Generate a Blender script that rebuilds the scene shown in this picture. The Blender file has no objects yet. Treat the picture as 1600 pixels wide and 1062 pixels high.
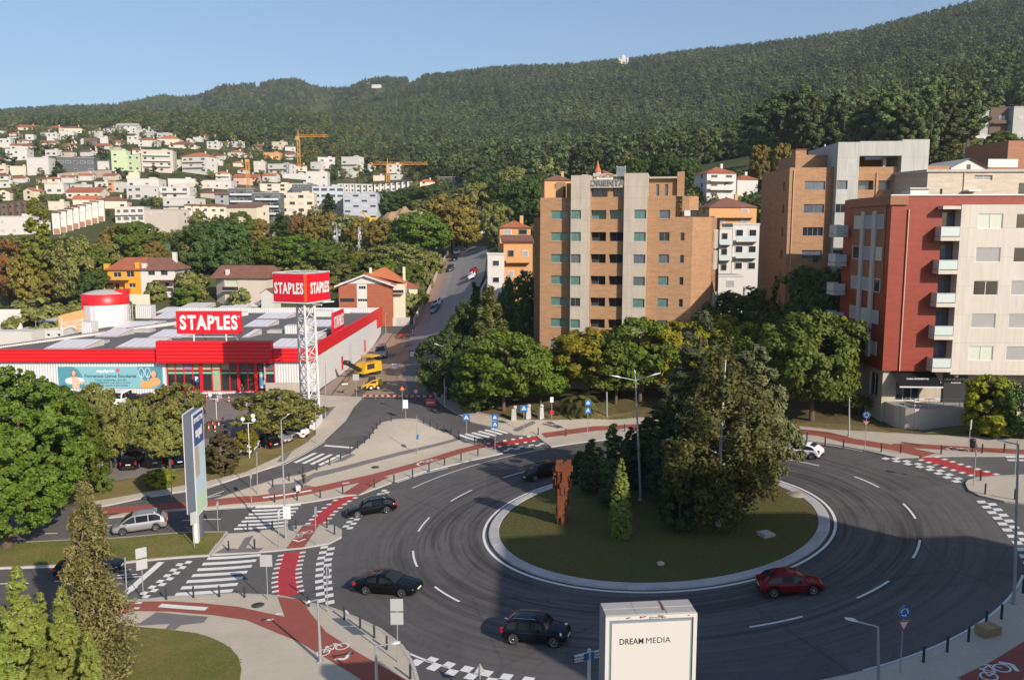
import bpy, bmesh, math, random
import numpy as np
from mathutils import Vector, Matrix
from mathutils.geometry import delaunay_2d_cdt
rnd = random.Random(7)
SC = bpy.context.scene
COL = SC.collection
R = math.radians
# ------------------------------------------------------------------ camera, sky, sun
CAM_H, FPX, HZ = 24.0, 1300.0, 362.0
PITCH = math.atan((531 - HZ) / FPX)
cam = bpy.data.objects.new('camera', bpy.data.cameras.new('camera'))
COL.objects.link(cam)
cam.location = (0, 0, CAM_H)
cam.rotation_euler = (R(90) - PITCH, 0, 0)
cam.data.sensor_width = 36.0
cam.data.lens = 36.0 * FPX / 1600.0
cam.data.clip_start = 0.5
cam.data.clip_end = 12000
SC.camera = cam
SUN_EL, SUN_AZ = R(28), R(143.3)          # azimuth clockwise from +Y: behind the camera, to the right
w = bpy.data.worlds.new('World'); SC.world = w; w.use_nodes = True
nt = w.node_tree
sky = nt.nodes.new('ShaderNodeTexSky'); sky.sky_type = 'NISHITA'; sky.sun_disc = False
sky.sun_elevation = SUN_EL; sky.sun_rotation = SUN_AZ
sky.air_density = 1.1; sky.dust_density = 1.3; sky.ozone_density = 4.0; sky.altitude = 200
bg = nt.nodes['Background']; bg.inputs['Strength'].default_value = 0.122
nt.links.new(sky.outputs[0], bg.inputs[0])
sl = bpy.data.lights.new('sun', 'SUN'); sl.energy = 5.0; sl.angle = R(0.53); sl.color = (1.0, 0.90, 0.78)
sun = bpy.data.objects.new('sun', sl); COL.objects.link(sun)
SUN_DIR = Vector((math.sin(SUN_AZ) * math.cos(SUN_EL), math.cos(SUN_AZ) * math.cos(SUN_EL), math.sin(SUN_EL)))
sun.rotation_euler = SUN_DIR.to_track_quat('Z', 'Y').to_euler()
sun.location = (60, -80, 80)
SC.view_settings.view_transform = 'Standard'
SC.view_settings.look = 'None'
SC.view_settings.exposure = 0.28
SC.view_settings.gamma = 1.0
SC.render.engine = 'CYCLES'
try:
 SC.cycles.use_adaptive_sampling = True
 SC.cycles.max_bounces = 6; SC.cycles.diffuse_bounces = 3; SC.cycles.glossy_bounces = 3
 SC.cycles.transmission_bounces = 4; SC.cycles.transparent_max_bounces = 6
 SC.cycles.caustics_reflective = False; SC.cycles.caustics_refractive = False
 SC.cycles.use_denoising = True
except Exception:
 pass
# ------------------------------------------------------------------ photo pixel -> world helpers
_C, _S = math.cos(PITCH), math.sin(PITCH)
def ray(px, py):
 u, v = (px - 800) / FPX, (py - 531) / FPX
 return u, _C - v * _S, -_S - v * _C
def onD(px, py, D):
 a, b, c = ray(px, py); t = D / b
 return Vector((a * t, D, CAM_H + c * t))
def slope_of(py):
 v = (py - 531) / FPX
 return (-_S - v * _C) / (_C - v * _S)
def proj(x, y, z):
 z = z - CAM_H
 cz = y * _C - z * _S; cy = -y * _S - z * _C
 return 800 + FPX * x / cz, 531 + FPX * cy / cz
# ------------------------------------------------------------------ terrain: smooth surface through surveyed points
RC = (11.94, 67.83); RA = 0.095          # centre of the roundabout, its cross fall
# (photo px, py, height) near, then (px, py, distance) far
CZ = [(0,1062,-3.5),(250,1062,-3),(0,920,-3.5),(200,920,-3.2),(0,830,-3.2),(200,828,-3),(300,860,-2.9),(420,790,-2.6),
 (0,760,-2.6),(200,735,-2.2),(350,720,-1.9),(480,680,-1.6),(400,640,-.6),(100,640,-.6),(-100,640,-.6),(480,612,-.3),(-200,800,-3.3),
 (590,610,0),(640,655,-.5),(700,640,-.1),(760,690,-.4),(830,665,.7),(930,650,1.2),(1000,640,1.5),(1250,660,3),(1400,678,2.9),
 (1550,690,3.3),(1600,740,2.9),(1590,800,2.6),(1700,700,4),(1750,900,4),(1500,1100,2),(1000,1150,-.5),(592,521,1.1),(640,560,.3),
 (850,560,3),(1000,560,3.5),(1200,560,5),(1320,560,5.5),(100,540,1.0),(300,530,1.0)]
CD = [(680,487,195),(712,405,250),(742,378,290),(735,352,330),(820,440,165),(1140,312,245),(1150,460,175),(1300,320,210),(1500,240,235),
 (1555,213,300),(1200,255,300),(1050,290,300),(850,310,300),(900,340,235),(220,463,215),(380,473,210),(580,488,196),(100,480,215),(0,490,215),(300,516,188),(150,514,188),(470,518,188),(30,512,188),
 (50,430,240),(300,420,240),(480,430,240),(620,420,240),(270,390,300),(0,390,320),(150,380,330),(420,365,360),(560,350,400),(640,340,400),(-150,400,300),
 (740,335,380),(0,330,400),(180,330,420),(380,335,430),(0,280,520),(200,275,520),(400,290,520),(600,285,560),(0,230,680),(200,225,680),
 (400,240,680),(600,250,700),(0,207,850),(250,203,850),(450,217,850),(650,240,800),(780,270,500),(780,238,800),(-150,300,480),(-150,215,800),
 (-100,188,2200),(0,180,2200),(100,173,2200),(200,171,2200),(270,156,2000),(330,148,2000),(400,141,2000),(480,136,2000),(560,135,1950),(270,158,2250),(330,151,2300),(400,144,2300),(480,139,2300),(560,138,2250),(620,134,1900),(700,126,1800),(780,118,1700),
 (900,112,1700),(975,104,1700),(1100,91,1500),(1250,75,1400),(1400,51,1250),(1500,26,1150),(1600,15,1100),(1700,6,1050),
 (0,195,1300),(300,186,1300),(500,182,1300),(700,195,1200),(900,195,1000),(1100,185,900),(1300,145,800),(1500,88,800),(900,255,600),
 (1100,245,500),(1300,195,550),(1500,145,500),(1600,125,500),(1600,66,800),(1700,120,500),(1650,215,300)]
_far = [(px, py + 26, D * 1.5) for px, py, D in CD if py < 190 and D >= 1050]
def _cp():
 P = []
 for px, py, z in CZ:
  a, b, c = ray(px, py); t = (z - CAM_H) / c
  P.append((a / b, b * t, z))
 for px, py, D in CD + _far:
  a, b, c = ray(px, py)
  P.append((a / b, D, CAM_H + D * slope_of(py)))
 for k in range(12):
  an = k * math.pi / 6; x, y = RC[0] + 31 * math.cos(an), RC[1] + 31 * math.sin(an)
  P.append((x / y, y, RA * (x - RC[0])))
 P.append((RC[0] / RC[1], RC[1], 0))
 return np.array(P)
_P = _cp()
def _feat(u, D): return np.stack([np.asarray(u) * 3.0, np.log(D)], -1)
_X = _feat(_P[:, 0], _P[:, 1])
_W = _P[:, 2] / (1 + _P[:, 1] / 300.)
def _k(r2): return 0.5 * r2 * np.log(r2 + 1e-9)
def _solve():
 n = len(_X)
 K = _k(((_X[:, None] - _X[None]) ** 2).sum(-1)) + np.eye(n) * 2e-3
 Q = np.c_[np.ones(n), _X]
 A = np.block([[K, Q], [Q.T, np.zeros((3, 3))]])
 return np.linalg.solve(A, np.r_[_W, np.zeros(3)])
_co = _solve()
def height(x, y):
 x = np.asarray(x, float); y = np.asarray(y, float)
 D = np.clip(y, 32, 3300); u = np.clip(x / np.maximum(y, 40), -.85, .85)
 sh = D.shape; f = _feat(u.ravel(), D.ravel())
 out = np.empty(len(f))
 for i in range(0, len(f), 20000):
  g = f[i:i + 20000]
  out[i:i + 20000] = _k(((g[:, None] - _X[None]) ** 2).sum(-1)) @ _co[:-3] + _co[-3] + g @ _co[-2:]
 z = out.reshape(sh) * (1 + D / 300.)
 d = np.hypot(x - RC[0], y - RC[1])
 t = np.clip((d - 29.5) / 14., 0, 1); t = t * t * (3 - 2 * t)
 return (1 - t) * RA * (x - RC[0]) + t * z
def hz(x, y): return float(height(np.array([x]), np.array([y]))[0])
_T = np.geomspace(30, 3000, 500)
def hit(px, py, dmin=30):
 """first point of the ground seen at a photo pixel"""
 a, b, c = ray(px, py)
 T = _T[_T >= dmin]
 f = CAM_H + c * T / b - height(a / b * T, T)
 k = np.argmax(f < 0)
 if f[k] >= 0: k = len(T) - 1
 if k == 0: D = T[0]
 else:
  lo, hi = T[k - 1], T[k]
  for _ in range(3):
   S = np.linspace(lo, hi, 12); g = CAM_H + c * S / b - height(a / b * S, S)
   j = max(1, int(np.argmax(g < 0))); lo, hi = S[j - 1], S[j]
  D = (lo + hi) / 2
 x = a / b * D
 return Vector((x, D, hz(x, D)))
# ------------------------------------------------------------------ objects
def tag(o, label=None, cat=None, group=None, kind=None):
 if label: o['label'] = label
 if cat: o['category'] = cat
 if group: o['group'] = group
 if kind: o['kind'] = kind
 return o
def empty(name, loc=(0, 0, 0), rz=0, label=None, cat=None, group=None, parent=None):
 o = bpy.data.objects.new(name, None); COL.objects.link(o)
 o.location = loc; o.rotation_euler = (0, 0, rz); o.empty_display_size = .2
 if parent: o.parent = parent
 return tag(o, label, cat, group)
def place(name, me, parent=None, loc=(0, 0, 0), rz=0, sc=None):
 o = bpy.data.objects.new(name, me); COL.objects.link(o)
 o.location = loc; o.rotation_euler = (0, 0, rz)
 if sc: o.scale = sc
 if parent: o.parent = parent
 return o
def dup(root, loc=None, rz=None, label=None, group=None, cat=None):
 def rec(o, par):
  c = o.copy(); COL.objects.link(c)
  if par: c.parent = par
  for ch in o.children: rec(ch, c)
  return c
 r = rec(root, None)
 if loc is not None: r.location = loc
 if rz is not None: r.rotation_euler = (r.rotation_euler[0], r.rotation_euler[1], rz)
 return tag(r, label, cat, group)
ORD = ['', 'first', 'second', 'third', 'fourth', 'fifth', 'sixth', 'seventh', 'eighth', 'ninth', 'tenth', 'eleventh', 'twelfth', 'thirteenth',
  'fourteenth', 'fifteenth', 'sixteenth', 'seventeenth', 'eighteenth', 'nineteenth', 'twentieth']
def ordw(n):
 if n <= 20: return ORD[n]
 tens = {2: 'twenty', 3: 'thirty', 4: 'forty', 5: 'fifty', 6: 'sixty', 7: 'seventy', 8: 'eighty', 9: 'ninety'}[n // 10]
 return (tens[:-1] + 'ieth') if n % 10 == 0 else tens + '-' + ORD[n % 10]
class MB:
 """collects faces of several materials into one mesh"""
 def __init__(s): s.v = []; s.f = []; s.m = []; s.mats = []; s.sm = []
 def mi(s, m):
  if m not in s.mats: s.mats.append(m)
  return s.mats.index(m)
 def add(s, vs, fs, m, smooth=False):
  b = len(s.v); s.v.extend([tuple(p) for p in vs]); k = s.mi(m)
  for f in fs: s.f.append([i + b for i in f]); s.m.append(k); s.sm.append(smooth)
 def quad(s, a, b, c, d, m): s.add([a, b, c, d], [(0, 1, 2, 3)], m)
 def box(s, lo, hi, m, M=None, taper=0):
  x0, y0, z0 = lo; x1, y1, z1 = hi; t = taper
  vs = [(x0, y0, z0), (x1, y0, z0), (x1, y1, z0), (x0, y1, z0), (x0 + t, y0 + t, z1), (x1 - t, y0 + t, z1), (x1 - t, y1 - t, z1), (x0 + t, y1 - t, z1)]
  if M is not None: vs = [M @ Vector(p) for p in vs]
  s.add(vs, [(3, 2, 1, 0), (4, 5, 6, 7), (0, 1, 5, 4), (1, 2, 6, 5), (2, 3, 7, 6), (3, 0, 4, 7)], m)
 def bar(s, p, q, r, m, n=8, r2=None, caps=True):
  p, q = Vector(p), Vector(q); d = (q - p).normalized()
  a = d.orthogonal().normalized(); b = d.cross(a); r2 = r if r2 is None else r2
  vs = [p + (a * math.cos(k * 2 * math.pi / n) + b * math.sin(k * 2 * math.pi / n)) * r for k in range(n)]
  vs += [q + (a * math.cos(k * 2 * math.pi / n) + b * math.sin(k * 2 * math.pi / n)) * r2 for k in range(n)]
  s.add(vs, [(k, (k + 1) % n, n + (k + 1) % n, n + k) for k in range(n)], m, True)
  if caps: s.add(vs[:n], [tuple(range(n - 1, -1, -1))], m); s.add(vs[n:], [tuple(range(n))], m)
 def tube(s, pts, r, m, n=8):
  for i in range(len(pts) - 1):
   r0, r1 = (r[i], r[i + 1]) if hasattr(r, '__len__') else (r, r)
   s.bar(pts[i], pts[i + 1], r0, m, n, r1, i in (0, len(pts) - 2))
 def lathe(s, prof, m, n=16, c=(0, 0, 0), axis='Z'):
  vs = []
  for r, h in prof:
   for k in range(n):
    a = 2 * math.pi * k / n; p = (r * math.cos(a), r * math.sin(a), h)
    if axis == 'Y': p = (p[0], p[2], p[1])
    vs.append((p[0] + c[0], p[1] + c[1], p[2] + c[2]))
  fs = []
  for i in range(len(prof) - 1):
   for k in range(n):
    q = (i * n + k, i * n + (k + 1) % n, (i + 1) * n + (k + 1) % n, (i + 1) * n + k)
    fs.append(q if axis == 'Z' else q[::-1])
  s.add(vs, fs, m, True)
 def ball(s, c, r, m, n=10, sz=1):
  k = n // 2 + 1
  s.lathe([(max(1e-3, r * math.sin(math.pi * i / k)), -r * sz * math.cos(math.pi * i / k)) for i in range(k + 1)], m, n, c)
 def prism(s, poly, z0, z1, m, top=None, M=None, mt=None):
  n = len(poly); vs = [(x, y, z0) for x, y in poly] + [(x, y, z1) for x, y in (top or poly)]
  if M is not None: vs = [M @ Vector(p) for p in vs]
  s.add(vs, [(k, (k + 1) % n, n + (k + 1) % n, n + k) for k in range(n)] + [tuple(range(n - 1, -1, -1))], m)
  s.add(vs[n:], [tuple(range(n))], mt or m)
 def mesh(s, name):
  me = bpy.data.meshes.new(name); me.from_pydata(s.v, [], s.f)
  for m in s.mats: me.materials.append(m)
  me.polygons.foreach_set('material_index', s.m); me.polygons.foreach_set('use_smooth', s.sm)
  me.update(); return me
 def build(s, name, parent=None, loc=(0, 0, 0), rz=0): return place(name, s.mesh(name), parent, loc, rz)
# ------------------------------------------------------------------ materials
def nmat(name):
 m = bpy.data.materials.new(name); m.use_nodes = True
 return m, m.node_tree, m.node_tree.nodes['Principled BSDF']
def NN(t, typ, **kw):
 n = t.nodes.new(typ)
 for k, v in kw.items():
  if k in n.inputs.keys() if isinstance(k, str) else False: n.inputs[k].default_value = v
  else: setattr(n, k, v)
 return n
def ramp(t, src, stops):
 r = t.nodes.new('ShaderNodeValToRGB'); e = r.color_ramp.elements
 e[0].position, e[0].color = stops[0][0], (*stops[0][1], 1)
 e[1].position, e[1].color = stops[-1][0], (*stops[-1][1], 1)
 for p, c in stops[1:-1]:
  q = e.new(p); q.color = (*c, 1)
 t.links.new(src, r.inputs[0]); return r.outputs[0]
def mixc(t, fac, a, b, mode='MIX'):
 n = t.nodes.new('ShaderNodeMix'); n.data_type = 'RGBA'; n.blend_type = mode
 for s, v in ((0, fac), (6, a), (7, b)):
  if isinstance(v, bpy.types.NodeSocket): t.links.new(v, n.inputs[s])
  else: n.inputs[s].default_value = v if s == 0 else (*v[:3], 1)
 return n.outputs[2]
def noise(t, scale, detail=4, rough=.55, vec=None, dist=0):
 n = t.nodes.new('ShaderNodeTexNoise'); n.inputs['Scale'].default_value = scale; n.inputs['Detail'].default_value = detail
 n.inputs['Roughness'].default_value = rough; n.inputs['Distortion'].default_value = dist
 if vec is None: vec = t.nodes.new('ShaderNodeTexCoord').outputs['Object']
 t.links.new(vec, n.inputs['Vector']); return n.outputs[0]
def bump(t, b, h, strength=.3, dist=.02):
 n = t.nodes.new('ShaderNodeBump'); n.inputs['Strength'].default_value = strength; n.inputs['Distance'].default_value = dist
 t.links.new(h, n.inputs['Height']); t.links.new(n.outputs[0], b.inputs['Normal'])
MATS = {}
def M(name, col, rough=.6, metal=0, var=.12, scale=3., scale2=None, spec=None, coat=0, bmp=0, emit=0):
 """plain surface with soft blotches and fine grain"""
 if name in MATS: return MATS[name]
 m, t, b = nmat(name)
 if var:
  c = mixc(t, noise(t, scale, 5), [x * (1 - var) for x in col], [min(1, x * (1 + var)) for x in col])
  if scale2: c = mixc(t, noise(t, scale2, 2), mixc(t, .35, c, [x * .6 for x in col]), c)
  t.links.new(c, b.inputs['Base Color'])
 else: b.inputs['Base Color'].default_value = (*col, 1)
 b.inputs['Roughness'].default_value = rough; b.inputs['Metallic'].default_value = metal
 if spec is not None: b.inputs['Specular IOR Level'].default_value = spec
 if coat: b.inputs['Coat Weight'].default_value = coat; b.inputs['Coat Roughness'].default_value = .04
 if bmp: bump(t, b, noise(t, scale * 8, 3), bmp)
 if emit: b.inputs['Emission Color'].default_value = (*col, 1); b.inputs['Emission Strength'].default_value = emit
 MATS[name] = m; return m
# ------------------------------------------------------------------ ground materials
def asphalt_mat():
 m, t, b = nmat('asphalt')
 tc = t.nodes.new('ShaderNodeTexCoord'); P = tc.outputs['Object']
 fine = noise(t, 28, 6, .75, P); blot = noise(t, .22, 5, .6, P)
 c = mixc(t, fine, (.066, .060, .057), (.142, .130, .123))
 c = mixc(t, ramp(t, blot, [(.38, (0, 0, 0)), (.68, (1, 1, 1))]), c, mixc(t, .5, c, (.13, .12, .115)))
 # tyre marks: streaks that follow the circle, worn strongest near the island
 sub = NN(t, 'ShaderNodeVectorMath', operation='SUBTRACT'); t.links.new(P, sub.inputs[0]); sub.inputs[1].default_value = (RC[0], RC[1], 0)
 flat = NN(t, 'ShaderNodeVectorMath', operation='MULTIPLY'); t.links.new(sub.outputs[0], flat.inputs[0]); flat.inputs[1].default_value = (1, 1, 0)
 ln = NN(t, 'ShaderNodeVectorMath', operation='LENGTH'); t.links.new(flat.outputs[0], ln.inputs[0])
 nrm = NN(t, 'ShaderNodeVectorMath', operation='NORMALIZE'); t.links.new(flat.outputs[0], nrm.inputs[0])
 sc = NN(t, 'ShaderNodeVectorMath', operation='SCALE'); t.links.new(nrm.outputs[0], sc.inputs[0]); sc.inputs['Scale'].default_value = 1.3
 comb = t.nodes.new('ShaderNodeCombineXYZ'); t.links.new(ln.outputs['Value'], comb.inputs[0])
 k = NN(t, 'ShaderNodeVectorMath', operation='MULTIPLY'); t.links.new(comb.outputs[0], k.inputs[0]); k.inputs[1].default_value = (2.1, 0, 0)
 add = NN(t, 'ShaderNodeVectorMath', operation='ADD'); t.links.new(k.outputs[0], add.inputs[0]); t.links.new(sc.outputs[0], add.inputs[1])
 streak = ramp(t, noise(t, 1.0, 5, .62, add.outputs[0], .25), [(.43, (0, 0, 0)), (.62, (1, 1, 1))])
 zone = NN(t, 'ShaderNodeMapRange'); t.links.new(ln.outputs['Value'], zone.inputs[0])
 zone.inputs[1].default_value = 27.5; zone.inputs[2].default_value = 19; zone.inputs[3].default_value = 0; zone.inputs[4].default_value = .85
 mu = NN(t, 'ShaderNodeMath', operation='MULTIPLY'); t.links.new(streak, mu.inputs[0]); t.links.new(zone.outputs[0], mu.inputs[1])
 c = mixc(t, mu.outputs[0], c, (.034, .033, .034))
 # crossing curves left by cars leaving the circle
 cr = ramp(t, noise(t, .35, 3, .5, P, 2.5), [(.49, (0, 0, 0)), (.505, (1, 1, 1)), (.52, (0, 0, 0))])
 mu2 = NN(t, 'ShaderNodeMath', operation='MULTIPLY'); t.links.new(cr, mu2.inputs[0]); mu2.inputs[1].default_value = .35
 c = mixc(t, mu2.outputs[0], c, (.03, .03, .032))
 vo = t.nodes.new('ShaderNodeTexVoronoi'); vo.feature = 'DISTANCE_TO_EDGE'; vo.inputs['Scale'].default_value = .07; wob = mixc(t, .12, P, t.nodes.new('ShaderNodeTexNoise').outputs[1], 'ADD'); t.links.new(wob, vo.inputs['Vector'])
 seam = ramp(t, vo.outputs['Distance'], [(0, (.35, .35, .35)), (.0025, (.35, .35, .35)), (.005, (0, 0, 0))]); c = mixc(t, seam, c, (.022, .022, .023))
 vp = t.nodes.new('ShaderNodeTexVoronoi'); vp.inputs['Scale'].default_value = .11; vp.distance = 'CHEBYCHEV'; t.links.new(P, vp.inputs['Vector'])
 c = mixc(t, .22, c, mixc(t, 1, c, ramp(t, vp.outputs['Color'], [(.2, (.35, .35, .35)), (.8, (1.2, 1.2, 1.2))]), 'MULTIPLY')); oil = ramp(t, noise(t, .9, 3, .5), [(.66, (0, 0, 0)), (.74, (.4, .4, .4))]); c = mixc(t, oil, c, (.028, .027, .027))
 t.links.new(c, b.inputs['Base Color']); b.inputs['Roughness'].default_value = .82; b.inputs['Specular IOR Level'].default_value = .3
 bump(t, b, fine, .35, .01); return m
def paving_mat(name, c0, c1, joint=.35, sc=1.6):
 m, t, b = nmat(name); P = t.nodes.new('ShaderNodeTexCoord').outputs['Object']
 br = t.nodes.new('ShaderNodeTexBrick'); t.links.new(P, br.inputs['Vector'])
 br.inputs['Color1'].default_value = (*c0, 1); br.inputs['Color2'].default_value = (*c1, 1)
 br.inputs['Mortar'].default_value = (*[x * .72 for x in c0], 1); br.inputs['Scale'].default_value = sc
 br.inputs['Mortar Size'].default_value = .012; br.inputs['Brick Width'].default_value = .5; br.inputs['Row Height'].default_value = .25
 c = mixc(t, ramp(t, noise(t, .45, 6, .65), [(.3, (0, 0, 0)), (.75, (1, 1, 1))]), br.outputs[0], mixc(t, .55, br.outputs[0], [x * .62 for x in c0]))
 c = mixc(t, .35, c, mixc(t, noise(t, 9, 4), [x * .7 for x in c0], [min(1, x * 1.15) for x in c1]))
 t.links.new(c, b.inputs['Base Color']); b.inputs['Roughness'].default_value = .85; bump(t, b, noise(t, 30, 3), .2); return m
def turf_mat(name, green, dry, amt=.5):
 m, t, b = nmat(name)
 n1, n2, n3 = noise(t, .28, 6, .65), noise(t, 3.2, 4, .7), noise(t, 26, 3, .8)
 c = mixc(t, ramp(t, n1, [(amt - .16, (0, 0, 0)), (amt + .16, (1, 1, 1))]), dry, green)
 c = mixc(t, n2, mixc(t, .5, c, [x * .45 for x in green]), c)
 c = mixc(t, n3, mixc(t, .45, c, (.02, .025, .01)), mixc(t, .15, c, (.3, .28, .12)))
 t.links.new(c, b.inputs['Base Color']); b.inputs['Roughness'].default_value = .95; b.inputs['Specular IOR Level'].default_value = .1
 bump(t, b, n3, .8, .05); return m
def hill_mat():
 m, t, b = nmat('hill_soil')
 n1, n2 = noise(t, .012, 6, .6), noise(t, .09, 5, .7)
 c = mixc(t, ramp(t, n1, [(.4, (.045, .060, .018)), (.6, (.115, .095, .045))]), (1, 1, 1), (1, 1, 1)) if 0 else ramp(t, n1, [(.38, (.060, .080, .024)), (.52, (.100, .105, .038)), (.68, (.220, .175, .095))])
 c = mixc(t, n2, mixc(t, .6, c, (.022, .035, .012)), c)
 c = mixc(t, noise(t, 1.1, 4, .7), mixc(t, .4, c, (.03, .04, .015)), c)
 t.links.new(c, b.inputs['Base Color']); b.inputs['Roughness'].default_value = .95; b.inputs['Specular IOR Level'].default_value = .1
 return m
ASPH = asphalt_mat()
PAVE = paving_mat('pale_paving', (.47, .405, .315), (.53, .46, .36))
DPAVE = paving_mat('dark_paving', (.16, .145, .14), (.19, .175, .165), sc=3)
REDL = M('red_cycle_lane', (.29, .072, .048), .85, var=.18, scale=1.2, scale2=40)
REDX = M('red_crossing_paint', (.42, .035, .035), .7, var=.15, scale=1.5, scale2=30)
def paint_mat():
 m, t, b = nmat('road_paint')
 wear = ramp(t, noise(t, 5, 6, .75), [(.30, (0, 0, 0)), (.42, (1, 1, 1))])
 c = mixc(t, wear, (.24, .23, .22), mixc(t, noise(t, 1.2, 4), (.60, .58, .55), (.74, .72, .69)))
 t.links.new(c, b.inputs['Base Color']); b.inputs['Roughness'].default_value = .7; return m
WPAINT = paint_mat()
KERB = M('kerb_stone', (.42, .39, .36), .85, var=.2, scale=2.5, scale2=20, bmp=.2)
TURF = turf_mat('turf', (.130, .165, .030), (.290, .225, .085))
TURFD = turf_mat('turf_dry', (.150, .150, .038), (.320, .225, .095), .60)
TURFI = turf_mat('turf_island', (.100, .125, .024), (.135, .085, .045), .54)
SOIL = turf_mat('park_floor', (.075, .085, .026), (.22, .145, .075), .55)
DIRT = M('bare_dirt', (.30, .215, .135), .95, var=.3, scale=.5, scale2=6, bmp=.4)
HILL = hill_mat()
# ------------------------------------------------------------------ the ground sheet
def grid_faces(nx, ny, off=0):
 return [(off + j * nx + i, off + j * nx + i + 1, off + (j + 1) * nx + i + 1, off + (j + 1) * nx + i) for j in range(ny - 1) for i in range(nx - 1)]
def make_ground():
 xs = np.arange(-150, 151, 3.0); ys = np.arange(-45, 151, 3.0)
 X, Y = np.meshgrid(xs, ys); Z = height(X, Y) - .25
 v = np.stack([X, Y, Z], -1).reshape(-1, 3); f = grid_faces(len(xs), len(ys))
 us = np.linspace(-1.05, 1.05, 150); ds = np.r_[np.arange(147, 330, 4.0), np.geomspace(330, 3600, 95)]
 U, D = np.meshgrid(us, ds); Z2 = height(U * D, D) - np.where(D < 151, .45, .15)
 v2 = np.stack([U * D, D, Z2], -1).reshape(-1, 3); f += grid_faces(len(us), len(ds), len(v))
 me = bpy.data.meshes.new('ground'); me.from_pydata(np.r_[v, v2].tolist(), [], f); me.materials.append(HILL)
 me.polygons.foreach_set('use_smooth', [True] * len(f))
 tag(place('ground', me), kind='structure')
make_ground()
def tri(poly, step):
 """triangles inside a polygon with extra points so that the sheet can follow the ground"""
 P = [Vector((p[0], p[1])) for p in poly]; n = len(P)
 # densify the outline
 Q = []
 for i in range(n):
  a, b = P[i], P[(i + 1) % n]; k = max(1, int((b - a).length / step))
  Q += [a + (b - a) * (j / k) for j in range(k)]
 nb = len(Q); A = np.array([(p.x, p.y) for p in Q])
 x0, y0 = A.min(0); x1, y1 = A.max(0)
 gx, gy = np.meshgrid(np.arange(x0 + step / 2, x1, step), np.arange(y0 + step / 2, y1, step)); G = np.c_[gx.ravel(), gy.ravel()]
 if len(G):
  ins = np.zeros(len(G), bool); dmin = np.full(len(G), 1e9)
  for i in range(nb):
   a, b = A[i], A[(i + 1) % nb]
   cond = ((a[1] > G[:, 1]) != (b[1] > G[:, 1]))
   with np.errstate(divide='ignore', invalid='ignore'):
    xi = (b[0] - a[0]) * (G[:, 1] - a[1]) / (b[1] - a[1]) + a[0]
   ins ^= cond & (G[:, 0] < xi)
   dmin = np.minimum(dmin, np.hypot(G[:, 0] - a[0], G[:, 1] - a[1]))
  G = G[ins & (dmin > step * .45)]
 V = Q + [Vector(g) for g in G.tolist()]
 vs, _, fs, *_ = delaunay_2d_cdt(V, [], [list(range(nb))], 1, 1e-4)
 return vs, fs, A
def smooth(pts, it=2):
 """Chaikin corner cutting on a closed outline"""
 for _ in range(it):
  Q = []
  for i in range(len(pts)):
   a, b = pts[i], pts[(i + 1) % len(pts)]
   Q += [(a[0] * .75 + b[0] * .25, a[1] * .75 + b[1] * .25), (a[0] * .25 + b[0] * .75, a[1] * .25 + b[1] * .75)]
  pts = Q
 return pts
def W(pts): return [tuple(hit(*p)[:2]) for p in pts]
def sheet(name, poly, m, off, kerb=0, step=1.3, sm=0, kind='structure', km=None):
 """a sheet laid over the ground; with a kerb it gets a vertical edge"""
 if sm: poly = smooth(poly, sm)
 vs, fs, A = tri(poly, step)
 a = np.array([(v.x, v.y) for v in vs]); z = height(a[:, 0], a[:, 1]) + off
 mb = MB(); mb.add(np.c_[a, z].tolist(), fs, m)
 if kerb:
  zb = height(A[:, 0], A[:, 1]); n = len(A); km = km or KERB
  # stone edge 0.22 m wide lying 6 mm proud of the paving, and its upright face
  E = np.roll(A, -1, 0) - np.roll(A, 1, 0); E /= np.maximum(1e-6, np.hypot(E[:, 0], E[:, 1]))[:, None]
  area = .5 * np.sum(A[:, 0] * np.roll(A[:, 1], -1) - A[:, 1] * np.roll(A[:, 0], -1))
  I = A + np.stack([-E[:, 1], E[:, 0]], 1) * (.22 if area > 0 else -.22)
  top = zb + off + .006; low = zb - .2
  vv = np.r_[np.c_[A, low], np.c_[A, top], np.c_[I, top]].tolist()
  ff = []
  for i in range(n):
   j = (i + 1) % n
   ff += [(i, j, n + j, n + i), (n + i, n + j, 2 * n + j, 2 * n + i)]
  if area < 0: ff = [q[::-1] for q in ff]
  mb.add(vv, ff, km)
 return tag(mb.build(name), kind=kind)
def strip_mesh(mb, line, wd, m, off, closed=False):
 P = [Vector((p[0], p[1], 0)) for p in line]; Q = []
 for i in range(len(P) - 1):
  k = max(1, int((P[i + 1] - P[i]).length / 1.2)); Q += [P[i].lerp(P[i + 1], j / k) for j in range(k)]
 Q.append(P[-1]); n = len(Q); L, Rr = [], []
 for i in range(n):
  d = (Q[min(n - 1, i + 1)] - Q[max(0, i - 1)]).normalized(); nn = Vector((-d.y, d.x, 0)) * wd / 2
  L.append(Q[i] + nn); Rr.append(Q[i] - nn)
 A = np.array([(p.x, p.y) for p in L + Rr]); z = height(A[:, 0], A[:, 1]) + off
 mb.add(np.c_[A, z].tolist(), [(n + i, n + i + 1, i + 1, i) for i in range(n - 1)], m)
def quads_px(mb, q, m, off):
 A = np.array([hit(*p)[:2] for p in q]); z = height(A[:, 0], A[:, 1]) + off
 a = .5 * sum(A[i][0] * A[(i + 1) % 4][1] - A[(i + 1) % 4][0] * A[i][1] for i in range(4))
 vs = np.c_[A, z].tolist(); mb.add(vs, [(0, 1, 2, 3) if a > 0 else (3, 2, 1, 0)], m)
def circ(r, a0=0, a1=360, n=96, c=RC):
 return [(c[0] + r * math.cos(R(a0 + (a1 - a0) * i / n)), c[1] + r * math.sin(R(a0 + (a1 - a0) * i / n))) for i in range(n + (a1 - a0 < 360))]
H = .13
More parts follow.
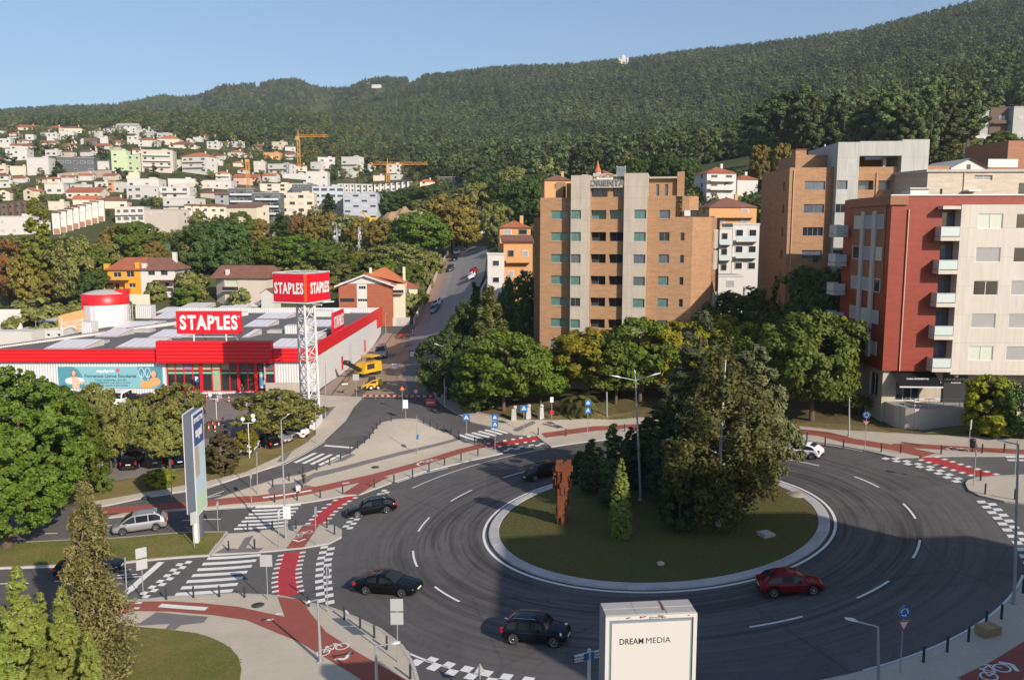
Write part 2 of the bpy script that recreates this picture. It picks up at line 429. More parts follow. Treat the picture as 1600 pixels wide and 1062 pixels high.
# asphalt everywhere between the kerbs
sheet('road', [(-115, 26), (-60, 14), (20, 18), (62, 26), (62, 76), (42, 92), (0, 104), (-8, 135), (-12, 190), (-34, 190), (-34, 130), (-82, 130), (-115, 118)], ASPH, 0, step=1.25)
up = W([(630, 545), (652, 505), (666, 478), (686, 438), (705, 392), (735, 385), (762, 385), (757, 430), (740, 470), (715, 560)])
UPASPH = M('old_grey_asphalt', (.25, .225, .205), .9, var=.2, scale=.4, scale2=20)
sheet('road', up, UPASPH, .1, step=2.5)
# central island: kerb ring and grass mound
def island():
 mb = MB(); n = 120
 prof = [(13.95, -.1), (13.92, .13), (13.85, .15), (13.10, .16), (13.05, .12)]
 vs = []
 for r, h in prof:
  for k in range(n):
   a = 2 * math.pi * k / n; x, y = RC[0] + r * math.cos(a), RC[1] + r * math.sin(a); vs.append((x, y, RA * (x - RC[0]) + h))
 fs = [(i * n + k, i * n + (k + 1) % n, (i + 1) * n + (k + 1) % n, (i + 1) * n + k) for i in range(len(prof) - 1) for k in range(n)]
 m, t, b = nmat('island_kerb'); nz = noise(t, 3, 5)
 wv = t.nodes.new('ShaderNodeTexVoronoi'); wv.feature = 'F1'
 t.links.new(t.nodes.new('ShaderNodeTexCoord').outputs['Object'], wv.inputs['Vector']); wv.inputs['Scale'].default_value = .9
 c = mixc(t, nz, (.34, .33, .33), (.50, .48, .46)); c = mixc(t, .3, c, ramp(t, wv.outputs['Color'], [(.2, (.4, .4, .4)), (.8, (1, 1, 1))]), 'MULTIPLY')
 t.links.new(c, b.inputs['Base Color']); b.inputs['Roughness'].default_value = .85
 mb.add(vs, fs, m); tag(mb.build('island_kerb'), kind='structure')
 mb = MB(); vs = [(RC[0], RC[1], .75)]; rs = np.linspace(.8, 13.06, 16)
 for r in rs:
  for k in range(n):
   a = 2 * math.pi * k / n; x, y = RC[0] + r * math.cos(a), RC[1] + r * math.sin(a)
   vs.append((x, y, RA * (x - RC[0]) + .12 + .6 * (1 - (r / 13.06) ** 2)))
 fs = [(0, 1 + k, 1 + (k + 1) % n) for k in range(n)]
 fs += [(1 + i * n + k, 1 + (i + 1) * n + k, 1 + (i + 1) * n + (k + 1) % n, 1 + i * n + (k + 1) % n) for i in range(len(rs) - 1) for k in range(n)]
 mb.add(vs, fs, TURFI, True); tag(mb.build('island_lawn'), kind='structure')
island()
def isl_z(x, y):
 r = math.hypot(x - RC[0], y - RC[1]); return RA * (x - RC[0]) + .12 + .6 * max(0, 1 - (r / 13.06) ** 2)
# painted lines
mk = MB()
strip_mesh(mk, circ(14.33, 0, 360, 140) + [circ(14.33)[0]], .22, WPAINT, .028)
for k in range(16):
 a = 7 + 22.5 * k
 if 90 < a % 360 < 118: continue
 strip_mesh(mk, circ(20.2, a, a + 10, 6), .17, WPAINT, .028)
def edge(a0, a1, r=26.75): strip_mesh(mk, circ(r, a0, a1, 24), .16, WPAINT, .028)
edge(-75, -38); edge(-152, -126); edge(108, 146); edge(30, 44); edge(54, 90, 26.4)
# ------------------------------------------------------------------ pavements (outlines surveyed in photo pixels)
def ws(name, px, m, off=H, **k): return sheet(name, W(px), m, off, **k)
npave = [(150,812),(240,792),(313,790),(320,787),(383,765),(436,748),(472,742),(508,728),(531,715),(546,710),(559,700),(569,692),(577,685),(582,677),(590,667),(595,662),(612,656.5),(636,654.5),(652,655.5),(663,662),(684,672),(704,679.5),(722,687),(742,693.5),(757,699),(775,704),(786,709),(735,720),(700,729),(663,738),(617,753),(564,773),(531,777),(462,788),(396,791),(320,796),(240,801)]
ws('pavement', npave, PAVE, kerb=1)
isl = [(330,868),(356,835),(380,833.5),(456,823),(500,820.5),(522,821.5),(534,829),(534,840),(515,850),(475,857),(449,859.5),(380,865)]
ws('traffic_island', isl, PAVE, kerb=1)
ws('pavement', [(140,796),(229,777),(320,762.5),(400,739),(447,722),(508,687),(541,656.6),(553,636),(568,620.5),(497,617),(494,640),(493,680),(455,705),(384,738),(320,753),(230,769),(140,785)], PAVE, kerb=1)
top = [(678,560),(672,600),(680,622),(694,634.7),(735,660),(779,671),(801,679),(838,681.5)]
top += [tuple(proj(p[0], p[1], RA * (p[0] - RC[0]))) for p in circ(26.9, 106, 24, 30)]
top += [(1400,716),(1477,713.5),(1600,713.5),(1760,716),(1760,700),(1600,687),(1518,682.5),(1442,680),(1365,675),(1302,672),(1246,666),(1120,655),(987,653),(856,657),(794,657),(753,646),(716,631),(700,610),(693,560)]
ws('pavement', top, PAVE, kerb=1)
ri = [(1508,757),(1512,752),(1525,747.5),(1561,744.5),(1600,743),(1760,740),(1760,802),(1600,788),(1569,785),(1531,776),(1513,767)]
ws('traffic_island', ri, PAVE, kerb=1)
br = circ(26.9, -82, -28, 24)[::-1]
sheet('pavement', br + [(18, 36), (45, 36), (48, 60), (39, 56)], PAVE, H, kerb=1)
bl = [(180,940),(226,937.5),(266,933),(366,928),(420,930.5),(446,933),(477,941),(520,951),(558,966),(596,984),(630,1010),(647,1037),(656,1066),(650,1110),(560,1180),(200,1150),(-60,1060),(-60,985),(60,965),(150,948)]
ws('pavement', bl, PAVE, kerb=1)
def ly(name, px, m, lvl=1, **k): return ws(name, px, m, H + .016 * lvl, **k)
# red cycle lanes
rbl = [(150,957),(199,942),(265,941.5),(319,944.6),(372,950),(420,960.6),(445,966),(434,935),(472,938.5),(485,960),(510,990),(560,1022.5),(630,1062),(670,1085),(640,1110),(575,1072),(550,1055),(510,1031),(467,1005),(430,990),(385,971),(332,963),(265,957.5),(212,957),(150,972)]
ly('cycle_lane', rbl, REDL)
ly('cycle_lane', [(473,823.5),(499.5,821.2),(475.4,856.8),(447,859)], REDL)
strips = [([(114,806),(178,799),(254,793.5),(330,787.5),(409,780.5),(485,768.5),(536,757),(587,745.5),(650.6,728),(720,706),(757,696.5)], 1.75), ([(596,746),(574,757),(548,774)], 2.0)]
mb = MB()
for pts, wd in strips: strip_mesh(mb, [hit(*p)[:2] for p in pts], wd, REDL, H + .022)
tag(mb.build('cycle_lane'), kind='structure')
mb = MB()
strip_mesh(mb, [hit(*p)[:2] for p in [(849,682),(880,677.5),(930,671),(987,667)]] + circ(30.0, 84, 52, 14), 1.8, REDL, H + .016)
strip_mesh(mb, circ(30.0, 52, 43, 5) + [hit(*p)[:2] for p in [(1327,690),(1403,702),(1452,713)]], 1.8, REDL, H + .016)
strip_mesh(mb, [hit(*p)[:2] for p in [(1395,698),(1440,699),(1480,701.5),(1600,708),(1700,716)]], 1.6, REDL, H + .022)
tag(mb.build('cycle_lane'), kind='structure')
sheet('cycle_lane', W([(1496,1062),(1550,1036),(1600,1005),(1660,960),(1690,990),(1600,1062),(1560,1100)]), REDL, H + .016)
# red crossings on the road with their white squares
def crossing(px, wd, n, sq=.42):
 L = [Vector((*hit(*p)[:2], 0)) for p in px]
 mb = MB(); strip_mesh(mb, L, wd, REDX, .018); tag(mb.build('cycle_crossing'), kind='structure')
 d = [0]
 for i in range(len(L) - 1): d.append(d[-1] + (L[i + 1] - L[i]).length)
 def at(s):
  for i in range(len(L) - 1):
   if s <= d[i + 1] or i == len(L) - 2: return L[i].lerp(L[i + 1], (s - d[i]) / (d[i + 1] - d[i])), (L[i + 1] - L[i]).normalized()
 for k in range(n):
  p, t = at(d[-1] * (k + .5) / n); nn = Vector((-t.y, t.x, 0))
  for s in (-1, 1):
   c = p + nn * s * (wd / 2 + .05); strip_mesh(mk, [c - t * sq / 2, c + t * sq / 2], .5, WPAINT, .03)
crossing([(487,826.5),(509.5,801),(530,785),(549,774.5)], 1.6, 9)
crossing([(456.8,862.5),(449,890),(447.9,905),(451,931)], 1.7, 10, .36)
crossing([(759,697.5),(805,690),(849,682.5)], 1.7, 7)
crossing([(1446,714.5),(1495,730),(1552,746)], 1.7, 8)
def checker(px, rows, s=.55):
 L = [Vector((*hit(*p)[:2], 0)) for p in px]; d = [0]
 for i in range(len(L) - 1): d.append(d[-1] + (L[i + 1] - L[i]).length)
 n = rows or int(d[-1] / s)
 for k in range(n):
  q = d[-1] * (k + .5) / n
  i = max(j for j in range(len(L) - 1) if d[j] <= q); t = (L[i + 1] - L[i]).normalized(); p = L[i] + t * (q - d[i]); nn = Vector((-t.y, t.x, 0))
  c = p + nn * (s / 2 if k % 2 else -s / 2); h = d[-1] / n / 2
  strip_mesh(mk, [c - t * h, c + t * h], s, WPAINT, .028)
checker([(513,852),(506,878),(505,905),(509,945)], 20, .62)
checker([(541,827),(556,808),(578,786),(606,765)], None)
checker([(786,703.5),(840,695),(893,688)], None, .6)
checker([(1383,714.5),(1454,731.5),(1503,753)], None, .6)
checker([(1538,782),(1570,814),(1600,852),(1620,890)], None, .6)
checker([(650,1029),(700,1044),(770,1059),(830,1068)], None, .62)
checker([(220,934),(262,903),(292,876)], None, .5)
def zebra(a, b, c, d, n, fr=.5):
 """n bars between the first bar a-b and the last bar c-d (photo pixels)"""
 A, B, C_, D_ = [Vector((*hit(*p)[:2], 0)) for p in (a, b, c, d)]
 for k in range(n):
  t = k / (n - 1); p, q = A.lerp(C_, t), B.lerp(D_, t); strip_mesh(mk, [p, q], (C_ - A).length / (n - 1) * fr, WPAINT, .028)
zebra((399,792.5),(470,788.5),(366,826.5),(446,821),7)
zebra((324,872.5),(407,867),(274,928.5),(363.5,922.5),7)
zebra((461,722.7),(493,707.5),(499,726.6),(531,711),4)
zebra((717,679),(745,688),(768,669.6),(794,677),6)
zebra((1566,704),(1620,704),(1574,719),(1640,719),4)
def line(px, wd=.14): strip_mesh(mk, [hit(*p)[:2] for p in px], wd, WPAINT, .028)
line([(507,696),(551,699.5)], .5); line([(186,935.5),(252,878)], .55)
for s in ([(0,851),(60,848),(173,842.5),(356,831)], [(0,889),(80,886.5),(197,881)], [(0,912),(45,911)], [(85,908),(120,906.5)], [(183,903),(232,899.5)], [(183,899),(214,897)],
   [(142,822),(175,820.5)], [(285,813),(345,811)], [(320,797.5),(396,792.5)], [(60,834),(90,833)], [(205,924),(215,916)], [(182,893),(205,889.5)],
   [(220,778.5),(320,764.5),(447,724.5),(508,689)], [(325,776),(350,767)], [(322,778),(345,773)]): line(s)
line([(700,637),(716,645)], .14); line([(722,648),(742,658)], .14); line([(748,660),(776,670)], .14)
for s in ([(620,754),(660,740.5),(700,731)], [(525,953),(560,968),(598,986),(640,1022)], [(1385,1052),(1430,1027)]): line(s, .2)
# squares beside the far red lane on the left road
for x in (215, 228, 240, 252, 264, 276): line([(x, 793 - (x - 215) * .07), (x + 9, 791.5 - (x - 215) * .07)], .4); line([(x - 6, 798.5 - (x - 215) * .07), (x + 3, 797 - (x - 215) * .07)], .4)
tag(mk.build('road_marking'), kind='structure')
# marks on the paving
mp = MB()
def pl(px, wd=.12, off=H + .04): strip_mesh(mp, [hit(*p)[:2] for p in px], wd, WPAINT, off)
def bicycle(c, ang, s):
 """painted bicycle, long axis at ang"""
 C0 = hit(*c); ca, sa = math.cos(ang), math.sin(ang)
 def T(x, y): return (C0.x + (x * ca - y * sa) * s, C0.y + (x * sa + y * ca) * s)
 for x in (-.55, .55):
  strip_mesh(mp, [T(x + .36 * math.cos(k * math.pi / 9), .36 * math.sin(k * math.pi / 9)) for k in range(19)], .09 * s, WPAINT, H + .04)
 for a, b in (((-.55, 0), (-.2, .5)), ((-.2, .5), (.35, .5)), ((.35, .5), (0, 0)), ((0, 0), (-.55, 0)), ((-.2, .5), (0, 0)), ((.55, 0), (.35, .62)), ((.35, .62), (.2, .66)), ((-.3, .58), (-.1, .58))):
  strip_mesh(mp, [T(*a), T(*b)], .08 * s, WPAINT, H + .045)
def chevron(a, b, c, wd=.22): pl([a, b], wd); pl([b, c], wd, H + .044)
bicycle((474,837), .9, 1.0); chevron((458,845.5),(467,848.5),(478,844))
bicycle((520,1018), .5, 1.1); chevron((523,1033),(540,1033),(547,1022))
bicycle((1555,1054), .55, 1.1); chevron((1560,1038.5),(1580,1042),(1590,1053))
bicycle((672,722), .35, .9); chevron((660,722.5),(651,727),(656,729.5))
bicycle((1500,704), -.1, .7); chevron((1487,701),(1477,702.5),(1484,705))
pl([(411,779.5),(487,768)], .35); pl([(250,948.5),(323,954)], .55); pl([(535,757.5),(546,756)], .3)
for a in ((217,944.5), (213,953), (436,962), (422,971)): pl([(a[0] - 5, a[1]), (a[0] + 5, a[1])], .28)
tag(mp.build('lane_symbol'), kind='structure')
# darker paving bands
def dp(px): ly('paving_band', px, DPAVE, 1)
dp([(212,980),(245,958.5),(326,966),(318,975),(284,979),(274,986),(258,985),(266,977)])
dp([(449,706),(480,688.5),(484,690),(457,706.5),(444,723),(432,723)]); dp([(497,640),(525,636),(508,655),(494,654)])
dp([(418,768),(427,759),(456,756),(492,740),(566,722),(722,683),(722,687),(568,728),(490,748),(476,759),(492,762),(484,766),(424,776)]); dp([(515,726),(548,710),(556,712),(536,722)])
dp([(336,866),(350,857.5),(372,859.5),(383,842),(397,838),(384,858),(412,858),(404,864)])
dp([(800,673),(832,659),(838,662),(808,676)]); dp([(849,662),(878,669),(872,671),(846,664)])
# ------------------------------------------------------------------ grass
def gr(name, px, m, off=H, **k): return ws(name, px, m, off, **k)
gr('lawn', [(-40,850),(27,849),(173,842),(356,832),(328,869),(197,880),(80,885.5),(-40,890)], TURF, .14, kerb=1)
gr('lawn', [(-40,800),(80,797),(140,786),(229,770),(320,754),(384,739),(455,706),(493,681),(486,668),(455,688),(380,714),(330,730),(250,742),(160,757),(60,770),(-40,775)], TURFD, .15)
gr('lawn', smooth([(206,981),(265,986),(318,993.5),(358,1012),(378,1036),(374,1080),(300,1130),(150,1140),(-60,1080),(-60,1000),(60,985),(150,972)], 1), TURF, H + .03)
gr('park_floor', [(693,560),(700,610),(716,631),(753,646),(794,657),(856,657),(987,653),(1120,655),(1246,666),(1302,672),(1365,675),(1442,679),(1330,560),(1200,540),(1000,545),(850,548),(735,500)], SOIL, .12, step=3)
gr('lawn', [(860,652),(900,648),(987,645),(987,653),(856,657)], TURFD, .16); gr('lawn', [(1240,661),(1300,664),(1365,668),(1395,678),(1365,675.5),(1302,672.5),(1246,666.5)], TURFD, .16)
gr('lawn', [(1440,679.5),(1480,672),(1560,662),(1640,664),(1760,690),(1600,687.5),(1518,683)], TURF, .2)
ws('pavement', [(498,616),(560,560),(600,521.5),(613,521.5),(577,560),(543,586),(517,618)], M('brown_paving', (.30, .215, .165), .9, var=.2, scale=.8, scale2=15), .12)
gr('dug_ground', [(518,619),(543,587),(577,561),(614,522),(652,519),(668,545),(674,600),(670,621.5),(568,621.5)], DIRT, .04)
gr('old_road', [(640,620),(632,585),(640,555),(634,535),(655,522),(668,545),(674,600),(669,620)], M('worn_asphalt', (.13, .12, .112), .95, var=.35, scale=.5, scale2=8), .075)
gr('pavement', [(648,508),(668,504),(691,448),(707,396),(702,396),(681,438),(662,478)], M('red_brown_paving', (.33, .20, .15), .9, var=.15, scale=.8, scale2=15), .2)
gr('lawn', [(205,392),(240,380),(300,384),(285,408),(215,408)], M('meadow', (.10, .14, .03), .9, var=.3, scale=.1, scale2=1), .3, step=6)
gr('car_park', [(-40,772),(160,755),(250,740),(380,712),(455,686),(488,664),(494,618),(-40,614)], M('car_park_asphalt', (.19, .165, .15), .9, var=.25, scale=.3, scale2=25), .03, step=3)
# ------------------------------------------------------------------ building materials
def brick_mat(name, c0, c1, mort, sc=3.6, bands=0, rgh=.85):
 m, t, b = nmat(name)
 tc = t.nodes.new('ShaderNodeTexCoord'); sp = t.nodes.new('ShaderNodeSeparateXYZ'); t.links.new(tc.outputs['Object'], sp.inputs[0])
 ad = NN(t, 'ShaderNodeMath', operation='ADD'); t.links.new(sp.outputs[0], ad.inputs[0]); t.links.new(sp.outputs[1], ad.inputs[1])
 cb = t.nodes.new('ShaderNodeCombineXYZ'); t.links.new(ad.outputs[0], cb.inputs[0]); t.links.new(sp.outputs[2], cb.inputs[1])
 br = t.nodes.new('ShaderNodeTexBrick'); t.links.new(cb.outputs[0], br.inputs['Vector'])
 br.inputs['Color1'].default_value = (*c0, 1); br.inputs['Color2'].default_value = (*c1, 1); br.inputs['Mortar'].default_value = (*mort, 1)
 br.inputs['Scale'].default_value = sc; br.inputs['Mortar Size'].default_value = .014; br.inputs['Bias'].default_value = -.1
 st = NN(t, 'ShaderNodeMapping'); t.links.new(cb.outputs[0], st.inputs[0]); st.inputs['Scale'].default_value = (.35, 1.6, 1)
 n = noise(t, 1.6, 6, .7, st.outputs[0])
 c = mixc(t, ramp(t, n, [(.3, (0, 0, 0)), (.7, (1, 1, 1))]), mixc(t, .6, br.outputs[0], [x * .5 for x in c0]), br.outputs[0])
 t.links.new(c, b.inputs['Base Color']); b.inputs['Roughness'].default_value = rgh; bump(t, b, br.outputs['Fac'], .25, .01)
 MATS[name] = m; return m
def concrete_mat(name, col, panel=(2.2, 1.5), stain=.25):
 m, t, b = nmat(name)
 tc = t.nodes.new('ShaderNodeTexCoord'); sp = t.nodes.new('ShaderNodeSeparateXYZ'); t.links.new(tc.outputs['Object'], sp.inputs[0])
 ad = NN(t, 'ShaderNodeMath', operation='ADD'); t.links.new(sp.outputs[0], ad.inputs[0]); t.links.new(sp.outputs[1], ad.inputs[1])
 cb = t.nodes.new('ShaderNodeCombineXYZ'); t.links.new(ad.outputs[0], cb.inputs[0]); t.links.new(sp.outputs[2], cb.inputs[1])
 br = t.nodes.new('ShaderNodeTexBrick'); t.links.new(cb.outputs[0], br.inputs['Vector']); br.offset = 0
 br.inputs['Color1'].default_value = (*col, 1); br.inputs['Color2'].default_value = (*[x * .92 for x in col], 1); br.inputs['Mortar'].default_value = (*[x * .66 for x in col], 1)
 br.inputs['Scale'].default_value = 1; br.inputs['Brick Width'].default_value = panel[0]; br.inputs['Row Height'].default_value = panel[1]; br.inputs['Mortar Size'].default_value = .018
 st = NN(t, 'ShaderNodeMapping'); t.links.new(cb.outputs[0], st.inputs[0]); st.inputs['Scale'].default_value = (2.6, .22, 1)
 run = ramp(t, noise(t, 1, 6, .7, st.outputs[0]), [(.42, (0, 0, 0)), (.72, (1, 1, 1))])
 c = mixc(t, run, br.outputs[0], mixc(t, stain * 2, br.outputs[0], [x * .55 for x in col]))
 c = mixc(t, noise(t, .8, 6, .7), mixc(t, .2, c, [x * .6 for x in col]), c)
 t.links.new(c, b.inputs['Base Color']); b.inputs['Roughness'].default_value = .9; bump(t, b, noise(t, 22, 3), .12); MATS[name] = m; return m
def ribbed_mat(name, col, pitch=.3, axis='h', rough=.45, var=.08):
 """folded metal sheet: ribs run up the wall (h) or along it (v)"""
 m, t, b = nmat(name)
 tc = t.nodes.new('ShaderNodeTexCoord'); sp = t.nodes.new('ShaderNodeSeparateXYZ'); t.links.new(tc.outputs['Object'], sp.inputs[0])
 ad = NN(t, 'ShaderNodeMath', operation='ADD'); t.links.new(sp.outputs[0], ad.inputs[0]); t.links.new(sp.outputs[1], ad.inputs[1])
 mu = NN(t, 'ShaderNodeMath', operation='MULTIPLY'); t.links.new(ad.outputs[0] if axis == 'h' else sp.outputs[2], mu.inputs[0]); mu.inputs[1].default_value = 2 * math.pi / pitch
 sn = NN(t, 'ShaderNodeMath', operation='SINE'); t.links.new(mu.outputs[0], sn.inputs[0])
 n = noise(t, .5, 5, .65)
 c = mixc(t, n, [x * (1 - var) for x in col], [min(1, x * (1 + var)) for x in col])
 t.links.new(c, b.inputs['Base Color']); b.inputs['Roughness'].default_value = rough; bump(t, b, sn.outputs[0], .9, .03); MATS[name] = m; return m
def tile_mat(name, c0, c1):
 m, t, b = nmat(name)
 n1, n2 = noise(t, .5, 6, .7), noise(t, 7, 3, .7)
 c = mixc(t, ramp(t, n1, [(.3, (0, 0, 0)), (.7, (1, 1, 1))]), c0, c1); c = mixc(t, n2, mixc(t, .5, c, [x * .5 for x in c0]), c)
 P = t.nodes.new('ShaderNodeTexCoord').outputs['Object']
 wv = t.nodes.new('ShaderNodeTexWave'); t.links.new(P, wv.inputs['Vector']); wv.inputs['Scale'].default_value = 4; wv.bands_direction = 'DIAGONAL'
 t.links.new(c, b.inputs['Base Color']); b.inputs['Roughness'].default_value = .85; bump(t, b, wv.outputs[1], .5, .05); MATS[name] = m; return m
def glass_mat(name, col, rough=.08):
 m, t, b = nmat(name)
 c = mixc(t, noise(t, .8, 3), [x * .5 for x in col], [x * 1.3 for x in col])
 t.links.new(c, b.inputs['Base Color']); b.inputs['Roughness'].default_value = rough; b.inputs['Specular IOR Level'].default_value = .8
 bump(t, b, noise(t, 1.5, 2), .04, .02); MATS[name] = m; return m
BRICK = brick_mat('orange_brick', (.38, .200, .095), (.47, .275, .145), (.36, .24, .15))
CONC = concrete_mat('pale_concrete', (.47, .41, .33))
CONCW = concrete_mat('light_concrete', (.58, .53, .455), (3.1, 3.05), .2)
CONCG = concrete_mat('grey_concrete', (.46, .45, .42), (2.4, 2.4), .3)
REDT = brick_mat('red_tile', (.27, .034, .013), (.33, .046, .018), (.20, .028, .012), 2.4, rgh=.5)
BROWNT = brick_mat('brown_tile', (.30, .115, .05), (.34, .14, .06), (.24, .10, .05), 2.4, rgh=.6)
BEIGET = brick_mat('beige_tile', (.56, .46, .36), (.62, .52, .41), (.48, .4, .32), 2.4, rgh=.7)
WHITE = M('white_plaster', (.60, .57, .525), .85, var=.08, scale=.7, scale2=9)
CREAM = M('cream_plaster', (.68, .58, .44), .85, var=.1, scale=.7, scale2=9)
OCHRE = M('ochre_plaster', (.66, .30, .02), .85, var=.1, scale=.7, scale2=9)
ORANGEW = M('orange_plaster', (.60, .31, .13), .85, var=.12, scale=.7, scale2=9)
GREYP = M('grey_plaster', (.40, .39, .38), .85, var=.12, scale=.6, scale2=9)
BLUEG = M('blue_grey_cladding', (.42, .45, .50), .6, var=.08, scale=.6)
DGREY = M('dark_grey_plaster', (.10, .10, .105), .7, var=.15, scale=.8)
GREENP = M('mint_plaster', (.50, .58, .36), .85, var=.08, scale=.8)
TILE = tile_mat('terracotta_tile', (.30, .085, .04), (.46, .15, .065))
TILEO = tile_mat('bright_orange_tile', (.48, .13, .045), (.60, .19, .07))
TILED = tile_mat('weathered_tile', (.17, .075, .05), (.29, .12, .075))
GLT = glass_mat('teal_glass', (.09, .20, .18), .15); GLD = glass_mat('dark_glass', (.025, .03, .035), .06); GLB = glass_mat('blue_grey_glass', (.10, .12, .15), .1)
SHUT = ribbed_mat('white_shutter', (.66, .64, .62), .05, 'v', .5); CURT = M('pale_blind', (.50, .53, .42), .6, var=.1)
FRAME = M('grey_frame', (.16, .19, .19), .45, var=.05); FRAMEW = M('white_frame', (.60, .595, .58), .5, var=.05); BLACKM = M('black_metal', (.02, .02, .022), .4, var=.1)
DARKIN = M('dark_interior', (.030, .026, .024), .9, var=.2)
FROST = M('frosted_glass', (.50, .56, .54), .25, var=.06, scale=1.2); GUTTER = M('copper_pipe', (.50, .30, .21), .5, var=.1)
RAIL = M('galvanised_rail', (.52, .52, .52), .35, .6, var=.1); PARAPET = M('roof_gravel', (.30, .28, .26), .95, var=.25, scale=2, scale2=20)
STEEL = M('galvanised_steel', (.50, .51, .52), .42, .55, var=.12, scale=4)
# ------------------------------------------------------------------ walls with real openings
def facade(mb, o, ux, Wd, z0, z1, ops, m, depth=.22, n=None):
 """vertical wall from o along ux; openings (s0,s1,a0,a1) get reveals of the given depth"""
 o = Vector(o); ux = Vector((ux[0], ux[1], 0)).normalized(); n = Vector((ux.y, -ux.x, 0))
 xs = sorted({0, Wd} | {min(Wd, max(0, v)) for op in ops for v in op[:2]}); zs = sorted({z0, z1} | {v for op in ops for v in op[2:4]})
 def P(s, z, d=0): return (o.x + ux.x * s - n.x * d, o.y + ux.y * s - n.y * d, z)
 for i in range(len(xs) - 1):
  for j in range(len(zs) - 1):
   sx, sz = (xs[i] + xs[i + 1]) / 2, (zs[j] + zs[j + 1]) / 2
   if any(op[0] < sx < op[1] and op[2] < sz < op[3] for op in ops): continue
   mb.quad(P(xs[i], zs[j]), P(xs[i + 1], zs[j]), P(xs[i + 1], zs[j + 1]), P(xs[i], zs[j + 1]), m)
 for op in ops:
  a, b, c, d = op[:4]; e = op[4] if len(op) > 4 and isinstance(op[4], (int, float)) else depth
  mb.quad(P(a, c), P(a, c, e), P(a, d, e), P(a, d), m); mb.quad(P(b, c, e), P(b, c), P(b, d), P(b, d, e), m)
  mb.quad(P(a, c), P(b, c), P(b, c, e), P(a, c, e), m); mb.quad(P(a, d, e), P(b, d, e), P(b, d), P(a, d), m)
_wc = {}
def win_mesh(w, h, pane, fr, bars, fw=.06):
 k = (round(w, 2), round(h, 2), pane.name, fr.name, bars)
 if k not in _wc:
  f = MB(); t = .07
  f.box((0, -t, 0), (w, 0, fw), fr); f.box((0, -t, h - fw), (w, 0, h), fr); f.box((0, -t, fw), (fw, 0, h - fw), fr); f.box((w - fw, -t, fw), (w, 0, h - fw), fr)
  for i in range(1, bars + 1):
   x = w * i / (bars + 1); f.box((x - fw / 2, -t + .004, fw), (x + fw / 2, 0, h - fw), fr)
  p = MB(); p.quad((fw, -.02, fw), (w - fw, -.02, fw), (w - fw, -.02, h - fw), (fw, -.02, h - fw), pane)
  _wc[k] = (f.mesh('window'), p.mesh('pane'))
 return _wc[k]
class Bld:
 """a building: an Empty that parents walls (one mesh per material), windows (> pane), slabs and so on"""
 def __init__(s, name, o, ang, label, cat, group=None):
  s.root = empty(name, o, ang, label, cat, group); s.w = {}; s.k = 0
 def mb(s, key):
  return s.w.setdefault(key, MB())
 def block(s, poly, z0, z1, m, ops={}, key=None, roof=PARAPET, par=.5, win={}, depth=.22):
  """footprint counter-clockwise seen from above (local metres); ops[edge] = list of (s0,s1,z0,z1,kind)"""
  mb = s.mb(key or 'wall'); n = len(poly)
  for i in range(n):
   a, b = Vector((*poly[i], 0)), Vector((*poly[(i + 1) % n], 0)); L = (b - a).length; ux = (b - a).normalized()
   lst = ops.get(i, []); facade(mb, a, ux, L, z0, z1, [q[:4] for q in lst], m, depth)
   nn = Vector((ux.y, -ux.x, 0))
   for q in lst: s.window(a + ux * q[0] - nn * depth, ux, q[1] - q[0], q[2], q[3] - q[2], q[4] if len(q) > 4 else 'glass')
  if roof:
   c = Vector((sum(p[0] for p in poly) / n, sum(p[1] for p in poly) / n))
   ins = []
   for p in poly:
    d = Vector(p) - c; ins.append(tuple(c + d * max(0, 1 - .25 / max(.3, d.length) * 1.3)))
   vo = [(x, y, z1) for x, y in poly]; vi = [(x, y, z1) for x, y in ins]; vl = [(x, y, z1 - par) for x, y in ins]
   mb.add(vo + vi, [(k, (k + 1) % n, n + (k + 1) % n, n + k) for k in range(n)], m)
   mb.add(vi + vl, [(k, (k + 1) % n, n + (k + 1) % n, n + k) for k in range(n)], m)
   mb.add(vl, [tuple(range(n))], roof)
 def window(s, p, ux, w, z, h, kind):
  rz = math.atan2(ux.y, ux.x); k = kind.split('+'); pane = {'teal': GLT, 'dark': GLD, 'grey': GLB, 'shut': SHUT, 'blind': CURT, 'in': DARKIN}.get(k[0], GLD)
  fr = FRAMEW if 'w' in k[1:] else FRAME; bars = next((int(q) for q in k[1:] if q.isdigit()), 1 if w > 1 else 0)
  f, g = win_mesh(w, h, pane, fr, bars)
  o = place('window', f, s.root, (p.x, p.y, z), rz); place('pane', g, o)
  return o
 def done(s, names={}):
  for k, mb in s.w.items(): mb.build(names.get(k, k), s.root)
  return s.root
def grp(kinds, rows, k=.0): pass
def text_mesh(txt, size, m, bold=0, depth=.02, spacing=1.0, shear=0, align='CENTER'):
 cu = bpy.data.curves.new('t', 'FONT'); cu.body = txt; cu.size = size; cu.offset = bold * size; cu.extrude = depth; cu.space_character = spacing; cu.shear = shear
 cu.align_x = align; cu.align_y = 'CENTER'; cu.resolution_u = 3
 o = bpy.data.objects.new('t', cu); COL.objects.link(o); bpy.context.view_layer.update()
 me = bpy.data.meshes.new_from_object(o.evaluated_get(bpy.context.evaluated_depsgraph_get()))
 bpy.data.objects.remove(o); bpy.data.curves.remove(cu); me.materials.clear(); me.materials.append(m); me.name = 'lettering'
 return me
def text(name, txt, size, m, parent, loc, rz=0, tilt=90, **k):
 o = place(name, text_mesh(txt, size, m, **k), parent, loc); o.rotation_euler = (R(tilt), 0, rz); return o
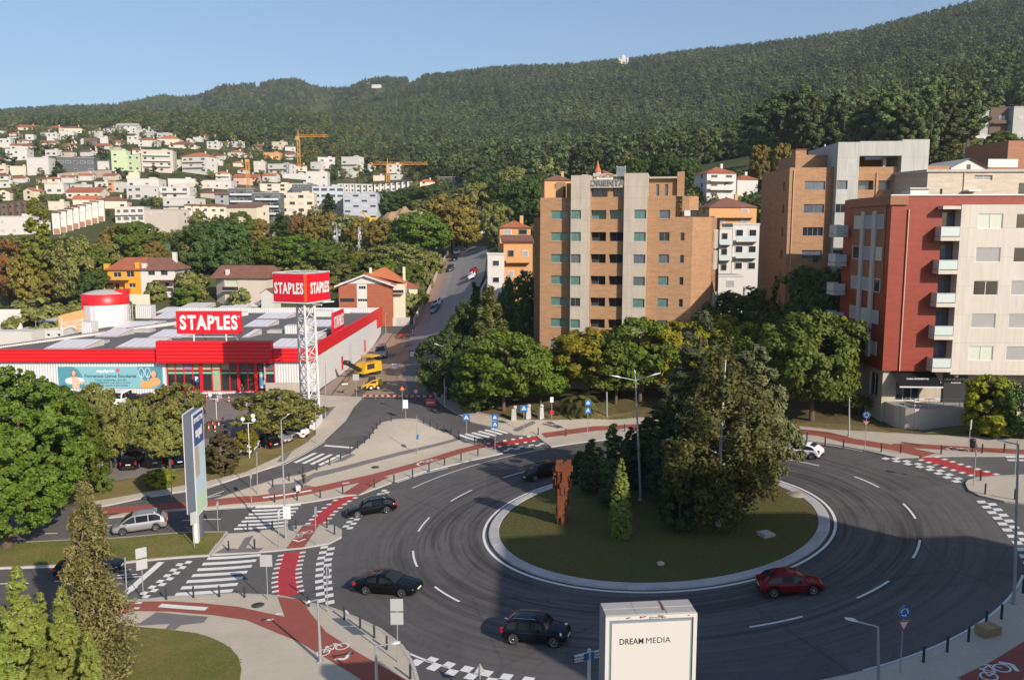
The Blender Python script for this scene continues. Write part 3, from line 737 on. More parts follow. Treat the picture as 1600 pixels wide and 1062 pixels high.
# ------------------------------------------------------------------ the tall brick block with two concrete strips
def frame_at(px, D, ang, py=362):
 p = onD(px, py, D); u = Vector((math.cos(R(ang)), -math.sin(R(ang)), 0)); return p, u
def sfun(px0, D0, ang):
 """photo column -> metres along a facade that starts at px0, D0 and turns by ang"""
 x0 = (px0 - 800) / FPX * D0; c, s = math.cos(R(ang)), math.sin(R(ang))
 return lambda p: ((p - 800) / FPX * D0 - x0) / (c + s * (p - 800) / FPX)
def zat(py, D): return CAM_H + D * slope_of(py)
def brick_block():
 D0, A = 118.0, 11; s = sfun(844, D0, A); o = onD(844, 362, D0); gz = 2.0
 b = Bld('apartment_block', (o.x, o.y, 0), R(-A), 'tall orange brick apartment block with two pale concrete strips and rooftop lettering', 'apartment block')
 fl = 3.02; zt = zat(335, 115)            # centre of the top window row
 rows = [zt - fl * k for k in range(7)]
 x = [s(p) for p in (844, 893, 922, 974, 1010, 1080)]
 top = zat(309, D0)
 def row(s0, s1, hh, kinds, skip=0): return [(s0, s1, z - hh / 2, z + hh / 2, kinds[i % len(kinds)]) for i, z in enumerate(rows) if i >= skip]
 def blk(x0, x1, y0, y1, z1, m, ops, key, **k): b.block([(x0, y0), (x1, y0), (x1, y1), (x0, y1)], gz, z1, m, {0: ops}, key, **k)
 blk(x[0], x[1] - .02, 0, 14, top, BRICK, row(s(861) , s(886.5), 1.15, ['teal+1', 'teal+1', 'teal+1', 'teal+2', 'teal+1', 'teal+1']), 'brick_wall')
 b.block([(x[0] - 1.7, 5), (x[0] - .003, 5), (x[0] - .003, 16), (x[0] - 1.7, 16)], gz, zat(340, 122), BRICK, {}, 'brick_wall')
 ctop = zat(275, 117)
 blk(x[1], x[2], -1.3, 13, ctop, CONC, row(.03, x[2] - x[1] - 1.2, 1.2, ['teal+1', 'teal+1', 'grey+1', 'teal+1', 'dark+1']), 'concrete_wall')
 blk(x[3], x[4], -1.3, 13, zat(272, 116), CONC, [(q[0], q[1], q[2], q[3], q[4]) for q in row(x[4] - x[3] - 1.75, x[4] - x[3] - .15, 1.2, ['teal+1', 'teal+1', 'grey+1', 'grey+1', 'teal+1'])], 'concrete_wall')
 # loggias between the strips: deep openings
 cw = x[3] - x[2]; lo = []
 for i, z in enumerate(rows):
  for a, e in ((.12, cw * .47), (cw * .57, cw - .1)): lo.append((a, e, z - .62, z + .62, 'teal+2' if i == 0 else 'in+1'))
 zz = zat(301, 116)
 lo += [(.12, cw * .5, zz - .6, zz + .62, 'grey+2'), (cw * .66, cw - .05, zz - .6, zz + .62, 'grey+2')]
 blk(x[2] + .02, x[3] - .02, -.5, 12, zat(289.5, 116) + .7, BRICK, lo, 'brick_wall', depth=1.0)
 # name board over the loggias
 mb = b.mb('concrete_wall'); zb = zat(294, 116)
 mb.box((x[2] + .03, -1.1, zb), (x[3] - .03, -.45, zb + .95), CONC); mb.prism([(x[2] + .03, 0), (x[3] - .03, 0), (x[3] - .03, 1), (x[2] + .03, 1)], zb + .95, ctop - .5, CONC)
 t = b.root; LG = M('dark_grey_letter', (.16, .17, .19), .5)
 text('lettering', 'ORIENTA', 1.12, LG, t, ((x[2] + x[3]) / 2, -1.16, zb + .62), bold=.035, depth=.05, spacing=1.0)
 text('lettering', 'Edifício', .62, LG, t, (x[2] + 1.95, -.06, zb + 1.55), bold=.03, depth=.04, shear=.3)
 # right wing
 xr = x[5]; hi = zat(305, 113)
 xm = s(1053)
 blk(x[4] + .02, xm, 0, 14, hi, BRICK, row(s(1028) - x[4], s(1056) - x[4] - 1.0, 1.2, ['grey+1', 'dark+1', 'grey+2', 'teal+3', 'teal+1', 'teal+1']), 'brick_wall')
 lw = zat(338.5, 112)
 nar = [(s(1080) - xm - 1.6, s(1080) - xm - 1.05, z - .55, z + .55, 'dark+0') for z in rows[1:]]
 b.block([(xm + .003, 0), (xr, 0), (xr + 2.7, 3.2), (xr + 4.3, 13.8), (xm + .003, 13.8)], gz, lw, BRICK,
   {0: nar, 2: [(1.2 + k * 3.4, 2.6 + k * 3.4, z - .6 + (k - 1) * .15, z + .6, 'dark+0') for k in range(3) for z in rows[1:]]}, 'brick_wall')
 b.block([(xm + .9, 2.2), (xr - .5, 2.2), (xr + .8, 4), (xr + .8, 13), (xm + .9, 13)], lw - .6, hi + .02, BRICK, {0: [(1.1, 2.2, rows[0] - .6, rows[0] + .6, 'dark+0')]}, 'brick_wall')
 # penthouse
 pt = zat(278, 116)
 blk(x[4] + .03, s(1058), 3.2, 12, pt, BRICK, [(s(1021) - x[4], s(1026) - x[4], hi + .1, hi + 1.7, 'grey+0'), (s(1034.5) - x[4], s(1040) - x[4], hi + .1, hi + 1.7, 'grey+0')], 'brick_wall')
 mb = b.mb('roof_slab'); mb.box((x[4] + .1, 2.5, pt + .003), (s(1054), 12.2, pt + .25), CONC)
 mb.box((s(1054) + .05, 2.6, hi), (s(1066), 4.4, pt + .9), BRICK); mb.box((s(863), 3, top), (s(875), 6, zat(285, 121)), BRICK); mb.box((s(880), 3, top), (x[1], 9, zat(287, 121)), BRICK)
 for i in range(9): mb.box((x[3] - 1.6 + i * .02, 5, ctop + .2 + i * .16), (x[3] - .2, 5.6, ctop + .28 + i * .16), STEEL)
 mb.bar((x[3] - 1.5, 5.3, ctop), (x[3] - 1.5, 5.3, ctop + 1.7), .06, STEEL); mb.bar((x[3] - .3, 5.3, ctop), (x[3] - .3, 5.3, ctop + 1.7), .06, STEEL)
 for i in range(6):
  q = x[1] + rnd.uniform(.3, 11); mb.box((q, 2, ctop), (q + rnd.uniform(.5, 1.2), 3, ctop + rnd.uniform(.2, .5)), CONC)
 # white panels on the right return, downpipe, air conditioner
 mp = b.mb('white_panel'); d = Vector((1.6, 10.6, 0)).normalized(); n = Vector((d.y, -d.x, 0)); p0 = Vector((xr + 2.7, 3.2, 0))
 for k, (a, e) in enumerate(((2.7, 4.4), (6.1, 7.8))):
  for z in rows[2:6:2] + [rows[1]]:
   q0, q1 = p0 + d * a + n * .01, p0 + d * e + n * .01
   mp.prism([(q0.x, q0.y), (q0.x + n.x * .25, q0.y + n.y * .25), (q1.x + n.x * .25, q1.y + n.y * .25), (q1.x, q1.y)], z - 1.7, z + 1.0, CONCW)
 ac = b.mb('air_conditioner'); ac.box((xm + 1.2, 1.9, rows[0] - .2), (xm + 2.0, 2.19, rows[0] + .55), FRAMEW)
 sl = b.mb('window_sill')
 for z in rows:
  for a, e, y in ((s(861), s(886.5), 0), (s(1028), s(1056) - 1.0, 0)): sl.box((a - .05, y - .07, z - .70), (e + .05, y + .05, z - .632), CONC)
 return b.done()
brick_block()
# ------------------------------------------------------------------ the second brick block with its concrete portal
def brick_portal():
 D0, A = 113.0, 3; s = sfun(1230, D0, A); o = onD(1230, 362, D0); gz = 3
 b = Bld('apartment_block', (o.x, o.y, 0), R(-A), 'brick apartment block with a broad concrete portal on top and open roof terrace', 'apartment block')
 fl = 3.05; rows = [zat(290, D0) - fl * k for k in range(8)]
 x = [s(p) for p in (1230, 1298, 1331, 1395, 1436, 1475)]; top = zat(262, D0)
 pn = ['grey+1', 'grey+1', 'dark+3', 'grey+1', 'dark+1']
 def row(a, e, h, k0=0): return [(a, e, z - h / 2, z + h / 2, pn[(i + k0) % 5]) for i, z in enumerate(rows)]
 b.block([(x[0], 0), (x[1] - .01, 0), (x[1] - .01, 14), (.5, 14), (-.5, 13)], gz, top, BRICK, {0: row(s(1254), s(1285.5), 1.15), 4: [(10.5, 11.2, z - .6, z + .6, 'dark+0') for z in rows]}, 'brick_wall')
 ct = zat(219, 109)
 w1 = x[2] - x[1]; w2 = x[4] - x[3]
 b.block([(x[1], -1.2), (x[2], -1.2), (x[2], 12), (x[1], 12)], gz, ct, CONCG, {0: row(.04, s(1315) - x[1], 1.15, 3)}, 'concrete_portal', par=.2)
 b.block([(x[3], -1.2), (x[4], -1.2), (x[4], 12), (x[3], 12)], gz, ct + .3, CONCG, {0: row(s(1411) - x[3], s(1428) - x[3], 1.15, 2)}, 'concrete_portal', par=.2)
 zb = zat(241, 109); b.mb('concrete_portal').box((x[2] + .003, -1.195, zb), (x[3] - .003, .4, ct + .1), CONCG)
 cw = x[3] - x[2]; lo = []
 for z in rows:
  for a, e in ((.05, cw * .42), (cw * .54, cw - .1)): lo.append((a, e, z - .6, z + .6, 'grey+0'))
 b.block([(x[2] + .01, -.4), (x[3] - .01, -.4), (x[3] - .01, 12), (x[2] + .01, 12)], gz, zat(258, 109), BRICK, {0: lo}, 'brick_wall', depth=.9)
 mb = b.mb('roof_terrace'); mb.box((x[2] + .01, 5, zat(258, 109)), (x[3] - .01, 5.4, zb), ORANGEW); mb.box((x[2] + 3.7, .5, zat(258, 109)), (x[2] + 4.15, 1, zb), CONCG); mb.box((x[2] + .01, .42, zb + .4), (x[3] - .01, 5.4, zb + .7), CONCG)
 b.block([(x[4] + .01, 0), (x[5], 0), (x[5], 13), (x[4] + .01, 13)], gz, zat(255.5, 108), BRICK, {0: row(.3, 1.2, 1.1, 1)}, 'brick_wall')
 b.block([(s(1248), 3), (x[1] - .02, 3), (x[1] - .02, 12), (s(1248), 12)], top - .6, zat(238, 112), BRICK, {}, 'brick_wall'); mb.box((s(1251), 4, zat(238, 112)), (s(1268), 6, zat(229, 112)), BRICK); mb.box((s(1250.5), 3.9, zat(229, 112)), (s(1268.5), 6.1, zat(229, 112) + .15), TILED)
 mb.box((x[4] - .3, 2, zat(258, 109)), (x[4] + 1.2, 6, zat(230, 110)), BRICK)
 dp_ = b.mb('downpipe'); dp_.bar((s(1236.5), -.09, gz), (s(1236.5), -.09, top - .3), .07, GUTTER); dp_.bar((s(1362), -.49, gz), (s(1362), -.49, rows[0] + 1.6), .07, GUTTER)
 for i in range(7): mb.bar((x[1] + i * 1.9 + .5, 6, ct), (x[1] + i * 1.9 + .5, 6, ct + rnd.uniform(.2, .6)), .12, STEEL)
 return b.done()
brick_portal()
# ------------------------------------------------------------------ beige block behind the red one
def beige_block():
 D0 = 106; s = sfun(1444, D0, 2); o = onD(1444, 362, D0)
 b = Bld('apartment_block', (o.x, o.y, 0), R(-2), 'beige tiled flat-roofed block rising behind the red and white building', 'apartment block')
 b.block([(0, 0), (22, 0), (22, 16), (-2.2, 16), (-3.4, 12)], 4, zat(269, D0), BEIGET, {0: [(s(1516), s(1540) + .3, zat(282, D0), zat(274, D0), 'shut+w'), (s(1585), s(1600) + 1, zat(306, D0), zat(286, D0), 'dark+w'), (s(1464) , s(1468), zat(304, D0), zat(295, D0), 'dark+0')]}, 'wall', par=.25)
 mb = b.mb('roof_edge'); mb.prism([(-.25, -.25), (22.2, -.25), (22.2, .1), (-.1, .1)], zat(269, D0) + .003, zat(265, D0), CONCG); mb.prism([(-.25, -.25), (-.1, .1), (-3.3, 12), (-3.65, 12)], zat(269, D0) + .003, zat(265, D0), CONCG)
 mb.box((s(1499), -1.6, zat(300, D0)), (s(1518), -.01, zat(297.5, D0)), FRAMEW); mb.bar((s(1500), -.08, 8), (s(1500), -.08, zat(269, D0)), .06, BEIGET)
 b.done()
 c = Bld('house', tuple(onD(1486, 262, 130)), R(4), 'white house gable peeping over the beige roof', 'house')
 mb = c.mb('wall'); W_ = 5.6; mb.prism([(0, 0), (W_, 0), (W_, 10), (0, 10)], -14, 0, WHITE); mb.add([(0, 0, 0), (W_, 0, 0), (W_ / 2, 0, 1.25)], [(0, 1, 2)], WHITE)
 r = c.mb('roof'); r.add([(-.4, -.4, -.1), (W_ / 2, -.4, 1.42), (W_ / 2, 10, 1.42), (-.4, 10, -.1)], [(0, 1, 2, 3)], GREYP); r.add([(W_ + .4, -.4, -.1), (W_ + .4, 10, -.1), (W_ / 2, 10, 1.42), (W_ / 2, -.4, 1.42)], [(0, 1, 2, 3)], GREYP)
 mb.box((W_ / 2 - .3, -.05, -.2), (W_ / 2 + .3, -.01, .5), GLD); c.done()
 d = Bld('apartment_block', tuple(onD(1540, 300, 135)), R(6), 'brown brick block with a glass roof railing at the right edge', 'apartment block')
 d.block([(0, 0), (30, 0), (30, 14), (0, 14)], -14, 3.9, BROWNT, {0: [(3, 5, 1, 2.6, 'shut+w'), (9, 11, 1, 2.6, 'shut+w'), (14, 16, 1, 2.6, 'shut+w')]}, 'wall'); d.block([(5.5, 3), (30, 3), (30, 14), (5.5, 14)], 3.3, 8.4, BROWNT, {}, 'wall')
 g = d.mb('glass_railing'); g.box((.3, .3, 3.9), (5.4, .36, 5.2), FROST); d.done()
beige_block()
# ------------------------------------------------------------------ red and white building at the corner
def red_white():
 D0, A = 90.0, 3; s = sfun(1391, D0, A); o = onD(1391, 362, D0)
 b = Bld('apartment_block', (o.x, o.y, 0), R(-A), 'red tiled and white concrete corner block with glazed balconies over a shop', 'apartment block')
 x0, xw, xe = 0, s(1490), s(1660); top = zat(306, D0); bot = zat(579, D0)
 fl = (zat(345, D0) - zat(547, D0)) / 4; rows = [zat(346, D0) - fl * k for k in range(5)]
 rops = [(s(1470), xw - .15, z - 1.2, z + 1.0, 'grey+1') for z in rows]
 b.block([(0, 0), (xe, 0), (xe, 13), (-.55, 13), (-.55, 11.1)], bot, top, REDT, {0: rops}, 'red_tile_wall', par=.4)
 # upper part of the shaded side in brown tile, with window strips between pale ribs
 d = Vector((-.55, 11.1, 0)); L = d.length; d = d / L; n = Vector((-d.y, d.x, 0)); n = n if n.x < 0 else -n
 br = b.mb('brown_tile_wall'); Q = lambda a, e, off: tuple((d * a + n * off).to_2d()) if 0 else ((d * a + n * off).x, (d * a + n * off).y)
 br.prism([Q(1.1, 0, .02), Q(1.1, 0, .06), Q(9.9, 0, .06), Q(9.9, 0, .02)][::-1], rows[2] - .5, top - .97, BROWNT)
 br.prism([(-.25, -.25), (1.62, -.25), (1.8, 11.3), (-.8, 11.3)], top - .95, top + .02, BROWNT)
 for a in (3.2, 6.3):
  br.prism([Q(a, 0, .06), Q(a, 0, .3), Q(a + .85, 0, .3), Q(a + .85, 0, .06)][::-1], rows[4] - 1.1, rows[0] + 1.2, CONCW)
 kinds = ['shut+w+0', 'shut+w+0', 'blind+w+0', 'shut+w+0', 'dark+w+0']
 for i, z in enumerate(rows):
  for j, (a, e) in enumerate(((1.5, 3.1), (4.2, 6.2), (7.3, 9.4))):
   p = d * e + n * .075; b.window(p, -d, e - a, z - .75, 1.5, kinds[(i * 2 + j) % 5])
 # white concrete part stands forward of the red wall
 wk = ['blind+w+1', 'dark+w+1', 'shut+w+0', 'dark+w+1', 'dark+w+1', 'shut+w+0', 'shut+w+0', 'shut+w+0', 'blind+w+1', 'shut+w+0']
 ops = []
 for i, z in enumerate(rows):
  for j, (a, e) in enumerate(((s(1516) - xw, s(1554) - xw), (s(1574) - xw, s(1614) - xw), (s(1634) - xw, s(1650) - xw))):
   ops.append((a, e, z - .78, z + .78, wk[(i * 2 + j) % 10]))
 b.block([(xw, -1.35), (xe + .5, -1.35), (xe + .5, 12), (xw, 12)], bot - .12, zat(320, D0 - 1.3), CONCW, {0: ops}, 'white_concrete_wall', par=.02, depth=.12)
 rl = b.mb('roof_edge'); rl.box((-.15, -.15, top + .003), (xe + .4, .3, top + .14), FRAMEW); rl.box((s(1424), .9, top), (s(1452), 3.2, top + .75), FRAMEW); rl.box((s(1422), .7, top + .75), (s(1454), 3.4, top + .9), CONCW)
 # balconies: slab with frosted panels
 def balcony(p, ux, w, dp, z):
  nn = Vector((ux.y, -ux.x, 0)); rz = math.atan2(ux.y, ux.x)
  m = MB(); m.box((0, -dp, 0), (w, 0, .42), CONCW)
  o_ = place('balcony', m.mesh('balcony'), b.root, (p.x, p.y, z), rz)
  g = MB(); g.box((.03, -dp + .03, .5), (w - .03, -dp + .05, 1.42), FROST); g.box((.03, -dp + .05, .5), (.05, -.02, 1.42), FROST); g.box((w - .05, -dp + .05, .5), (w - .03, -.02, 1.42), FROST)
  place('glass_panel', g.mesh('glass_panel'), o_)
  r = MB()
  for q in ((0, -dp), (w - .05, -dp)): r.box((q[0], q[1], .42), (q[0] + .05, q[1] + .05, 1.5), RAIL)
  r.box((0, -dp - .004, 1.44), (w, -dp + .06, 1.5), RAIL); r.box((0, -dp + .06, 1.44), (.06, 0, 1.5), RAIL)
  place('railing', r.mesh('railing'), o_)
 bw = xw - s(1460)
 for z in rows: balcony(Vector((s(1460), 0, 0)), Vector((1, 0, 0)), bw - .02, 1.5, z - 2.05)
 rl.box((s(1462), -1.3, rows[0] + 1.25), (xw - .02, -.01, rows[0] + 1.6), CONCW)
 for z in rows: balcony(d * 13.4 + n * .1, -d, 2.4, 1.4, z - 1.75)
 pp = b.mb('downpipe'); pp.bar((s(1417.5), -.1, bot), (s(1417.5), -.1, rows[0] + 1.3), .08, GUTTER)
 # ground floor, set back, with shop window and dark panel
 gz = zat(628, D0); gf = b.mb('ground_floor')
 b.block([(.3, .5), (xe, .5), (xe, 12.9), (-.2, 12.9), (-.2, 10)], 1.6, bot, CONC, {0: [(s(1413) , s(1451), gz + .1, gz + 2.5, 'dark+w+2'), (s(1541), s(1560), gz + .02, gz + 2.9, 'dark+1')],
    4: [(.4, 2.4, gz + .2, gz + 2.9, 'grey+w+1'), (3.2, 5.2, gz + .2, gz + 2.9, 'shut+w+0'), (6.2, 8.4, gz + .2, gz + 2.9, 'dark+w+1'), (4, 5.2, 3.2, 5.0, 'dark+0')]}, 'ground_floor', roof=None)
 dk = b.mb('shop_panel'); BL = M('black_sign_panel', (.02, .02, .022), .5)
 dk.box((s(1492), .3, gz), (s(1530), .47, gz + 3.36), BL); dk.box((s(1478), .1, gz + 1.9), (s(1487), .45, gz + 2.4), BL)
 aw = b.mb('awning'); ya = -1.5; za = gz + 2.05
 aw.add([(s(1407), .49, za + 1.35), (s(1476), .49, za + 1.35), (s(1479), ya, za), (s(1411), ya, za)], [(3, 2, 1, 0), (0, 1, 2, 3)], BL); aw.box((s(1411), ya - .04, za - .12), (s(1479), ya, za + .02), FRAMEW)
 WL = M('sign_white', (.72, .72, .70), .5, var=.02)
 tl = (ya - .49) / 1.35
 o1 = text('lettering', 'CASA MODESTUS', .30, WL, b.root, (s(1444), -.62, za + .68), tilt=36, bold=.02, depth=.005); o2 = text('lettering', 'CASA MODESTUS', .33, WL, b.root, (s(1511), .28, gz + 2.55), bold=.01, depth=.01); text('lettering', 'AGENCIA', .25, WL, b.root, (s(1511), .28, gz + 2.2), bold=.01, depth=.01)
 em = b.mb('emblem'); em.lathe([(.001, 0), (.27, 0), (.27, .04), (.001, .04)], WL, 18, (s(1511), .26, gz + 3.0), 'Y'); em.lathe([(.001, 0), (.2, 0), (.2, .03)], WL, 14, (s(1483), .06, gz + 2.15), 'Y')
 # terrace wall in front
 tw = b.mb('terrace_wall'); TC = concrete_mat('terrace_concrete', (.50, .45, .38), (1.1, 6), .15)
 front = [(s(1400), .2), (s(1404), -1.7), (s(1414), -2.9), (s(1425), -3.4), (s(1520), -3.2), (s(1620), -3.0), (s(1620), .45), (s(1400) + .1, .45)]
 tw.prism(front, .5, gz, TC, mt=PARAPET)
 ra = b.mb('railing')
 pts = [(s(1413), -2.75), (s(1425), -3.25), (s(1470), -3.15), (s(1520), -3.05)]
 for h in (.35, .7, 1.05): ra.tube([(p[0], p[1], gz + h) for p in pts], .03, RAIL, 6)
 for p in pts + [((pts[1][0] + pts[2][0]) / 2, -3.2), ((pts[2][0] + pts[3][0]) / 2, -3.1)]: ra.bar((p[0], p[1], gz), (p[0], p[1], gz + 1.05), .03, RAIL)
 return b.done(), s, gz, o
RW, RWs, RWz, RWo = red_white()
# ------------------------------------------------------------------ block behind the camera that shades the right foreground
def shade_block():
 b = Bld('apartment_block', (0, 12, 0), 0, 'pale stepped apartment block standing behind the viewpoint', 'apartment block')
 for x0, x1, z1 in ((27.8, 33.5, 24.5), (33.503, 42, 29.5), (42.003, 52, 33.6), (52.003, 58, 31.5), (58.003, 62, 27.5), (62.003, 78, 22)):
  ops = [(a, a + 1.5, z, z + 1.3, 'dark+w+1') for z in np.arange(3, z1 - 2, 3.1) for a in np.arange(1, x1 - x0 - 1.8, 3)]
  b.block([(x0, 0), (x1, 0), (x1, 8), (x0, 8)], -1, z1, CREAM, {2: [(x1 - x0 - q[1], x1 - x0 - q[0], *q[2:]) for q in ops]}, 'wall')
 b.done()
shade_block()
# ------------------------------------------------------------------ the big store with the red fascia
REDM = ribbed_mat('red_metal_cladding', (.62, .006, .010), .55, 'v', .45, .05); REDP = M('red_paint', (.62, .012, .016), .4, var=.06)
REDS = M('red_sign_face', (.62, .008, .022), .4, var=.04); SIGNW = M('sign_letter_white', (.70, .68, .66), .5, var=.03)
WRIB = ribbed_mat('white_ribbed_wall', (.60, .585, .57), .42, 'h', .5); WSHEET = ribbed_mat('white_sheet_wall', (.62, .61, .60), .9, 'h', .55)
ROOFG = M('grey_roofing', (.115, .105, .10), .95, var=.25, scale=.35, scale2=14, bmp=.3)
SKYL = M('roof_skylight', (.60, .59, .59), .3, var=.08, scale=.8); TEAL = M('teal_banner', (.20, .42, .46), .6, var=.03); TEALD = M('dark_teal_print', (.07, .25, .31), .6, var=.03)
SGZ = -.35
def staples_word(name, parent, loc, rz, hgt, w, m):
 """the word in heavy letters, the L drawn as a bent staple"""
 mb = MB(); x = 0; me = text_mesh('T', 1.08, m, bold=.036, depth=.012); zl = [v.co.y for v in me.vertices]; z0, z1 = min(zl), max(zl); hh = z1 - z0; bpy.data.meshes.remove(me)
 for ch in 'STAPLES':
  if ch == 'L':
   t = .185; x += .10
   mb.box((x - .15, -.03, z1 - hh * .32), (x + t, .03, z1 - hh * .08), m); mb.box((x + .003, -.03, z0), (x + t, .03, z1 - hh * .325), m); mb.box((x + t + .003, -.03, z0), (x + .47, .03, z0 + hh * .23), m); x += .53; continue
  tm = text_mesh(ch, 1.08, m, bold=.036, depth=.012, align='LEFT'); xs = [v.co.x for v in tm.vertices]; d = x - min(xs) - (.05 if ch == 'A' else 0)
  mb.add([(v.co.x + d, -v.co.z, v.co.y) for v in tm.vertices], [tuple(p.vertices) for p in tm.polygons], m); x = max(xs) + d + (.045 if ch in 'TA' else .08); bpy.data.meshes.remove(tm)
 xs = [v[0] for v in mb.v]; zs = [v[2] for v in mb.v]; x0, x1, z0, z1 = min(xs), max(xs), min(zs), max(zs)
 mb.v = [((v[0] - (x0 + x1) / 2) * w / (x1 - x0), v[1], (v[2] - (z0 + z1) / 2) * hgt / (z1 - z0)) for v in mb.v]
 return mb.build(name, parent, loc, rz)
def store():
 D0 = 126.; o = onD(487, 362, D0)
 # local frame: x to the left along the front, origin at the near right corner
 b = Bld('store', (o.x, o.y, 0), 0, 'long white retail store with red fascia, grey roof and rows of white skylights', 'store')
 k = D0 / FPX; X = lambda px: (px - 487) * k
 e = onD(592, 362, 187); dv = Vector((e.x - o.x, e.y - o.y, 0)); Ls = dv.length; dv = dv / Ls
 zb = SGZ - .4; ft = zat(537, D0); fb = zat(557, D0); wl = X(-40); xl = X(3)
 front_ops = [(X(250) - wl, X(421) - wl, SGZ + .05, fb - .02)]
 back = Vector((dv.x, dv.y)) * Ls
 fp = [(wl, 0), (0, 0), (back.x, back.y), (wl + 6, back.y)]
 mb = b.mb('white_wall')
 facade(mb, (wl, 0, 0), (1, 0), -wl, zb, fb - .003, front_ops, WRIB, 1.2)
 facade(mb, (0, 0, 0), dv, Ls, zb, fb, [], WSHEET); facade(mb, (wl + 6, back.y, 0), (-6, -back.y), math.hypot(6, back.y), zb, fb, [], WRIB); facade(mb, (back.x, back.y, 0), (-1, 0), back.x - wl - 6, zb, ft, [], WRIB)
 # fascia
 fa = b.mb('red_fascia'); f1 = zat(546, D0 - .6); f2 = zat(533, D0 - 1.2); fl = zat(565.5, D0 - .6)
 fa.box((wl, -.6, fl), (X(241), -.01, f1), REDM); fa.box((X(241) + .003, -1.3, fl - .05), (X(421), -.01, f2), REDM); fa.box((X(421) + .003, -.6, fl), (.05, -.01, f1 + .1), REDM)
 n = Vector((dv.y, -dv.x, 0)); zf = zat(556.6, D0)
 def side(a, e_, z0, z1, t=.35):
  p, q = dv * a, dv * e_; fa.prism([(p.x + n.x * .01, p.y + n.y * .01), (p.x + n.x * t, p.y + n.y * t), (q.x + n.x * t, q.y + n.y * t), (q.x + n.x * .01, q.y + n.y * .01)], z0, z1, REDM)
 side(-.6, Ls * .91, zf + .15, ft + .1); side(Ls * .91 + .003, Ls, zf - 2.0, ft + .1)
 # roof sheet, low pitch
 rf = b.mb('roof'); zr = f1 - .45; rr = zr + .15
 rf.add([(wl, -.02, zr), (-.02, -.02, zr), (back.x - .3, back.y - .3, rr), (wl + 6, back.y - .3, rr)], [(0, 1, 2, 3)], ROOFG)
 rf.box((wl + 6, back.y - .6, rr), (back.x - .3, back.y - .05, ft), WRIB)
 rw = b.mb('red_roof_edge'); rw.add([(xl - 6, 0, f1), (xl - 5.6, 0, f1), (X(205), back.y * .9, ft - .2), (X(203), back.y * .9, ft - .2), (xl - 6, 0, zb), (X(203), back.y * .9, zb)], [(0, 1, 2, 3), (0, 3, 5, 4)], WRIB)
 # skylight strips: five panes, tilted a little to the front
 def sky(px, py, wpx=62, n_=5, h=1.7):
  D = CAM_H - (zr + .3); a, bb, c = ray(px, py); t = (zr + .4 - CAM_H) / c; p = Vector((a * t - o.x, bb * t - o.y, 0)); w_ = wpx * (bb * t) / FPX
  m = MB()
  for i in range(n_):
   x0, x1 = p.x + w_ * i / n_ + .03, p.x + w_ * (i + 1) / n_ - .03
   m.add([(x0, p.y, zr + .18), (x1, p.y, zr + .18), (x1 + .9, p.y + 4.6, zr + 1.0), (x0 + .9, p.y + 4.6, zr + 1.0)], [(0, 1, 2, 3)], SKYL)
  q = p; m.add([(q.x - .06, q.y - .06, zr + .02), (q.x + w_ + .06, q.y - .06, zr + .02), (q.x + w_ + .96, q.y + 4.68, zr + .02), (q.x + .84, q.y + 4.68, zr + .02),
    (q.x - .06, q.y - .06, zr + .14), (q.x + w_ + .06, q.y - .06, zr + .14), (q.x + w_ + .96, q.y + 4.68, zr + .97), (q.x + .84, q.y + 4.68, zr + .97)], [(0, 1, 5, 4), (1, 2, 6, 5), (2, 3, 7, 6), (3, 0, 4, 7)], CONCG); m.add([(q.x - .05, q.y - .05, zr + .15), (q.x + w_ + .05, q.y - .05, zr + .15), (q.x + w_ + .95, q.y + 4.65, zr + .975), (q.x + .85, q.y + 4.65, zr + .975)], [(0, 1, 2, 3)], REDP)
  m.build('skylight', b.root)
 for px, py, w_, n_ in ((69, 541.5, 62, 5), (181, 539.5, 60, 5), (149, 523, 34, 4), (175, 510.5, 52, 5), (231, 524.5, 50, 5), (236, 496, 30, 4), (271, 508, 45, 4), (242, 486.5, 52, 5), (280, 479, 40, 5), (330, 484, 45, 5), (360, 477.5, 42, 5), (380, 508, 38, 4), (400, 496, 46, 5), (418, 487, 40, 5), (418, 540, 55, 5), (466, 508, 48, 5), (504, 488, 42, 5), (470, 528, 26, 3), (378, 524, 10, 1)): sky(px, py, w_, n_)
 for px, py, w_, h_ in ((208, 519, 26, .5), (226, 506, 26, .5), (130, 537, 30, .45), (417, 520, 26, .5), (445, 521, 38, 1.5), (492, 495, 26, 1.4), (128, 524, 15, 2.4), (212, 496, 24, 2.6)):
  a, bb, c = ray(px, py); t = (zr + .1 - CAM_H) / c; p = (a * t - o.x, bb * t - o.y); w2 = w_ * bb * t / FPX
  m = MB(); m.box((p[0], p[1], zr - .1), (p[0] + w2, p[1] + 2.6, zr + h_), CONCG if h_ < 1 else WRIB); m.build('roof_hatch', b.root)
 # ---- glazed entrance: red posts, upper blind panes, lower dark panes
 y0 = -.02; zm = SGZ + (fb - SGZ) * .60; zt = fb - .05
 px = [251.5, 264, 278, 292, 305.5, 322, 336, 350, 364.5, 379, 392, 407, 421]
 en = Bld.mb(b, 'entrance_frame'); w_ = []
 for i, p in enumerate(px):
  t = .42 if i in (4, 8, 10) else .16
  en.box((X(p) - t / 2, y0 - (.25 if t > .3 else .0), SGZ), (X(p) + t / 2, y0 + .12, zt), REDP)
 for z, h in ((zm, .16), (zt - .14, .12), (SGZ, .14)): en.box((X(251.5), y0 + .003, z), (X(421), y0 + .11, z + h), REDP)
 GB = M('pale_green_blind_glass', (.33, .37, .24), .12, var=.15, scale=.5); GRS = M('green_strip_light', (.18, .52, .32), .4, var=.1)
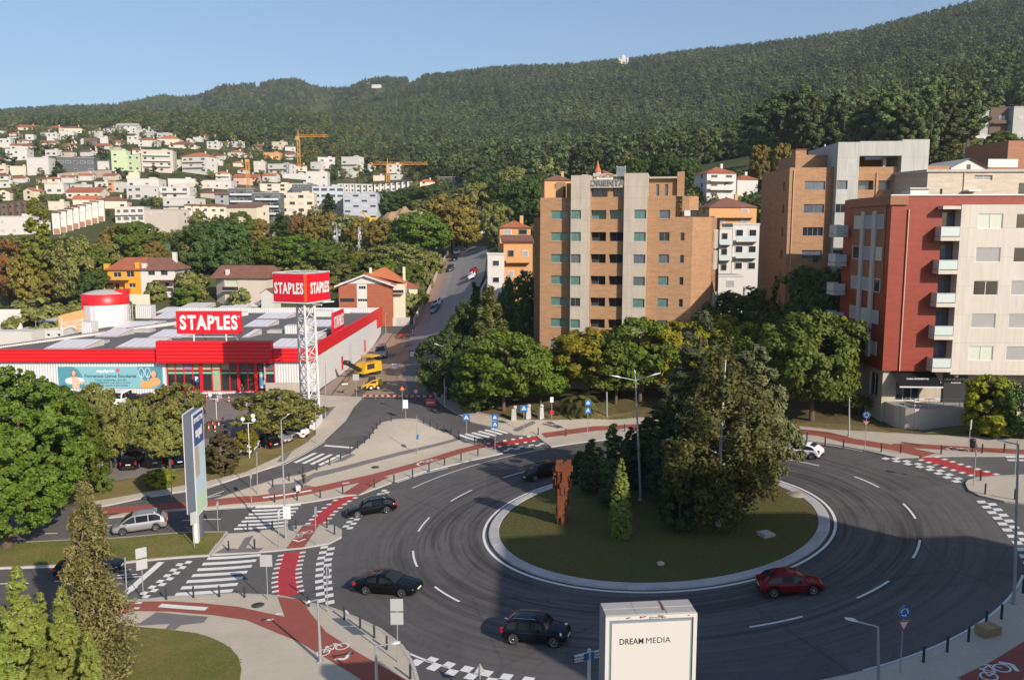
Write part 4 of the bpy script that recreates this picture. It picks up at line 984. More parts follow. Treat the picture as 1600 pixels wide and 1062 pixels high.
 for i in range(12):
  a, c = X(px[i]) + .1, X(px[i + 1]) - .1
  u = MB(); u.quad((a, .06, zm + .16), (c, .06, zm + .16), (c, .06, zt - .14), (a, .06, zt - .14), GB if i < 7 else GLB); u.build('upper_pane', b.root)
  l = MB(); l.quad((a, .05, SGZ + .14), (c, .05, SGZ + .14), (c, .05, zm), (a, .05, zm), GB if i == 5 else (DARKIN if i in (8, 9) else GLD)); l.build('lower_pane', b.root)
 st = MB(); st.box((X(253), -.0, zm - .5), (X(420), .04, zm - .22), GRS); st.build('green_strip', b.root)
 p1 = MB(); p1.quad((X(397), -.04, SGZ + .5), (X(406), -.04, SGZ + .5), (X(406), -.04, zm - .5), (X(397), -.04, zm - .5), FRAMEW); p1.quad((X(398), -.05, SGZ + .8), (X(405), -.05, SGZ + .8), (X(405), -.05, zm - 1.0), (X(398), -.05, zm - 1.0), M('poster_blue', (.10, .28, .40), .6, var=.5, scale=1.2)); p1.build('poster', b.root)
 p2 = MB(); p2.quad((X(279), -.04, zm + .25), (X(291), -.04, zm + .25), (X(291), -.04, zt - .2), (X(279), -.04, zt - .2), M('poster_magenta', (.34, .20, .42), .6, var=.7, scale=1.0)); p2.build('poster', b.root)
 lw = MB(); lw.box((X(409), -.9, zb), (X(470), -.7, SGZ + 1.5), CONC); lw.build('low_wall', b.root)
 rs = MB(); rs.quad((X(407), -.70, fb - 3.4), (X(407), -.05, fb - 3.4), (X(407), -.05, fb), (X(407), -.70, fb), WRIB); rs.build('wall_return', b.root)
 ps = MB(); ps.box((X(299), -1.2, zm - 1.55), (X(305), -1.14, zm - .65), M('sign_blue', (.02, .14, .42), .4, var=.03)); q = ps.build('parking_sign', b.root); text('lettering', 'P', .85, SIGNW, q, (X(302), -1.22, zm - 1.08), bold=.04, depth=.01)
 # ---- printed banner
 bn = MB(); bx0, bx1, bz0, bz1 = X(79), X(244), zat(606, D0), zat(572.5, D0); bn.box((bx0, -.12, bz0), (bx1, -.03, bz1), TEAL)
 bw = bx1 - bx0; bh = bz1 - bz0
 def PT(u, v): return (bx0 + bw * u, -.125, bz0 + bh * v)
 def fan(pts, m, dy=0): bn.add([(p[0], p[1] - dy, p[2]) for p in pts], [tuple(range(len(pts)))], m)
 bn.quad(PT(0, 0), PT(.14, 0), PT(.14, 1), PT(0, 1), TEALD); fan([(PT(.14, 0)[0], -.126, PT(0, 0)[2])] + [(PT(.14, 0)[0] + 1.75 * math.sin(R(a)), -.126, PT(0, .0)[2] + bh * .99 * math.cos(R(a))) for a in range(0, 91, 10)][::-1], TEALD)
 fan([PT(.765 + .11 * math.cos(R(a)) + .1, .99 - .72 * math.sin(R(a))) for a in range(180, 361, 12)] if 0 else [(PT(1, 1)[0], -.126, PT(1, 1)[2]), (PT(.765, 1)[0], -.126, PT(1, 1)[2])] + [(PT(.995 - .23 * math.cos(R(a)), 0)[0], -.126, PT(0, 1 - .98 * math.sin(R(a)))[2]) for a in range(10, 91, 10)], TEALD)
 SK = M('print_skin', (.62, .36, .25), .6, var=.1); HR = M('print_hair', (.16, .08, .05), .6); OR = M('print_orange', (.72, .33, .10), .6, var=.08); WP = M('print_white', (.72, .72, .72), .6); BK = M('print_books', (.66, .42, .28), .6, var=.4, scale=3)
 def disc(u, v, ru, rv, m, dy): fan([(PT(u, v)[0] + ru * math.cos(R(a)), -.125, PT(u, v)[2] + rv * math.sin(R(a))) for a in range(0, 360, 24)], m, dy)
 # girl leaning on a pile of books, left; laughing girl in orange, right: both are flat print
 disc(.15, .66, .42, .62, HR, .004); disc(.15, .70, .30, .42, SK, .008); disc(.115, .34, .8, .5, WP, .005); disc(.2, .36, .75, .45, WP, .005); disc(.15, .5, .55, .2, SK, .009); disc(.225, .26, .3, .25, SK, .008)
 fan([PT(.13, -.0), PT(.2, -.0), PT(.2, .44), PT(.13, .44)], BK, .01)
 disc(.915, .62, .52, .72, HR, .004); disc(.915, .66, .38, .55, SK, .008); disc(.925, .3, .85, .68, OR, .006); disc(.93, .27, .35, .22, SK, .01); disc(.84, .17, .95, .58, OR, .012)
 for u in (.80, .86):
  ring = [(PT(u, .72)[0] + .42 * math.cos(R(a)), -.14, PT(u, .72)[2] + .75 * math.sin(R(a))) for a in range(0, 361, 30)]; bn.tube(ring, .045, WP, 4); bn.bar((PT(u, 0)[0], -.14, PT(u, .35)[2]), (PT(u, 0)[0], -.14, PT(u, .7)[2]), .045, WP, 4)
 disc(.575, .83, .30, .30, M('print_red', (.55, .10, .10), .6), .004)
 bo = bn.build('banner', b.root); TX = M('print_navy', (.02, .07, .12), .6)
 text('lettering', 'Forramos Livros Escolares', .74, TX, bo, PT(.5, .565), bold=.022, depth=.004)
 for i, s_ in enumerate(('Capas resistentes, que são', 'personalizáveis com forro e com', 'a cor que quiser e são únicas.')): text('lettering', s_, .46, TX, bo, PT(.5, .385 - i * .125), bold=.012, depth=.004)
 text('lettering', 'copy&print', .62, WP, bo, PT(.455, .80), bold=.03, depth=.004)
 # side doors, lamps on the side wall
 for f_, w2 in ((.475, 0), (.79, 0)):
  p = dv * (Ls * (.30 if f_ < .5 else .66)); q = p + dv * 1.3; m = MB(); m.prism([(p.x, p.y), (p.x + n.x * .06, p.y + n.y * .06), (q.x + n.x * .06, q.y + n.y * .06), (q.x, q.y)], SGZ + .2, SGZ + 2.6, REDP); m.build('side_door', b.root)
 # roof signs, standing on frames
 def roof_sign(px0, px1, py0, py1, D, rz, lw, lh, lab):
  p = onD((px0 + px1) / 2, py1, D); w2 = (px1 - px0) * D / FPX / max(.25, math.cos(rz)) if abs(rz) < 1 else 9; h2 = (py1 - py0) * D / FPX
  r = empty('roof_sign', (p.x, p.y, p.z), rz, lab, 'sign'); m = MB(); m.box((-w2 / 2, -.15, 0), (w2 / 2, .25, h2), REDS); m.build('sign_board', r)
  f = MB()
  for u in (-.25, .25): f.bar((u * w2, .1, -1.8), (u * w2, .1, 0), .12, FRAMEW); f.bar((u * w2, .3, h2 * .5), (u * w2 + .5, 4, -1.6), .07, FRAMEW)
  f.bar((-w2 * .45, .1, -.5), (w2 * .45, .1, -.5), .07, FRAMEW); f.build('frame', r)
  staples_word('lettering', r, (0, -.19, h2 * .5), 0, h2 * lh, w2 * lw, SIGNW)
  m = MB(); m.lathe([(.10, 0), (.16, 0), (.16, .02), (.1, .02)], SIGNW, 12, (w2 * .465, -.19, h2 * .76), 'Y'); m.build('mark', r)
 roof_sign(276.5, 378.5, 485.5, 521, 124.8, 0, .89, .66, 'wide red roof sign with white lettering standing above the store entrance')
 a, bb, c = ray(528, 508); p = onD(528, 500, 146)
 r = empty('roof_sign', (p.x, p.y, zr), math.atan2(dv.y, dv.x), 'small red roof sign along the side edge of the store roof', 'sign')
 w2 = 9.0; z0 = 1.0; h2 = 3.4; m = MB(); m.box((-w2 / 2, -.15, z0), (w2 / 2, .15, z0 + h2), REDS); m.build('sign_board', r); staples_word('lettering', r, (0, -.19, z0 + h2 / 2), 0, h2 * .6, w2 * .86, SIGNW)
 f = MB(); f.bar((-w2 * .4, 0, 0), (-w2 * .4, 0, z0), .12, FRAMEW); f.bar((w2 * .4, 0, 0), (w2 * .4, 0, z0), .12, FRAMEW); f.bar((-w2 * .3, .2, z0 + 1), (-w2 * .4, 5, .1), .07, FRAMEW); f.build('frame', r)
 return b.done()
store()
# ------------------------------------------------------------------ round white tank and yard buildings left of the store
def tank():
 D = 163.; p = onD(158, 362, D); k = D / FPX; r = 34 * k; zt = zat(459, D); zm = zat(474.5, D); zb = zat(508, D)
 t = empty('water_tank', (p.x, p.y, zb), 0, 'round white tank with broad red band behind the store', 'tank')
 m = MB(); m.lathe([(r, -3), (r, zm - zb)], WSHEET, 40); m.build('shell', t); m = MB(); m.lathe([(r + .05, zm - zb), (r + .05, zt - zb), (r - .2, zt - zb + .1)], REDP, 40); m.build('red_band', t)
 m = MB(); m.lathe([(r - .2, zt - zb + .1), (r * .5, zt - zb + .7), (.01, zt - zb + .9)], CONCG, 40); m.build('roof', t)
 m = MB(); m.box((-r * .7, -r * .78, -2), (-r * .7 + .25, -r * .70, zt - zb), REDP); m.build('ladder', t); m = MB(); m.box((r * .55, -r * .2, zt - zb), (r * .98, r * .4, zt - zb + .9), REDP); m.build('plant_box', t)
 m = MB()
 for i in range(6): m.bar((r + .5, 0, -2 + i * 1), (r + .5, .9, -2 + i * 1), .04, FRAMEW, 5)
 m.bar((r + .5, 0, -3), (r + .5, 0, 4), .05, FRAMEW, 5); m.bar((r + .5, .9, -3), (r + .5, .9, 4), .05, FRAMEW, 5); m.build('side_frame', t)
 # brick coloured yard wall and white gantry
 q = onD(92, 512, 158); t = empty('loading_shed', (q.x, q.y, q.z), R(20), 'terracotta coloured loading shed wall beside the round tank', 'shed'); m = MB(); m.prism([(0, 0), (4.6, 0), (4.6, .4), (0, .4)], -4, 2.3, ORANGEW, M=Matrix.Identity(4)); m.build('wall', t)
 m = MB(); m.add([(0, -.01, 2.3), (4.6, -.01, 2.3), (4.6, -.01, 3.4)], [(0, 1, 2)], ORANGEW); m.build('gable', t)
 q = onD(97, 516, 152); t = empty('steel_gantry', (q.x, q.y, q.z), R(15), 'white braced steel gantry in front of the terracotta shed', 'gantry'); m = MB()
 for x in (0, 3.5): m.bar((x, 0, -3), (x, 0, 2.2), .1, FRAMEW)
 for h in (.4, 1.3): m.bar((0, 0, h), (3.5, 0, h + .6), .07, FRAMEW)
 m.bar((0, 0, 0), (3.5, 0, 1.9), .06, FRAMEW); m.bar((0, 0, 1.3), (3.5, 0, 0), .06, FRAMEW); m.build('frame', t)
 q = onD(70, 522, 150); b = Bld('outbuilding', (q.x, q.y, q.z), 0, 'low white outbuilding with small dark windows by the gantry', 'outbuilding'); b.block([(0, 0), (3.4, 0), (3.4, 5), (0, 5)], -4, .7, WHITE, {0: [(.3, .9, -.4, .1, 'dark+w'), (2.2, 2.8, -.4, .1, 'dark+w')]}, 'wall'); b.done()
 q = onD(-20, 520, 170); b = Bld('warehouse', (q.x, q.y, q.z - 3), R(-4), 'long low white warehouse roof at the left edge behind the store', 'warehouse'); b.block([(-14, 0), (9.5, 0), (9.5, 30), (-14, 30)], -4, 3.3, WHITE, {}, 'wall', roof=M('pale_roof', (.52, .50, .48), .8, var=.1, scale=.4), par=.1); b.done()
 q = onD(8, 488, 175); b = Bld('yard_wall', (q.x - 6, q.y, q.z - 3), R(3), 'white yard wall in front of the rust coloured trees', 'wall'); b.block([(-6, 0), (9, 0), (9, .4), (-6, .4)], -3, 3.6, WHITE, {}, 'wall', par=.02); b.done()
tank()
# ------------------------------------------------------------------ triangular lattice tower with the red box sign
def sign_tower():
 p = hit(487, 666); D = p.y; k = D / FPX
 t = empty('sign_tower', (p.x, p.y, p.z), 0, 'white lattice tower carrying a large red box sign with white lettering', 'sign tower')
 zb = zat(474, D) - p.z; zt = zat(428, D) - p.z
 cx = lambda px: (px - 800) * k - p.x
 A, B, C_ = Vector((cx(461), 1.5, 0)), Vector((cx(480), -.8, 0)), Vector((cx(488), 1.8, 0)); Zt = zb + .1
 legs = [A, B, C_]
 for q in legs:
  m = MB(); m.bar(q, q + Vector((-.25, 0, Zt)), .16, FRAMEW, 8); m.build('leg', t)
 m = MB(); nb = 9
 for i in range(nb):
  z0, z1 = Zt * .03 + Zt * .94 * i / nb, Zt * .03 + Zt * .94 * (i + 1) / nb
  for a, c in ((0, 1), (1, 2), (2, 0)):
   P, Q = legs[a], legs[c]; s0, s1 = -.25 * z0 / Zt, -.25 * z1 / Zt
   m.bar(P + Vector((s0, 0, z0)), Q + Vector((s1, 0, z1)), .06, FRAMEW, 5); m.bar(Q + Vector((s0, 0, z0)), P + Vector((s1, 0, z1)), .06, FRAMEW, 5); m.bar(P + Vector((s1, 0, z1)), Q + Vector((s1, 0, z1)), .06, FRAMEW, 5)
 m.build('bracing', t)
 m = MB(); m.box((cx(481), -1.5, -.5), (cx(492), 2, 1.9), FRAMEW); m.box((cx(473), -1.2, 0), (cx(480.5), 2, 4.6), STEEL) if 0 else None; m.build('base_cladding', t)
 # box: triangular prism, left face wide, right face turned away
 b0, b1, b2 = Vector((cx(424.5), .6, 0)), Vector((cx(483), -1.3, 0)), Vector((cx(504), 4.2, 0)); b3 = Vector((cx(450), 6.2, 0))
 m = MB(); m.prism([(q.x, q.y) for q in (b0, b1, b2, b3)], zb + .25, zt, REDS, mt=CONCG); m.build('box_sign', t)
 e = MB()
 cor = M('orange_edge', (.70, .12, .03), .45); d1 = (b1 - b0).normalized(); d2 = (b2 - b1).normalized()
 q0 = b1 - d1 * .42 ; q1 = b1 + d2 * .3; nn = Vector((d1.y, -d1.x, 0)) * .03
 e.prism([(q0.x + nn.x, q0.y + nn.y), (b1.x + nn.x, b1.y + nn.y), (b1.x, b1.y), (q0.x, q0.y)], zb + .27, zt - .02, cor); e.build('corner_strip', t)
 e = MB()
 for q, r_ in ((b0, b1), (b1, b2), (b2, b3), (b3, b0)):
  e.bar(q + Vector((0, 0, zt + .14)), r_ + Vector((0, 0, zt + .14)), .06, FRAMEW, 5); e.bar(q + Vector((0, 0, zb + .1)), r_ + Vector((0, 0, zb + .1)), .1, FRAMEW, 5)
 c4 = [b0, b1, b2, b3]
 for i in range(4):
  for f_ in (0, .33, .66): q = c4[i].lerp(c4[(i + 1) % 4], f_); e.bar(q + Vector((0, 0, zt)), q + Vector((0, 0, zt + .16)), .05, FRAMEW, 5)
 e.bar((cx(455), .5, zb - .15), (cx(512), 3.5, zb - .05), .1, FRAMEW, 5); e.bar((cx(456), 2, zb - .1), (cx(505), -1.2, zb - .1), .1, FRAMEW, 5); e.build('railing', t)
 zc = (zb + .25 + zt) / 2; n1 = Vector((d1.y, -d1.x, 0)); n2 = Vector((d2.y, -d2.x, 0))
 c1 = b0.lerp(b1, .475) + n1 * .05; L1 = (b1 - b0).length; staples_word('lettering', t, (c1.x, c1.y, zc - .05), math.atan2(d1.y, d1.x), 1.5, L1 * .86, SIGNW)
 c2 = b1.lerp(b2, .55) + n2 * .05; L2 = (b2 - b1).length; staples_word('lettering', t, (c2.x, c2.y, zc - .05), math.atan2(d2.y, d2.x), 1.5, L2 * .8, SIGNW)
sign_tower()
# ------------------------------------------------------------------ houses
SOLAR = M('solar_panel', (.02, .03, .06), .15, var=.1); WOODB = M('brown_panel', (.30, .15, .08), .8, var=.15); DARKW = M('dark_brown_wall', (.13, .085, .06), .85, var=.15); PINKW = M('pink_plaster', (.55, .36, .27), .85, var=.1)
BEIGE = M('beige_plaster', (.56, .49, .40), .85, var=.12, scale=.5, scale2=6); STONE = M('rubble_stone', (.33, .28, .22), .95, var=.3, scale=1.5, scale2=8, bmp=.4)
CW = {'W': (WHITE, 'white'), 'C': (CREAM, 'cream'), 'B': (BEIGE, 'beige'), 'G': (GREYP, 'grey'), 'N': (GREENP, 'mint green'), 'O': (ORANGEW, 'orange'), 'U': (BLUEG, 'blue grey'), 'D': (DARKW, 'dark brown'), 'P': (PINKW, 'pink'), 'K': (DGREY, 'dark grey')}
CR = {'f': 'a flat roof', 'h': 'a hipped tile roof', 'g': 'a gabled tile roof', 's': 'a low gabled pale roof', 'm': 'a single-pitch tile roof'}
_hw = {}
def house_window(w, h, k):
 key = (round(w, 1), round(h, 1), k)
 if key not in _hw:
  m = MB(); m.box((0, -.10, 0), (w, .02, h), FRAMEW if k != 'D' else FRAME); g = {'D': GLD, 'S': SHUT, 'T': GLB, 'B': GLD}[k]
  m.quad((.09, -.105, .09), (w - .09, -.105, .09), (w - .09, -.105, h - .09), (.09, -.105, h - .09), g); _hw[key] = m.mesh('window')
 return _hw[key]
HOUSES = []
def house(p, w, h, dp, ang, wall, roof, tile, st, wk='DDSD', row='', bal=0, gar=0, label=None, cat='house', group=None, wd=1.3, back=6, nw=0):
 """p: front middle of the base; w,h,dp metres"""
 t = empty('house' if cat == 'house' else 'apartment_block', p, R(ang), label, cat, group); wm = CW[wall][0]
 m = MB(); m.box((-w / 2, 0, -back), (w / 2, dp, h), wm)
 pk = min(w, dp) * .22; ov = .4
 x0, x1, y0, y1 = -w / 2 - ov, w / 2 + ov, -ov, dp + ov
 r = MB()
 if roof == 'f':
  r.box((-w / 2 - .12, -.12, h + .003), (w / 2 + .12, dp + .12, h + .28), wm if wall != 'K' else GREYP); r.box((-w / 2 + .4, .4, h + .28), (w / 2 - .4, dp - .4, h + .30), PARAPET)
  if w > 7: r.box((w * .1, dp * .4, h + .3), (w * .3, dp * .65, h + 1.3), wm)
 elif roof == 'h':
  rw = max(0, w / 2 - dp / 2); rd = max(0, dp / 2 - w / 2); zc = h + pk + .1
  vs = [(x0, y0, h - .05), (x1, y0, h - .05), (x1, y1, h - .05), (x0, y1, h - .05), (-rw, dp / 2 - rd, zc), (rw, dp / 2 - rd, zc), (rw, dp / 2 + rd, zc), (-rw, dp / 2 + rd, zc)]
  r.add(vs, [(0, 1, 5, 4), (1, 2, 6, 5), (2, 3, 7, 6), (3, 0, 4, 7), (4, 5, 6, 7), (3, 2, 1, 0)], tile)
 elif roof in 'gs':
  if w >= dp: vs = [(x0, y0, h - .12), (x1, y0, h - .12), (x1, dp / 2, h + pk), (x0, dp / 2, h + pk), (x0, y1, h - .12), (x1, y1, h - .12)]; fs = [(0, 1, 2, 3), (3, 2, 5, 4)]; m.add([(-w / 2, 0, h), (-w / 2, dp, h), (-w / 2, dp / 2, h + pk - .1), (w / 2, 0, h), (w / 2, dp, h), (w / 2, dp / 2, h + pk - .1)], [(1, 0, 2), (3, 4, 5)], wm)
  else: vs = [(x0, y0, h - .12), (0, y0, h + pk), (0, y1, h + pk), (x0, y1, h - .12), (x1, y0, h - .12), (x1, y1, h - .12)]; fs = [(0, 1, 2, 3), (1, 4, 5, 2)]; m.add([(-w / 2, 0, h), (w / 2, 0, h), (0, 0, h + pk - .1)], [(0, 1, 2)], wm)
  r.add(vs, fs, tile if roof == 'g' else GREYP); r.add([(a, b, c - .18) for a, b, c in vs], [f[::-1] for f in fs], wm)
 elif roof == 'm':
  vs = [(x0, y0, h + .02), (x1, y0, h + .02), (x1, y1, h + pk), (x0, y1, h + pk)]; r.add(vs, [(0, 1, 2, 3)], tile); r.add([(a, b, c - .2) for a, b, c in vs], [(3, 2, 1, 0)], wm); m.box((-w / 2, dp * .5, h), (w / 2, dp, h + pk * .5), wm)
 m.build('wall', t); ro = r.build('roof', t)
 if roof in 'hg' and w > 6: c = MB(); c.box((w * .2, dp * .55, h), (w * .2 + .7, dp * .55 + .7, h + pk + 1.1), wm); c.build('chimney', ro)
 sh = h / st; n = nw or max(1, int(w / (4.2 if cat == 'house' else 3.4))); k = 0; wd = wd * rnd.uniform(.8, 1.5); wq = rnd.uniform(1.0, 1.5)
 for s in range(st):
  for i in range(n):
   kk = wk[(k + s) % len(wk)]; k += 1
   ww = min(wd * (1.5 if kk in 'T' else 1), w / n * .75); wh = wq if kk != 'T' else 1.6
   if gar and s == 0:
    g = MB(); g.box((-w / 2 + w * (i + .5) / n - 1.1, -.08, 0), (-w / 2 + w * (i + .5) / n + 1.1, .02, min(2.2, sh * .8)), WOODB); g.build('garage_door', t); continue
   if cat == 'house' and not nw and w > 6 and rnd.random() < .22: continue
   place('window', house_window(ww, wh, kk), t, (-w / 2 + w * (i + .5) / n - ww / 2, 0, sh * s + min(1.0, sh * .35)))
 if bal:
  for s in range(1, st):
   b = MB(); b.box((-w * .42, -1.3, sh * s - .1), (w * .42, -.01, sh * s + .1), wm); b.box((-w * .42, -1.3, sh * s + .1), (w * .42, -1.22, sh * s + 1.0), FROST if bal > 1 else wm); b.build('balcony', t)
 # a side window or two on each visible flank
 for sx in (-1, 1):
  for s in range(st): place('window', house_window(1.1, 1.2, 'D'), t, (sx * w / 2, dp * .5 + sx * -.55 * -1 * .999, sh * s + 1.0), R(-90 if sx < 0 else 90))
 HOUSES.append((t, p, wall, roof, st, row)); return t
def zone(z, n):
 ox, oy = ((0, 170), (350, 190))[n]; return [(ox + a / 3.9325, ox + b / 3.9325, oy + c / 3.9325, oy + d / 3.9325, *r) for a, b, c, d, *r in z]
Z1 = [(95,215,108,130,'C','g',1),(285,365,108,138,'C','h',1),(400,500,110,150,'C','h',1),(-10,18,138,172,'W','f',1),(160,205,160,192,'W','f',1),(245,295,138,168,'W','h',1),(290,350,150,200,'W','f',2,'T'),(368,450,140,186,'W','f',2,'T'),
 (-5,65,185,240,'W','f',2),(65,142,215,252,'W','g',1),(100,160,190,214,'W','h',1),(145,236,220,256,'C','g',1),(238,340,200,236,'W','g',1),(382,440,212,247,'C','h',1),(520,598,180,226,'D','f',2,'T'),(588,672,212,272,'B','g',2),(600,662,175,212,'W','f',1,'T'),
 (632,700,108,160,'W','h',2),(715,836,105,152,'W','s',3),(838,890,130,166,'W','f',1),(785,850,170,216,'W','f',2),(852,960,180,232,'W','h',2),(970,1100,172,222,'C','h',1),(1042,1200,214,242,'C','h',1),(1140,1182,180,210,'W','g',1),(1408,1485,258,296,'W','h',1),
 (905,1055,150,176,'G','f',1),(990,1060,95,126,'B','f',1),(40,165,250,316,'W','f',2,'T'),(70,170,355,406,'C','f',1,'S'),(172,300,302,406,'W','f',2,'S'),(365,572,300,392,'K','f',2,'TTB'),(600,690,325,372,'W','f',1),(690,780,258,380,'N','f',3),(782,868,285,382,'N','f',3,'TD'),
 (880,1060,256,390,'B','f',4,'DD',2),(1062,1112,315,366,'W','f',1),(1112,1278,262,396,'W','h',3,'DT',1),(1265,1365,320,346,'B','f',1,'S'),(586,664,452,512,'W','f',1),(666,690,448,512,'O','f',2),(692,752,452,510,'W','f',1),(790,976,432,530,'W','f',2,'SD'),(776,925,476,556,'W','f',2,'DT'),
 (1040,1195,432,490,'W','f',1,'B'),(1250,1420,442,490,'W','f',1,'B'),(280,390,462,522,'W','f',1,'T'),(425,520,465,502,'W','f',1,'T'),(410,612,498,552,'C','g',1,'B'),(455,600,542,590,'C','g',1),(604,775,550,612,'C','h',1),(-10,72,450,484,'W','f',1),(140,216,482,562,'C','g',2),(-10,60,492,562,'C','g',2),
 (985,1166,482,552,'W','f',2,'TD',1),(1000,1200,552,640,'W','f',2,'DT',1),(1320,1412,506,586,'G','g',2),(-10,192,662,772,'W','f',2,'S'),(885,1100,620,762,'B','f',3,'S'),(1385,1590,604,724,'C','m',2,'D')]
Z2 = [(25,108,182,216,'W','h',1),(185,252,246,312,'B','f',2,'S'),(265,402,262,322,'W','f',2,'T',1),(62,205,328,388,'P','g',2),(235,320,318,368,'W','g',1),(-5,42,376,408,'W','f',1),(245,345,192,232,'O','f',1),(580,682,222,288,'W','f',2,'T'),(720,832,218,312,'W','f',2,'TD',1),(508,636,308,408,'W','f',2,'DS'),
 (700,800,306,342,'W','f',1),(530,600,250,292,'W','f',1),(362,508,322,352,'W','f',1,'S'),(1205,1296,362,390,'C','h',1),(1305,1425,342,388,'K','f',1,'T'),(115,290,686,762,'W','f',1,'S'),(405,520,382,424,'W','f',1,'D'),(315,402,386,420,'O','f',1),(0,32,425,490,'W','g',2),(155,270,780,826,'C','h',1)]
TL = [TILE, TILEO, TILED]
def rowname(py): return 'topmost' if py < 218 else 'second' if py < 240 else 'third' if py < 275 else 'fourth' if py < 318 else 'lowest'
for i, z in enumerate(zone(Z1, 0) + zone(Z2, 1)):
 x0, x1, yt, yb, wl, rf, st = z[:7]; wk = z[7] if len(z) > 7 else 'DSDD'; bal = z[8] if len(z) > 8 else 0
 p = hit((x0 + x1) / 2, yb, 210); k = p.y / FPX; w = (x1 - x0) * k; hh = max(2.6 * st * .8, (yb - yt) * k * (.74 if rf in 'hg' else .97)); dp = min(max(7, w * .7), 14)
 house(p, w, hh, dp, rnd.choice((-14, -8, 6, 12)) if i % 3 else 3, wl, rf, TL[i % 3], st, wk, rowname(yb), bal, wd=1.3 if w < 20 else 1.8)
OCC = []
for z in zone(Z1, 0) + zone(Z2, 1): OCC.append(z[:4])
OCC += [(80, 168, 330, 372), (0, 55, 318, 345), (178, 230, 318, 352), (285, 360, 318, 350), (525, 650, 284, 305), (355, 595, 286, 352), (595, 680, 312, 350)]
nf = 0
for i in range(4000):
 if nf >= 62: break
 px, pb = rnd.uniform(-10, 620), rnd.uniform(206, 372)
 if (pb < 228 and px > 330) or (pb < 262 and px > 470) or (px > 540 and pb > 300): continue
 sw = rnd.uniform(12, 20) + max(0, pb - 240) * .09; shh = sw * rnd.uniform(.42, .62); r = (px - sw / 2, px + sw / 2, pb - shh, pb)
 if any(a < r[1] + 1 and b > r[0] - 1 and c < r[3] + 1 and d > r[2] - 1 for a, b, c, d in OCC): continue
 OCC.append(r); nf += 1; p = hit(px, pb, 210); k = p.y / FPX; rf = rnd.choice('ffhgfgh'); st = 1 if shh * k < 4.6 else 2
 house(p, sw * k, shh * k * (.74 if rf in 'hg' else .97), min(12, sw * k * .7), rnd.uniform(-16, 16), rnd.choice('WWWCWBCW'), rf, TL[i % 3], st, rnd.choice(('DSD', 'TD', 'DT', 'SD')), rowname(pb), int(st > 1 and rnd.random() < .4))
def terrace(pxs, ys, n, hgt, wall, roof, tile, st, wk, row, ang, gar=0, bal=0):
 (xa, xb), (ya, yb) = pxs, ys
 for i in range(n):
  t = (i + .5) / n; p = hit(xa + (xb - xa) * t, ya + (yb - ya) * t, 210); k = p.y / FPX; w = abs(xb - xa) * k / n / math.cos(R(ang)) * .98
  house(p, w, hgt * k, 10, ang, wall, roof, tile, st, wk, row, bal, gar, wd=1.2)
terrace((84, 163), (367, 344), 8, 33, 'W', 'm', TILE, 2, 'SD', 'lowest', 24, gar=1)
terrace((2, 53), (341, 335), 5, 21, 'D', 'f', TILE, 2, 'DT', 'lowest', 6)
terrace((181, 226), (348, 347), 4, 23, 'W', 'f', TILE, 2, 'T', 'lowest', 8, bal=1)
terrace((290, 354), (344, 346), 5, 23, 'C', 'm', TILE, 2, 'D', 'lowest', 18, gar=0)
terrace((528, 583), (301, 302), 6, 13, 'W', 'f', TILE, 2, 'DT', 'fourth', 8)
terrace((585, 645), (302, 297), 7, 14, 'W', 'm', TILE, 2, 'DS', 'fourth', 16)
# apartment blocks in the lower town
def ablock(px0, px1, yt, yb, wall, st, wk, bal, label, dp=14, ang=4, roof='f'):
 p = hit((px0 + px1) / 2, yb, 300); k = p.y / FPX
 t = house(p, (px1 - px0) * k, (yb - yt) * k, dp, ang, wall, roof, TILE, st, wk, '', bal, label=label, cat='apartment block', wd=2.2); HOUSES.pop(); return t
ablock(359, 398, 296, 338, 'K', 4, 'BDT', 2, 'dark grey apartment block with stacked balconies, left end of the lower town blocks')
ablock(398, 440, 303, 347, 'K', 4, 'BDT', 2, 'dark grey apartment block with pale balcony bands beside the cream block')
ablock(438, 491, 303, 344, 'C', 4, 'SD', 0, 'cream apartment block with balconies in a central bay of the lower town')
ablock(407, 456, 288, 300, 'C', 2, 'SD', 0, 'cream penthouse block behind the dark grey balconied blocks')
ablock(457, 492, 289, 306, 'K', 2, 'B', 0, 'dark grey flat block behind the cream apartment block')
ablock(490, 538, 293, 340, 'U', 5, 'DDBD', 0, 'blue grey apartment block with close rows of dark windows', ang=10)
ablock(537, 590, 303, 343, 'U', 5, 'SB', 0, 'pale blue grey apartment block with few windows beside the earth heap', ang=-4)
